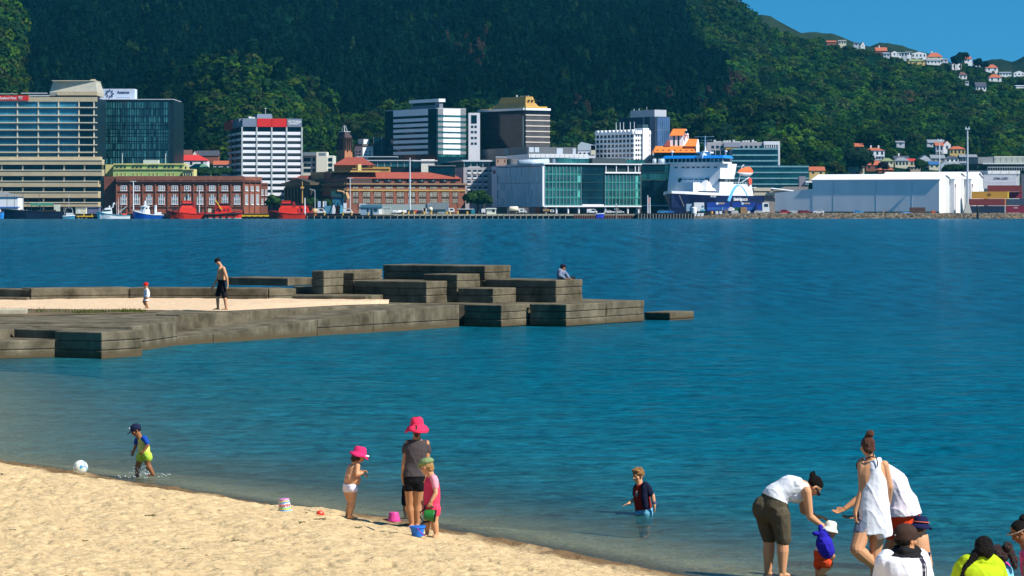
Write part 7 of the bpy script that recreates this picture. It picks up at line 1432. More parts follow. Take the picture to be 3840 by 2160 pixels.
WHT_T=cloth('white',(.80,.80,.83),.05);BLK_C=cloth('black',(.012,.012,.014),.3)
zm=lambda x,y:(450+x/5.152,920+y/5.152);Yp=F*(EYE-DZ-.02)/(zm(0,1252)[1]-YH)
g=Fig('shirtless man in dark shorts and black cap walking left on the breakwater',zm,Yp,SKL,foot=(1960,1252),k=1.0);J=g.j
pel,cst,nk=J(1965,730),J(1960,500),J(1962,405)
MDM=[(q,w_*(1.28 if q>.3 else 1.12))for q,w_ in MD];hs_,ss_=V((.15,-1,0)),V((.05,-1,0))
sp=[pel,J(1968,620),cst,nk];g.mb.loft(g.torso_rings(sp,hs_,ss_,MW,MDM))
g.head(J(1888,308),(-.85,-.05,-.5),(-.35,0,.9),.225,neck=J(1958,415));
g.arm(J(2000,445,-.19),J(2062,620,-.24),J(2082,765,-.22),V((.05,-.1,-1)),V((-1,.2,0)),1,curl=.6,r=(.066,.048,.032));g.arm(J(1930,440,.18),J(1885,640,.24),J(1812,770,.24),V((-.5,0,-1)),V((-.3,-1,0)),1,curl=.6,r=(.06,.045,.031))
g.leg(J(1945,760,.09),J(1885,975,.09),J(1892,1205,.09),J(1790,1250,.09),r=(.09,.062,.042));g.leg(J(1985,760,-.09),J(2022,985,-.09),J(2052,1205,-.09),J(1960,1250,-.09),r=(.09,.062,.042));g.done()
SHD=cloth('dark_shorts',(.015,.014,.017),.3)
def b(mb):mb.loft(g.torso_rings(sp,hs_,ss_,MW,MDM,-.05,.2,.02));g.chain([J(1945,760,.09),J(1902,915,.09),J(1892,945,.09)],[.105,.10,.105],mb);g.chain([J(1985,760,-.09),J(2010,935,-.09),J(2016,975,-.09)],[.105,.10,.105],mb)
g.wear('shorts',SHD,b,noise=.006);g.cap(BLK_C,.075,tilt=.1,drop=.0);g.hair(HBLK,[(-.035,0,.0,.073,.075,.05)],.002)
MB().ell(g.L(.082,0,-.004),(.062,.022,.017),Matrix((g.hr,g.hf,g.hu)).transposed()).build('sunglasses',EYEM,g.root)
zm2=zm;g=Fig('toddler in red cap and long white shirt walking left on the breakwater sand',zm2,F*(EYE-DZ-.03)/(zm(0,1236)[1]-YH),SKL,foot=(515,1236),k=.6);J=g.j
sp=[J(515,1000),J(518,940),J(515,880),J(508,835)];hs_=ss_=V((.1,-1,0));g.mb.loft(g.torso_rings(sp,hs_,ss_,KW,KD));g.head(J(500,772),(-1,-.05,-.15),hs=.19,neck=J(508,838))
g.arm(J(525,862,-.11),J(528,940,-.14),J(515,1000,-.13),V((-.3,0,-1)),V((-1,0,0)),curl=.7);g.arm(J(500,862,.11),J(485,930,.13),J(470,985,.12),V((-.3,0,-1)),V((-1,0,0)),curl=.7)
g.leg(J(500,1010,.05),J(455,1085,.05),J(515,1195,.05),J(470,1235,.05),r=(.10,.07,.046));g.leg(J(522,1010,-.05),J(505,1100,-.05),J(540,1195,-.05),J(495,1236,-.05),r=(.10,.07,.046));g.done()
def b(mb):mb.loft(g.torso_rings(sp,hs_,ss_,KW,KD,-.42,.93,.025,.03));g.chain([J(525,858,-.11),J(530,940,-.14),J(518,985,-.13)],[.05,.052,.055],mb);g.chain([J(500,858,.11),J(485,930,.13)],[.05,.052],mb)
g.wear('shirt',WHT_T,b,noise=.005);g.cap(cloth('red',(.70,.018,.012)),.06)
zm3=lambda x,y:(1100+x/1.61,930+y/1.61);g=Fig('person in grey blue hooded top and dark cap sitting on the concrete block looking right',zm3,111.6,SKT,foot=(1622,194),k=1.0);J=g.j
sp=[J(1618,187),J(1612,170),J(1616,145),J(1622,131)];hs_=V((.3,1,0));g.mb.loft(g.torso_rings(sp,hs_,hs_,MW,MD));g.head(J(1629,116),(1,.25,-.1),hs=.235,neck=J(1622,134))
g.arm(J(1612,140,-.2),J(1608,165,-.27),J(1640,182,-.2),V((1,.2,-.2)),V((0,0,-1)),curl=.5);g.arm(J(1632,140,.2),J(1650,160,.25),J(1665,182,.2),V((1,0,-.3)),V((0,0,-1)),curl=.5)
g.leg(J(1620,190,-.09),J(1690,186,1.0),J(1700,252,1.5),J(1712,258,1.6));g.leg(J(1624,190,.09),J(1692,184,1.3),J(1704,252,1.8),J(1716,258,1.9));g.done()
HOOD=cloth('grey_blue',(.17,.21,.30))
def b(mb):mb.loft(g.torso_rings(sp,hs_,hs_,MW,MD,-.05,.95,.03));g.chain([J(1612,140,-.2),J(1608,165,-.27),J(1638,181,-.21)],[.075,.066,.05],mb);g.chain([J(1632,140,.2),J(1650,160,.25),J(1664,181,.2)],[.075,.066,.05],mb);mb.ell(J(1612,131),(.10,.11,.06))
g.wear('hooded_top',HOOD,b,noise=.007);g.cap(cloth('dark_navy',(.02,.015,.03)),.07);g.hair(HBLK,[(-.04,0,-.01,.075,.07,.06)],.003)
def b(mb):g.chain([J(1620,190,-.09),J(1690,186,1.0),J(1700,245,1.45)],[.105,.08,.06],mb);g.chain([J(1624,190,.09),J(1692,184,1.3),J(1704,245,1.75)],[.105,.08,.06],mb)
g.wear('trousers',SHD,b)
zb=lambda x,y:(200+x/4.83,1540+y/4.83);g=Fig('boy in yellow and blue swim suit and navy cap splashing through the shallows',zb,47.7,SKD,foot=(1650,1165),k=.6);J=g.j
sp=[J(1650,800),J(1645,690),J(1620,560),J(1570,480)];hs_=V((.25,-1,0));ss_=V((.35,-1,0));g.mb.loft(g.torso_rings(sp,hs_,ss_,KW,KD));g.head(J(1497,352),(-.93,-.25,-.4),(-.35,0,.94),.196,neck=J(1562,485))
g.arm(J(1655,515,-.10),J(1712,620,-.15),J(1640,725,-.17),V((-.55,-.1,-.8)),V((-.5,.6,.4)),-1,r=(.058,.045,.034),curl=.55);g.arm(J(1520,520,.10),J(1490,645,.12),J(1452,730,.12),V((-.2,0,-1)),V((-.3,-1,0)),1,r=(.058,.045,.034),curl=.6)
g.leg(J(1700,820,-.065),J(1712,985,-.065),J(1800,1140,-.065),J(1740,1230,-.065),r=(.112,.078,.05));g.leg(J(1590,830,.065),J(1535,985,.065),J(1518,1165,.065),J(1440,1240,.065),r=(.112,.078,.05));g.done()
YLW=cloth('yellow',(.62,.62,.16));LIM=cloth('lime',(.44,.62,.07));BLU=cloth('blue',(.012,.07,.36));ORP=cloth('orange_print',(.75,.20,.04))
def b(mb):mb.loft(g.torso_rings(sp,hs_,ss_,KW,KD,.08,.95,.012))
t_=g.wear('swim_top',YLW,b,noise=.002)
def b(mb):g.chain([J(1640,500,-.085),J(1668,530,-.115),J(1700,590,-.14)],[.050,.047,.043],mb);g.chain([J(1545,500,.085),J(1515,535,.11),J(1500,590,.12)],[.048,.046,.042],mb)
g.wear('sleeves',BLU,b,noise=.002)
def b(mb):mb.loft(g.torso_rings(sp,hs_,ss_,KW,KD,-.05,.2,.013));g.chain([J(1700,810,-.065),J(1712,850,-.065)],[.082,.080],mb);g.chain([J(1595,815,.065),J(1580,860,.065)],[.082,.080],mb)
g.wear('swim_shorts',LIM,b,noise=.002)
decal(g,t_,'printed_motif',ORP,[(1500,628),(1570,628),(1568,590),(1545,560),(1520,556),(1502,575)]);decal(g,t_,'printed_band',mat('cloth_rust',(.42,.10,.05),var=.15),[(1500,680),(1592,680),(1596,636),(1502,636)])
NVC=cloth('navy',(.012,.018,.05));g.cap(NVC,.10,tilt=-.35);g.hair(HBLK,[(-.03,0,-.005,.078,.08,.05)],.002)
MB().ell(g.L(.10,.0,.075),(.02,.012,.018),Matrix((g.hr,g.hf,g.hu)).transposed()).build('cap_badge',WHT_T,g.root)
r=np.random.default_rng(2);sp_=MB()
for i in range(110):
 x=r.normal(1600,110);y=1150-abs(r.normal(0,75))*(1 if x<1700 else .5);q=r.uniform(.002,.006);sp_.ell(at(*zb(x,y),47.7+r.normal(0,.1)),(q,q,q*r.uniform(.8,1.6)),n=6,m=4)
for i in range(28):
 a=r.uniform(0,6.28);rr_=r.uniform(.1,.42);p=at(*zb(1650,1160),47.7);sp_.ell((p.x+rr_*math.cos(a)*1.2,47.65+rr_*math.sin(a),.012),(r.uniform(.005,.022),r.uniform(.006,.025),.004),n=6,m=4)
tag(sp_.build('splash',mat('foam',(.85,.88,.9),rough=.3,var=.05),smooth=True),kind='stuff')
z2=lambda x,y:(1000+x/2.683,1520+y/2.683)
p_=ground(*z2(830,1140));g=Fig('toddler girl in white briefs and pink sun hat with arms raised to her chest',z2,p_.y,SKL,foot=(830,1145),k=.62);J=g.j
hs_=V((.62,-.78,0));ss_=V((.55,-.83,0));sp=[J(838,825),J(852,745),J(862,660),J(885,585)];g.mb.loft(g.torso_rings(sp,hs_,ss_,KW,KD));g.mb.ell(J(868,740,-.02),(.11,.09,.12));g.head(J(930,500),(.94,.2,-.22),hs=.2,neck=J(890,590),eyes=True)
g.arm(J(915,612,-.08),J(908,696,-.13),J(968,678,-.10),V((.75,.1,-.55)),V((0,.5,-1)),1,r=(.062,.05,.036),curl=.6);g.arm(J(850,610,.12),J(905,690,.2),J(950,665,.18),V((.8,0,.1)),V((0,-.5,-1)),-1,r=(.06,.048,.036),curl=.8)
g.leg(J(862,845,-.055),J(862,975,-.055),J(836,1105,-.05),J(870,1150,-.05),r=(.118,.078,.052));g.leg(J(818,845,.055),J(845,975,.06),J(815,1098,.06),J(850,1140,.06),r=(.118,.078,.052));g.done()
BRF_=cloth('white_briefs',(.74,.70,.80),.1)
def b(mb):mb.loft(g.torso_rings(sp,hs_,ss_,KW,KD,-.14,.13,.012));g.chain([J(862,838,-.055),J(858,860,-.05)],[.082,.070],mb);g.chain([J(820,838,.055),J(825,860,.055)],[.082,.070],mb)
g.wear('briefs',BRF_,b,noise=.002);PNK=cloth('hot_pink',(.66,.03,.14),.08);g.hat(PNK,.145,.05,.012,1.0,back_up=.03);g.hair(HBRN,[(-.05,0,-.035,.082,.07,.075),(-.075,.01,-.08,.06,.045,.045),(-.03,.06,-.05,.035,.05,.05)],.008)
g.wear('hat_brim',WHT_T,lambda mb:mb.tube([g.L(.085,-.11,.012),g.L(.135,-.06,.012),g.L(.15,0,.01),g.L(.135,.06,.012),g.L(.085,.11,.012)],[.010,.014,.015,.014,.010]),noise=.001)
p_=ground(*z2(1490,1230));g=Fig('girl in wide pink sun hat, grey top and black shorts standing with her back turned',z2,p_.y,SKT,foot=(1490,1235),k=.88);J=g.j
hs_=ss_=V((1,.05,0));sp=[J(1490,775),J(1490,640),J(1505,470),J(1512,335)];GW=[(q,w_*.98)for q,w_ in AW];g.mb.loft(g.torso_rings(sp,hs_,ss_,GW,AD));g.head(J(1512,222),(.05,1,.05),hs=.215,neck=J(1512,335))
g.arm(J(1420,380),J(1385,560,-.02),J(1368,718,-.03),V((.03,0,-1)),V((1,.1,0)),-1,r=(.05,.038,.028),curl=.45);g.arm(J(1608,380),J(1618,545,-.02),J(1602,690,-.05),V((-.1,0,-1)),V((-1,.1,0)),1,r=(.05,.038,.028),curl=.45)
g.leg(J(1442,800),J(1440,1000,.02),J(1462,1190,.02),J(1440,1260,-.1),r=(.095,.062,.042));g.leg(J(1538,800),J(1522,1000,.02),J(1518,1185,.02),J(1540,1240,.1),r=(.095,.062,.042));g.done()
GYT=cloth('grey_brown',(.075,.06,.062),.15)
def b(mb):mb.loft(g.torso_rings(sp,hs_,ss_,GW,AD,.14,.97,.02,.012));g.chain([J(1430,378),J(1408,410),J(1394,460)],[.046,.051,.054],mb);g.chain([J(1598,380),J(1612,412),J(1620,460)],[.046,.051,.054],mb)
g.wear('top',GYT,b,noise=.006)
def b(mb):mb.loft(g.torso_rings(sp,hs_,ss_,GW,AD,-.06,.22,.016));g.chain([J(1444,780),J(1440,812)],[.103,.10],mb);g.chain([J(1536,780),J(1535,815)],[.103,.10],mb)
g.wear('shorts',BLK_C,b,noise=.004);PK2=cloth('coral_pink',(.82,.035,.10),.08);g.hat(PK2,.172,.075,.014,1.12);g.hair(HBRN,[([(-.10,0,.03),(-.135,0,-.02),(-.125,0,-.09),(-.10,.005,-.125)],[.022,.034,.036,.016]),(-.03,0,-.03,.075,.075,.07)],.004)
g.wear('hair_tie',mat('tie_aqua',(.1,.4,.45),var=.1),lambda mb:mb.ell(g.L(-.125,0,.012),(.02,.02,.014)),noise=0)
p_=ground(*z2(1390,1150));g=Fig('child in dark shorts standing mostly hidden behind the girl in the wide pink hat',z2,p_.y+.15,SKD,foot=(1400,1150),k=.6);J=g.j
hs_=V((.9,-.3,0));sp=[J(1432,905),J(1442,830),J(1450,750),J(1460,690)];g.mb.loft(g.torso_rings(sp,hs_,hs_,KW,KD));g.head(J(1462,625),(.5,.8,0),hs=.19,neck=J(1460,690));g.arm(J(1420,715),J(1425,780),J(1440,830));g.arm(J(1490,715,.05),J(1500,780,.05),J(1495,840,.05))
g.leg(J(1408,915),J(1395,1020),J(1402,1115),J(1370,1150),r=(.10,.062,.042));g.leg(J(1455,915),J(1450,1020),J(1450,1120),J(1480,1150),r=(.10,.062,.042));g.done();g.hair(HBLK,[(-.02,0,.03,.08,.098,.09)],.004)
def b(mb):mb.loft(g.torso_rings(sp,hs_,hs_,KW,KD,-.06,.3,.015));g.chain([J(1408,915),J(1395,975)],[.075,.062],mb);g.chain([J(1455,915),J(1450,975)],[.075,.062],mb)
g.wear('shorts',BLK_C,b,noise=.003)
def b(mb):mb.loft(g.torso_rings(sp,hs_,hs_,KW,KD,.2,.95,.015))
g.wear('top',NVC,b,noise=.003)
p_=ground(*z2(1665,1325));g=Fig('toddler in pink swim suit and green cap holding a green watering can',z2,p_.y,SKL,foot=(1665,1330),k=.62);J=g.j
hs_=V((.55,-.83,0));sp=[J(1662,1000),J(1662,900),J(1660,790),J(1652,705)];g.mb.loft(g.torso_rings(sp,hs_,hs_,KW,KD));g.head(J(1608,612),(-.85,.45,-.3),hs=.205,neck=J(1650,705))
g.arm(J(1692,745,-.10),J(1702,885,-.15),J(1655,965,-.17),V((-.4,0,-.9)),V((-.3,.9,.1)),1,r=(.06,.047,.034),curl=.9);g.arm(J(1622,745,.10),J(1600,880,.1),J(1585,950,.02),V((-.2,-.2,-1)),V((.3,-1,0)),1,r=(.058,.045,.034),curl=.8)
g.leg(J(1690,1040,-.055),J(1688,1165,-.055),J(1706,1290,-.055),J(1690,1330,-.15),r=(.115,.076,.05));g.leg(J(1632,1040,.055),J(1620,1160,.055),J(1616,1272,.055),J(1600,1300,-.05),r=(.115,.076,.05));g.done()
CRL=cloth('coral',(.82,.055,.12),.06);LPK=cloth('pale_pink',(.85,.32,.38),.06)
def b(mb):mb.loft(g.torso_rings(sp,hs_,hs_,KW,KD,-.08,.95,.013));g.chain([J(1690,1040,-.055),J(1690,1075,-.055)],[.083,.078],mb);g.chain([J(1632,1040,.055),J(1628,1075,.055)],[.083,.078],mb)
g.wear('swim_suit',CRL,b,noise=.003)
def b(mb):g.chain([J(1680,735,-.085),J(1694,770,-.11),J(1698,822,-.125)],[.05,.048,.044],mb);g.chain([J(1632,735,.085),J(1615,790,.1)],[.046,.043],mb)
g.wear('sleeves',LPK,b,noise=.002);CAPG=cloth('sage_green',(.20,.27,.12),.1)
g.wear('cap',CAPG,lambda mb:(mb.ell(g.L(-.012,0,.06),(.112*g.hq,.118*g.hq,.062*g.hq),Matrix((g.hr,g.hf,g.hu)).transposed()),mb.tube([g.L(.09,-.06,.035),g.L(.135,0,.022),g.L(.09,.06,.035)],[.016,.02,.016])),noise=.004,nscale=14);g.hair(HBLD,[(-.03,0,-.005,.082,.082,.07),(-.06,.01,-.05,.06,.04,.045)],.005)
pc=at(*z2(1640,1105),p_.y-.12);t=thing('watering_can','green watering can with black base, handle and long curved spout','watering can',pc);q=lambda x,y,d=0:at(*z2(x,y),p_.y-.12+d)-pc
ax=(q(1690,1112)-q(1570,1095)).normalized();GRC=mat('can_green',(.015,.16,.02),rough=.35,var=.1,spec=.5);BKC=mat('can_black',(.012,.014,.012),rough=.35,var=.2)
MB().lathe([(0,-.075),(.055,-.075),(.064,-.06),(.078,.05),(.074,.062),(0,.062)],(0,0,0),ax,n=20).build('body',GRC,t,smooth=False);MB().lathe([(0,.06),(.082,.06),(.084,.075),(.07,.082),(.045,.078),(0,.08)],(0,0,0),ax,n=20).build('base',BKC,t)
MB().tube([q(1575,1060),q(1598,1015),q(1640,1002),q(1680,1030),q(1690,1075)],.011,8).build('handle',BKC,t,smooth=True);MB().tube([q(1580,1050),q(1545,1075),q(1545,1130),q(1580,1170),q(1640,1168)],.009,8).tube([q(1640,1165),q(1580,1180),q(1535,1215),q(1505,1240)],[.012,.011,.012,.02],8).build('spout',BKC,t,smooth=True)
z3=lambda x,y:(2250+x/4.83,1700+y/4.83);g=Fig('smiling boy with curly sandy hair in red and navy top, waist deep in sea',z3,41.75,SKL,foot=(790,1105),k=.66);J=g.j
ss_=V((.72,-.5,0));hs_=V((.8,-.4,0));sp=[J(800,1060),J(770,900),J(745,700),J(722,565)];g.mb.loft(g.torso_rings(sp,hs_,ss_,KW,KD));g.head(J(685,395),(-.72,-.68,-.12),hs=.205,neck=J(718,570))
g.arm(J(850,600,-.09),J(958,770,-.12),J(985,950,-.14),V((.1,0,-1)),V((-1,-.2,0)),1,r=(.06,.046,.036),curl=.3);g.arm(J(655,615,.08),J(635,825,.04),J(525,905,-.06),V((-.75,-.3,-.25)),V((-.1,-.3,-1)),1,r=(.058,.044,.034),curl=.15,spread=.45)
g.leg(J(755,1100,.05),J(740,1300,.0),J(760,1480,.02),J(700,1520,-.05),r=(.11,.074,.05));g.leg(J(860,1100,-.05),J(855,1300,-.06),J(850,1480,-.05),J(800,1520,-.1),r=(.11,.074,.05));g.done()
RDS=cloth('dark_red',(.26,.018,.012),.12);NVS=cloth('navy_side',(.009,.011,.03),.12)
def b(mb):mb.loft(g.torso_rings(sp,hs_,ss_,KW,KD,.02,.97,.014))
t_=g.wear('swim_top',RDS,b,noise=.003)
def b(mb):
 g.chain([J(815,575,-.075),J(860,620,-.10),J(915,725,-.12)],[.056,.056,.05],mb);g.chain([J(690,580,.07),J(655,640,.08),J(640,740,.06)],[.05,.05,.046],mb);g.chain([J(800,640,-.115),J(805,800,-.135),J(825,960,-.14)],[.05,.05,.045],mb)
g.wear('navy_panels',NVS,b,noise=.003);g.wear('collar',cloth('bright_red',(.62,.04,.02)),lambda mb:g.chain([J(720,560),J(722,572)],[.047,.054],mb),noise=.001)
def b(mb):mb.loft(g.torso_rings(sp,hs_,ss_,KW,KD,-.12,.1,.025));g.chain([J(755,1085,.05),J(745,1220,.02)],[.085,.08],mb);g.chain([J(860,1085,-.05),J(858,1220,-.05)],[.085,.08],mb);mb.ell(J(690,1088,-.08),(.06,.05,.02))
g.wear('swim_shorts',cloth('blue_pattern',(.12,.34,.46),.5),b,noise=.006)
g.wear('wrist_band',mat('band_purple',(.08,.07,.14),var=.2),lambda mb:mb.tube([J(979,870,-.13),J(984,920,-.135)],.034),noise=0);g.wear('shirt_print',cloth('grey_print',(.22,.13,.13)),lambda mb:mb.ell(J(668,735,-.085),(.03,.02,.05)),noise=0)
g.hair(HSND,[(-.015,0,.045,.088,.105,.082),(.05,.02,.085,.05,.04,.03),(.045,-.035,.08,.045,.04,.03),(-.085,.02,-.02,.06,.035,.05),(-.02,.075,.02,.025,.06,.05),(-.03,-.075,.02,.025,.055,.045),(-.03,.03,.10,.04,.04,.03),(-.03,-.04,.10,.04,.04,.03),(.02,0,.11,.035,.035,.025)],.008,nscale=30)
z4=lambda x,y:(2780+x/2.587,1600+y/2.587);YW_=34.9
g=Fig('woman in white tank top and olive shorts bending forward over a toddler',z4,YW_,SKL,foot=(330,1440),k=1.0);J=g.j
hs_=V((.35,-.93,0));ss_=V((.2,-.97,0));sp=[J(300,780),J(345,665),J(470,585),J(610,590),J(655,605)];BW_=[(-.12,.12),(0,.185),(.15,.185),(.4,.15),(.62,.165),(.82,.165),(.93,.12),(1,.07)];BD_=[(-.12,.09),(0,.145),(.15,.14),(.4,.115),(.62,.125),(.82,.10),(.93,.08),(1,.055)]
g.mb.loft(g.torso_rings(sp,hs_,ss_,BW_,BD_,n=13));g.head(J(712,582),(.55,.12,-.83),(.82,.05,.55),.225,neck=J(650,608))
g.arm(J(635,625,-.19),J(665,870,-.18),J(770,950,-.12),V((.8,.1,-.3)),V((.2,.4,-1)),1,curl=.35,r=(.058,.043,.029));g.arm(J(590,640,.2),J(600,815,.22),J(730,875,.12),V((.9,-.1,-.05)),V((0,-.3,-1)),-1,curl=.9,r=(.056,.042,.029))
g.leg(J(372,850,-.1),J(402,1120,-.1),J(400,1410,-.1),J(470,1450,-.05),r=(.115,.072,.043));g.leg(J(232,850,.1),J(270,1110,.1),J(258,1410,.1),J(330,1450,.1),r=(.115,.072,.043));g.done()
OLV=cloth('olive',(.085,.07,.045),.12)
def b(mb):
 mb.loft(g.torso_rings(sp,hs_,ss_,BW_,BD_,-.06,.20,.018));mb.ell(J(262,800),(.20,.15,.19));g.chain([J(368,850,-.1),J(395,1000,-.1),J(408,1092,-.1)],[.135,.112,.098],mb);g.chain([J(236,850,.1),J(255,990,.1),J(272,1070,.1)],[.135,.112,.098],mb)
g.wear('shorts',OLV,b,noise=.006)
def b(mb):mb.loft(g.torso_rings(sp,hs_,ss_,BW_,BD_,.20,.84,.018,.01,n=12));g.chain([J(540,560,-.12),J(622,582,-.11)],[.07,.05],mb);g.chain([J(540,560,.12),J(615,578,.11)],[.07,.05],mb);mb.ell(J(530,660,-.02),(.12,.15,.10))
g.wear('tank_top',WHT_T,b,noise=.008,nscale=7);g.hair(HBLK,[(-.045,0,.035,.084,.088,.088),(-.02,0,.06,.08,.09,.06),(-.135,0,.055,.042,.042,.042),(-.16,.01,.085,.02,.02,.02)],.005)
MB().tube([g.L(.09,-.066,-.005),g.L(.108,-.03,-.012),g.L(.108,.03,-.012),g.L(.09,.066,-.005),g.L(-.01,.082,-.004)],.011,8).ell(g.L(.1,.034,-.012),(.024,.016,.02)).ell(g.L(.1,-.034,-.012),(.024,.016,.02)).build('sunglasses',EYEM,g.root)
g=Fig('toddler in white sun hat and red shorts carrying a royal blue pack',z4,YW_-.12,SKL,foot=(780,1440),k=.52);J=g.j
hs_=V((.35,-.93,0));sp=[J(775,1275),J(790,1190),J(815,1110),J(838,1060)];g.mb.loft(g.torso_rings(sp,hs_,hs_,KW,KD));g.head(J(866,1005),(.9,.3,-.25),hs=.18,neck=J(838,1062));g.arm(J(850,1095,-.08),J(880,1170,-.1),J(885,1230,-.1));g.arm(J(820,1095,.08),J(850,1170,.12),J(870,1220,.12))
g.leg(J(800,1300,-.045),J(856,1342,-.05),J(765,1418,-.03),J(800,1445,-.03),r=(.12,.09,.058));g.leg(J(765,1300,.045),J(755,1380,.06),J(742,1425,.06),J(790,1445,.06),r=(.12,.09,.058));g.done()
ORS=cloth('orange_red',(.68,.07,.02),.1)
def b(mb):mb.loft(g.torso_rings(sp,hs_,hs_,KW,KD,-.14,.3,.022));g.chain([J(798,1300,-.045),J(830,1322,-.05)],[.08,.075],mb);g.chain([J(765,1300,.045),J(757,1340,.055)],[.08,.074],mb)
g.wear('shorts',ORS,b,noise=.003)
def b(mb):mb.loft(g.torso_rings(sp,hs_,hs_,KW,KD,.2,.95,.012))
g.wear('top',WHT_T,b,noise=.003);g.hat(cloth('hat_white',(.80,.80,.66),.08),.135,.045,.004,1.05)
pp=at(*z4(795,1120),YW_-.19);t=thing('backpack','royal blue drawstring pack on the back of the toddler in the white hat','backpack',pp);q=lambda x,y,d=0:at(*z4(x,y),YW_-.19+d)-pp
mbp=MB();g.chain([q(772,1010),q(790,1060),q(805,1130),q(825,1200),q(845,1215)],[.03,.07,.105,.10,.075],mbp);mbp.ell(q(730,1035),(.055,.035,.03));mbp.ell(q(765,985),(.03,.03,.045));remesh(mbp,'bag',.007,cloth('royal_blue',(.025,.02,.36),.15),t,3,.008,9)
MB().tube([q(800,990,-.02),q(845,1050,-.03),q(870,1110,.02),q(880,1180,.06)],.009,6).build('strap',cloth('royal_blue',(0,0,0)),t)
g=Fig('woman with auburn bun in loose white vest and denim shorts walking away',z4,YW_-.2,SKL,foot=(1290,1470),k=1.0);J=g.j
hs_=V((1,.12,0));ss_=V((1,-.05,0));sp=[J(1270,930),J(1262,760),J(1265,520),J(1268,315)];SW=[(q,w_*.96)for q,w_ in AW];g.mb.loft(g.torso_rings(sp,hs_,ss_,SW,AD));g.head(J(1222,190),(-.35,.94,-.05),hs=.225,neck=J(1262,320))
g.arm(J(1168,365),J(1172,610,-.03),J(1105,820,-.06),V((.0,-.05,-1)),V((1,.2,0)),-1,curl=.5,r=(.056,.042,.029));g.arm(J(1388,370,.02),J(1440,585,.03),J(1425,760,.16),V((-.3,.4,-.8)),V((-1,0,0)),1,curl=.5,r=(.054,.041,.029))
g.leg(J(1200,960,-.02),J(1118,1190,-.14),J(1325,1372,.1),J(1400,1420,.2),r=(.116,.082,.043));g.leg(J(1330,960,.05),J(1298,1215,.03),J(1290,1440,.05),J(1270,1480,.2),r=(.112,.072,.043));g.done()
DNM=cloth('denim',(.17,.20,.27),.15)
def b(mb):mb.loft(g.torso_rings(sp,hs_,ss_,SW,AD,-.06,.2,.015));g.chain([J(1200,950,-.02),J(1172,1010,-.05)],[.122,.112],mb);g.chain([J(1330,950,.05),J(1322,1015,.05)],[.122,.112],mb)
g.wear('denim_shorts',DNM,b,noise=.004);VST=cloth('vest_white',(.82,.80,.84),.05)
def b(mb):
 mb.loft(g.torso_rings([J(1298,1035),J(1288,900),J(1282,720),J(1290,560),J(1296,450),J(1288,370),J(1272,318)],V((1,.1,0)),ss_,[(0,.212),(.2,.205),(.45,.185),(.66,.155),(.8,.11),(.9,.075),(1,.095)],[(0,.165),(.2,.155),(.45,.14),(.66,.13),(.8,.122),(.9,.112),(1,.07)],n=16))
 mb.loft(g.torso_rings([J(1385,1070),J(1350,960),J(1320,860)],V((1,.1,0)),V((1,0,0)),[(0,.10),(1,.13)],[(0,.15),(1,.14)],n=5));g.chain([J(1210,330,.03),J(1215,312,.08)],[.03,.03],mb);g.chain([J(1345,335,.03),J(1338,318,.08)],[.03,.03],mb)
g.wear('vest',VST,b,noise=.009,nscale=6);g.hair(HAUB,[(-.02,0,.03,.084,.105,.095),(-.055,0,-.03,.076,.066,.06),(-.055,.015,.155,.052,.05,.045),(-.02,.01,.12,.05,.06,.04)],.006)
MB().tube([J(1205,312,-.07),J(1260,290,-.095),J(1310,300,-.09),J(1322,345,-.11),J(1318,390,-.12)],.008,6).tube([J(1280,292,-.1),J(1280,255,-.09)],.008,6).build('bikini_tie',mat('tie_black',(.02,.01,.012),var=.2),g.root)
g=Fig('person in loose white tee and red shorts bending behind the woman in white vest',z4,YW_+.55,SKT,foot=(1500,1440),k=1.0);J=g.j
hs_=V((-.25,-.95,0));sp=[J(1575,900),J(1560,740),J(1470,540),J(1360,450),J(1310,440)];g.mb.loft(g.torso_rings(sp,hs_,hs_,BW_,BD_,n=13));g.head(J(1190,400),(-.8,.1,-.6),(-.5,0,.85),.225,neck=J(1315,445))
g.arm(J(1330,520,-.2),J(1130,700,-.14),J(1005,795,-.2),V((-.85,-.1,-.35)),V((-.2,-.5,.8)),1,curl=.5,r=(.056,.042,.03));g.arm(J(1330,520,.2),J(1230,760,.15),J(1110,870,.05),V((-1,0,-.1)),V((0,-.3,.9)),-1,curl=.3,r=(.056,.042,.03))
g.leg(J(1540,980,.1),J(1430,1190,.05),J(1460,1400,.1),J(1380,1440,.1),r=(.11,.07,.043));g.leg(J(1590,980,-.1),J(1520,1200,-.1),J(1545,1400,-.1),J(1470,1440,-.1),r=(.11,.07,.043));g.done()
PKW=cloth('pink_white',(.80,.70,.76),.06);RSH=cloth('red_orange',(.66,.05,.015),.1)
def b(mb):mb.loft(g.torso_rings(sp,hs_,hs_,BW_,BD_,.08,.95,.05,.03,n=13));g.chain([J(1350,500,-.18),J(1290,560,-.2)],[.08,.075],mb);g.chain([J(1350,500,.18),J(1300,580,.2)],[.08,.075],mb);mb.ell(J(1590,800),(.16,.17,.14))
g.wear('tee',PKW,b,noise=.010,nscale=7)
def b(mb):mb.loft(g.torso_rings(sp,hs_,hs_,BW_,BD_,-.08,.14,.03));g.chain([J(1540,960,.1),J(1470,1040,.08)],[.125,.11],mb);g.chain([J(1595,950,-.1),J(1560,1060,-.1)],[.125,.11],mb);mb.ell(J(1610,900),(.17,.17,.16))
g.wear('shorts',RSH,b,noise=.004);g.hair(HBRN,[(-.02,0,.03,.088,.105,.095),(-.03,.03,-.06,.06,.06,.07),([(0,.08,.0),(.02,.09,-.07),(.03,.08,-.13)],[.03,.026,.014])],.006)
z5=lambda x,y:(3240+x/4.293,1840+y/4.293)
g=Fig('small bare backed child in navy sun hat standing in the shallows beside the seated man',z5,33.5,SKL,foot=(930,1500),k=.62);J=g.j
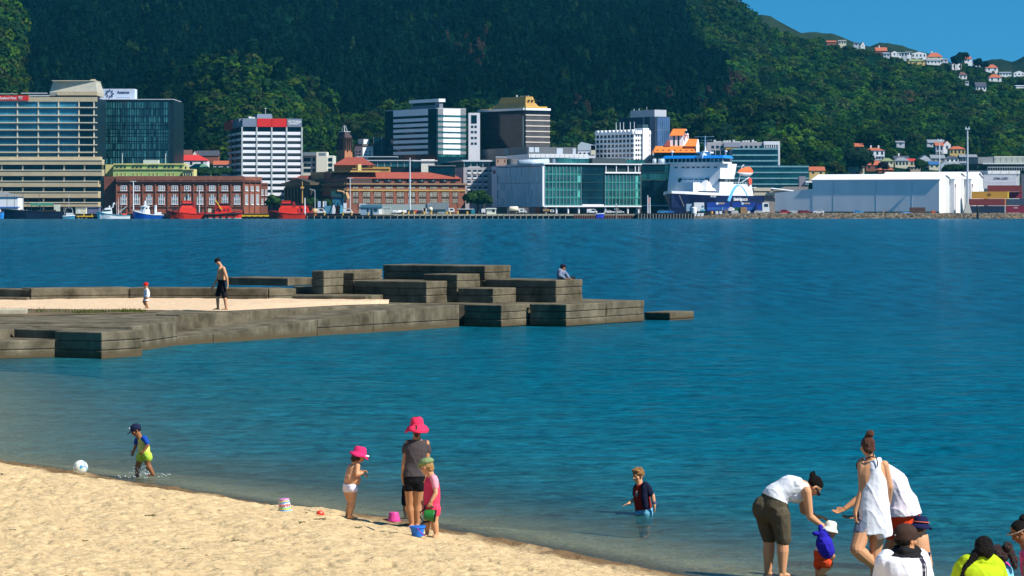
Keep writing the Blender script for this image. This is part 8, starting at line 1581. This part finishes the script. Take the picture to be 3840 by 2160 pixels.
hs_=V((.93,.3,0));sp=[J(900,1080),J(905,950),J(910,800),J(915,690)];g.mb.loft(g.torso_rings(sp,hs_,hs_,KW,KD));g.head(J(908,575),(.72,.68,-.12),hs=.2,neck=J(915,690))
g.arm(J(985,735,.02),J(1030,985,.03),J(1080,1190,-.02),V((.15,0,-1)),V((-1,0,0)),1,r=(.06,.046,.034),curl=.5);g.arm(J(840,735,-.03),J(815,960,-.03),J(800,1130,-.02),V((0,0,-1)),V((1,0,0)),-1,r=(.06,.046,.034),curl=.5)
g.leg(J(855,1110,-.02),J(850,1300,0),J(855,1480,0),J(860,1530,.1),r=(.11,.075,.05));g.leg(J(950,1110,.02),J(955,1300,.02),J(960,1480,.02),J(965,1530,.12),r=(.11,.075,.05));g.done()
NVH=cloth('hat_navy',(.012,.014,.055),.15);g.hat(NVH,.15,.045,.008,1.0,tilt=.0);g.wear('hat_band',mat('band_orange',(.7,.14,.06),var=.1),lambda mb:mb.lathe([(.093,0),(.102,.002),(.102,.010),(.093,.012)],g.L(0,0,.052),g.hu,n=24),noise=0,vox=.003,it=1);g.hair(HBRN,[(-.03,0,-.03,.078,.08,.05)],.003)
def b(mb):mb.loft(g.torso_rings(sp,hs_,hs_,KW,KD,-.06,.25,.02));g.chain([J(855,1110,-.02),J(852,1230)],[.09,.085],mb);g.chain([J(950,1110,.02),J(952,1230)],[.09,.085],mb)
g.wear('shorts',NVC,b,noise=.003)
YM=27.5
g=Fig('man seated in brown cap and white tee with black collar and sleeve stripes',z5,YM,SKT,foot=(620,1980),k=1.05);J=g.j
hs_=V((.95,.3,0));ss_=V((.95,.25,0));sp=[J(600,1900),J(610,1600),J(630,1250),J(650,985)];MW2=[(q,w_*1.1)for q,w_ in MW];MD2=[(q,w_*1.25)for q,w_ in MD];g.mb.loft(g.torso_rings(sp,hs_,ss_,MW2,MD2));g.mb.ell(J(680,960,.02),(.085,.085,.08));g.head(J(676,772),(.78,.6,-.05),hs=.262,neck=J(660,980))
g.arm(J(335,1120,-.05),J(250,1500,.0),J(380,1820,.2),V((.3,.4,-.6)),V((1,0,0)),1,curl=.5,r=(.066,.048,.033));g.arm(J(930,1115,.1),J(1020,1480,.12),J(900,1800,.35),V((-.3,.4,-.6)),V((-1,0,0)),-1,curl=.5,r=(.066,.048,.033))
g.leg(J(480,1900,.05),J(350,1720,.5),J(420,2050,.75),J(430,2090,.9));g.leg(J(730,1900,.1),J(850,1720,.55),J(800,2050,.8),J(820,2090,.95));g.done()
def b(mb):mb.loft(g.torso_rings(sp,hs_,ss_,MW2,MD2,-.03,.93,.022,n=11));g.chain([J(380,1080,-.03),J(318,1160,-.05),J(262,1400,-.01)],[.088,.086,.08],mb);g.chain([J(890,1080,.08),J(945,1160,.1),J(1010,1400,.12)],[.088,.086,.08],mb)
t_=g.wear('tee',cloth('tee_white',(.80,.79,.86),.05),b,noise=.011,nscale=6)
def b(mb):
 mb.loft(g.torso_rings(sp,hs_,ss_,MW2,MD2,.93,.985,.034,n=5));g.chain([J(500,965,-.02),J(640,975,-.10),J(780,985,-.05)],[.035,.04,.035],mb)
 mb.tube([J(700,985,.02),J(830,1000,.06),J(960,1070,.08)],[.075,.07,.04]);mb.tube([J(600,960,.0),J(480,960,.0)],[.06,.05])
g.wear('collar_yoke',cloth('yoke_black',(.016,.015,.017),.2),b,noise=.005)
for k_ in range(3):
 d_=k_*24;pts=stick(g,t_,[(872+d_,1075),(905+d_,1110),(935+d_,1160),(950+d_,1240),(952+d_,1310),(950+d_,1400)]);MB().tube(pts,.0075,6).build('sleeve_stripe',mat('stripe_dark',(.03,.025,.05),var=.2),t_)
BRC=cloth('brown_cap',(.05,.028,.022),.15);c_=g.cap(BRC,.075,tilt=-.15);g.hair(HBLK,[(-.035,0,-.018,.078,.078,.045)],.002);MB().ell(g.L(-.112,-.012,.032),(.012,.006,.009),Matrix((g.hr,g.hf,g.hu)).transposed()).build('cap_tag',WHT_T,c_)
def b(mb):mb.loft(g.torso_rings(sp,hs_,ss_,MW2,MD2,-.08,.12,.02));g.chain([J(480,1900,.05),J(360,1730,.48),J(380,1860,.6)],[.115,.085,.08],mb);g.chain([J(730,1900,.1),J(845,1730,.52),J(820,1860,.65)],[.115,.085,.08],mb)
g.wear('shorts',SHD,b)
g=Fig('woman in lime green top with long dark curly hair in a loose braid, sitting low',z5,YM,SKD,foot=(1840,1980),k=1.02);J=g.j
hs_=ss_=V((.97,.22,0));sp=[J(1850,1900),J(1850,1620),J(1850,1350),J(1880,1140)];g.mb.loft(g.torso_rings(sp,hs_,ss_,MW2,MD2));g.head(J(1935,930),(.5,.85,-.3),hs=.225,neck=J(1890,1140))
g.arm(J(1590,1240),J(1480,1560,.05),J(1600,1820,.25),V((.5,.4,-.6)),V((1,0,0)),1,r=(.062,.046,.032));g.arm(J(2140,1240,.08),J(2240,1560,.15),J(2120,1820,.4),V((-.4,.4,-.6)),V((-1,0,0)),-1,r=(.062,.046,.032));g.leg(J(1750,1900,.1),J(1640,1780,.55),J(1700,2080,.8),J(1710,2110,.95));g.leg(J(1960,1900,.1),J(2080,1780,.55),J(2020,2080,.8),J(2030,2110,.95));g.done()
LMT=cloth('lime_top',(.42,.54,.015),.08)
def b(mb):mb.loft(g.torso_rings(sp,hs_,ss_,MW2,MD2,-.03,.95,.03,n=11));g.chain([J(1690,1180,-.02),J(1590,1250),J(1510,1480,.04)],[.10,.095,.085],mb);g.chain([J(2030,1180,.05),J(2130,1250,.08),J(2215,1480,.14)],[.10,.095,.085],mb);mb.tube([J(1700,1160),J(1860,1125,-.02),J(2040,1170,.05)],[.09,.09,.085])
g.wear('top',LMT,b,noise=.009,nscale=6)
g.hair(HBLK,[(-.015,0,.02,.092,.112,.105),(-.07,.01,-.02,.08,.06,.075),(-.03,.06,-.03,.05,.07,.07),(-.05,-.055,-.07,.05,.05,.06),([(-.095,-.05,-.10),(-.13,-.085,-.17),(-.14,-.115,-.24),(-.14,-.13,-.31),(-.14,-.15,-.38),(-.14,-.17,-.46)],[.042,.03,.037,.028,.033,.02])],.013,nscale=24,vox=.0065)
def b(mb):mb.loft(g.torso_rings(sp,hs_,ss_,MW2,MD2,-.08,.1,.02));g.chain([J(1750,1900,.1),J(1645,1785,.53),J(1690,2000,.72)],[.115,.085,.07],mb);g.chain([J(1960,1900,.1),J(2075,1785,.53),J(2030,2000,.72)],[.115,.085,.07],mb)
g.wear('trousers',SHD,b)
g=Fig('child with curly brown ponytail in pink and blue top behind the woman in lime',z5,28.4,SKT,foot=(2200,1900),k=.72);J=g.j
hs_=V((.9,.4,0));sp=[J(2210,1650),J(2205,1500),J(2195,1330),J(2175,1190)];g.mb.loft(g.torso_rings(sp,hs_,hs_,KW,KD));g.head(J(2130,1050),(-.3,.95,-.15),hs=.205,neck=J(2172,1190));g.arm(J(2100,1240),J(2080,1450),J(2110,1620,.1));g.arm(J(2280,1240,.06),J(2320,1440,.08),J(2300,1620,.15));g.leg(J(2150,1700),J(2150,1760,.3),J(2150,1870,.35));g.leg(J(2260,1700,.05),J(2270,1760,.35),J(2260,1870,.4));g.done()
def b(mb):mb.loft(g.torso_rings(sp,hs_,hs_,KW,KD,-.1,.97,.018))
t_=g.wear('swim_top',cloth('sky_blue',(.22,.55,.72),.08),b,noise=.004)
def b(mb):g.chain([J(2215,1205,.03),J(2270,1235,.05),J(2312,1400,.07)],[.055,.056,.05],mb);g.chain([J(2130,1215),J(2100,1250),J(2088,1400)],[.052,.054,.05],mb);g.chain([J(2180,1185),J(2185,1200)],[.052,.07],mb)
g.wear('sleeves',cloth('magenta',(.72,.06,.30),.1),b,noise=.003)
g.hair(mat('hair_dark_brown',(.045,.018,.014),bump=.9,bscale=70,rough=.55,var=.5,scale=20),[(-.01,0,.03,.088,.108,.098),(-.06,.055,-.01,.06,.06,.06),(-.09,.10,.09,.058,.055,.06),(-.10,.13,.02,.05,.05,.05),(-.11,.155,-.05,.05,.05,.055),(-.11,.16,-.12,.036,.04,.04)],.016,nscale=24)
g=Fig('girl with dark bun and hair band looking down at the right frame edge',z5,30.0,SKD,foot=(2720,1700),k=.8);J=g.j
hs_=V((-.3,-.95,0));sp=[J(2740,1450),J(2720,1260),J(2680,1080),J(2610,900)];g.mb.loft(g.torso_rings(sp,hs_,hs_,KW,KD));g.head(J(2490,665),(-.82,-.1,-.55),(-.45,0,.9),.215,neck=J(2600,900));g.arm(J(2640,1000,-.13),J(2600,1230,-.2),J(2590,1400,-.3),V((-.2,-.2,-1)),V((0,1,0)));g.arm(J(2660,1000,.13),J(2620,1230,.2),J(2600,1400,.2));g.leg(J(2720,1500,-.06),J(2620,1560,-.08),J(2720,1690,-.08));g.leg(J(2760,1500,.06),J(2660,1560,.08),J(2760,1690,.08));g.done()
def b(mb):mb.loft(g.torso_rings(sp,hs_,hs_,KW,KD,.1,.93,.016));g.chain([J(2640,985,-.12),J(2615,1060,-.15)],[.058,.055],mb)
g.wear('swim_top',cloth('pink_patterned',(.75,.08,.20),.4),b,noise=.003)
def b(mb):mb.loft(g.torso_rings(sp,hs_,hs_,KW,KD,-.1,.2,.02));g.chain([J(2720,1490,-.06),J(2650,1530,-.07)],[.09,.085],mb);g.chain([J(2760,1490,.06),J(2690,1530,.07)],[.09,.085],mb)
g.wear('shorts',cloth('teal',(.03,.30,.40),.1),b)
g.hair(HBLK,[(-.03,0,.04,.085,.098,.085),(-.07,0,.0,.075,.06,.06),(-.13,.0,.09,.055,.052,.05)],.004);MB().tube([g.L(.115,-.03,.045),g.L(.10,-.06,.035),g.L(.03,-.088,.018),g.L(-.05,-.082,.005)],.008,6).tube([g.L(.115,.03,.045),g.L(.10,.06,.035),g.L(.03,.088,.018),g.L(-.05,.082,.005)],.008,6).tube([g.L(.115,-.03,.045),g.L(.118,0,.047),g.L(.115,.03,.045)],.01,6).build('hair_band',mat('band_tan',(.35,.22,.14),var=.2),g.root)
def on_sand(px,py,up=0):p=ground(px,py);p.z+=up;return p
p=on_sand(302,1778);rb=.119
t=thing('ball','white football with blue green pattern at the water edge','ball',p+V((0,0,rb*.85)));MB().ell((0,0,0),(rb,rb,rb),n=28,m=18).build('ball',mat('ball_white',(.74,.76,.68),rough=.4,var=.06),t,smooth=True)
bmat=bpy.data.materials.new('ball_print');N,L=nt(bmat);pb_=N['Principled BSDF'];pb_.inputs['Roughness'].default_value=.4;tc=N.new('ShaderNodeTexCoord');wv_=N.new('ShaderNodeTexVoronoi');wv_.feature='DISTANCE_TO_EDGE';wv_.inputs['Scale'].default_value=11;L.new(tc.outputs['Object'],wv_.inputs['Vector']);n_=N.new('ShaderNodeTexNoise');n_.inputs['Scale'].default_value=9;L.new(tc.outputs['Object'],n_.inputs['Vector'])
lt_=N.new('ShaderNodeMath');lt_.operation='LESS_THAN';lt_.inputs[1].default_value=.10;L.new(wv_.outputs['Distance'],lt_.inputs[0]);gt_=N.new('ShaderNodeMath');gt_.operation='GREATER_THAN';gt_.inputs[1].default_value=.51;L.new(n_.outputs['Fac'],gt_.inputs[0]);an_=N.new('ShaderNodeMath');an_.operation='MULTIPLY';L.new(lt_.outputs[0],an_.inputs[0]);L.new(gt_.outputs[0],an_.inputs[1])
cr=N.new('ShaderNodeValToRGB');cr.color_ramp.interpolation='CONSTANT';e=cr.color_ramp.elements;e[0].color=(.1,.42,.38,1);e[1].position=.55;e[1].color=(.06,.25,.5,1);L.new(n_.outputs['Fac'],cr.inputs[0]);mx=N.new('ShaderNodeMix');mx.data_type='RGBA';mx.inputs[6].default_value=(.74,.76,.66,1);L.new(an_.outputs[0],mx.inputs[0]);L.new(cr.outputs[0],mx.inputs[7]);L.new(mx.outputs[2],pb_.inputs['Base Color']);t.children[0].data.materials[0]=bmat
def bucket(label,p,r0,r1,h,m,tilt=(0,0),rimm=None,upside=True,handle=None):
 t=thing('bucket',label,'bucket',p);t.rotation_euler=(tilt[0],tilt[1],0);lo,hi=(r1,r0)if upside else(r0,r1)
 if upside:MB().lathe([(0,0),(lo*.9,0),(lo,.004),(lo*.99,.02),(hi,h-.01),(hi*.93,h),(0,h)],n=24).build('body',m,t,smooth=False);MB().lathe([(lo,0),(lo*1.07,.0),(lo*1.07,.018),(lo,.018)],n=24).build('rim',rimm or m,t)
 else:MB().lathe([(0,0),(lo,0),(hi,h),(hi*.95,h),(lo*.93,.02),(0,.02)],n=24).build('body',m,t);MB().lathe([(hi,h-.02),(hi*1.07,h-.02),(hi*1.07,h),(hi,h)],n=24).build('rim',rimm or m,t)
 return t
p=on_sand(*z2(185,1060));m=bpy.data.materials.new('bucket_print');N,L=nt(m);pp_=N['Principled BSDF'];pp_.inputs['Roughness'].default_value=.4
tc=N.new('ShaderNodeTexCoord');sx=N.new('ShaderNodeSeparateXYZ');L.new(tc.outputs['Object'],sx.inputs[0]);nz=N.new('ShaderNodeTexNoise');nz.inputs['Scale'].default_value=14;L.new(tc.outputs['Object'],nz.inputs['Vector']);ma=N.new('ShaderNodeMath');ma.operation='MULTIPLY_ADD';ma.inputs[1].default_value=.05;L.new(nz.outputs['Fac'],ma.inputs[0]);L.new(sx.outputs[2],ma.inputs[2]);mr=N.new('ShaderNodeMapRange');mr.inputs[1].default_value=.02;mr.inputs[2].default_value=.205;L.new(ma.outputs[0],mr.inputs[0]);cr=N.new('ShaderNodeValToRGB');cr.color_ramp.interpolation='CONSTANT';e=cr.color_ramp.elements;e[0].color=(.02,.3,.62,1);e[1].position=.2;e[1].color=(.75,.62,.05,1)
for po,cc in((.3,(.12,.5,.3)),(.38,(.80,.78,.80)),(.66,(.05,.3,.65)),(.76,(.8,.7,.1)),(.84,(.6,.25,.45))):q=e.new(po);q.color=(*cc,1)
L.new(mr.outputs[0],cr.inputs[0]);L.new(cr.outputs[0],pp_.inputs['Base Color'])
t=bucket('upturned striped beach bucket with red lettering at the sand edge',p+V((0,0,-.01)),.072,.088,.175,m,(.03,-.08),mat('rim_pale_blue',(.4,.6,.8),var=.05))
tx=MB();ltr=mat('letter_red',(.65,.03,.05),var=.05)
for i,ch in enumerate('BEACH'):
 a=.95-.42*i;o=text_mesh('lettering',ch,.052,(0,0,0),ltr,t,extrude=.002,bold=.001,align='CENTER');o.data.transform(Matrix.Translation((0,-.083,.105))@Matrix.Rotation(math.pi,4,'Y'));o.data.transform(Matrix.Rotation(a,4,'Z'))
PBK=mat('bucket_pink',(.72,.06,.28),rough=.4,var=.05);bucket('upturned plain pink bucket standing beside the girl in the wide hat',on_sand(*z2(1280,1165)),.066,.086,.122,PBK)
BBK=mat('bucket_blue',(.015,.18,.66),rough=.35,var=.05);p=on_sand(*z2(1520,1318));t=bucket('blue bucket with purple handle standing on the sand',p,.066,.098,.13,BBK,(0,-.04),upside=False);MB().tube([(.0,-.10,.12),(.05,-.13,.05),(.085,-.06,.01)],.007,6).build('handle',mat('handle_purple',(.22,.04,.42),var=.1),t)
p=on_sand(*z2(538,1100));t=thing('sand_mould','small orange red sand mould lying on the wet sand','toy',p);MB().lathe([(0,0),(.05,0),(.055,.02),(.04,.045),(.015,.055),(0,.056)],n=14).lathe([(.055,.0),(.062,.0),(.062,.006),(.055,.006)],n=14).build('mould',mat('toy_red',(.7,.06,.02),rough=.4,var=.06),t)
SW_=mat('seaweed',(.07,.075,.02),var=.4,scale=20);r=np.random.default_rng(9);proto=None
for i,(px,py)in enumerate(((168,1752),(384,1791),(8,1782),(565,1937),(50,1988),(1203,1950),(1150,1926),(1345,1981),(1355,2022),(1132,1962),(690,2062),(880,2030),(320,2030))):
 p=on_sand(px,py)
 if proto is None:
  mb=MB()
  for k in range(9):a=r.uniform(0,6.28);q=V((r.normal(0,.035),r.normal(0,.03),.005));mb.tube([q,q+V((math.cos(a)*.03,math.sin(a)*.03,.018)),q+V((math.cos(a)*.06,math.sin(a)*.05,.006))],[.005,.009,.002],5)
  o=proto=mb.build('seaweed',SW_)
 else:o=proto.copy();COL.objects.link(o)
 o.location=p;s_=r.uniform(.3,.8);o.scale=(s_,s_,s_);o.rotation_euler.z=r.uniform(0,6);tag(o,'small scrap of green brown seaweed lying on the sand','seaweed','scraps of seaweed on the sand')
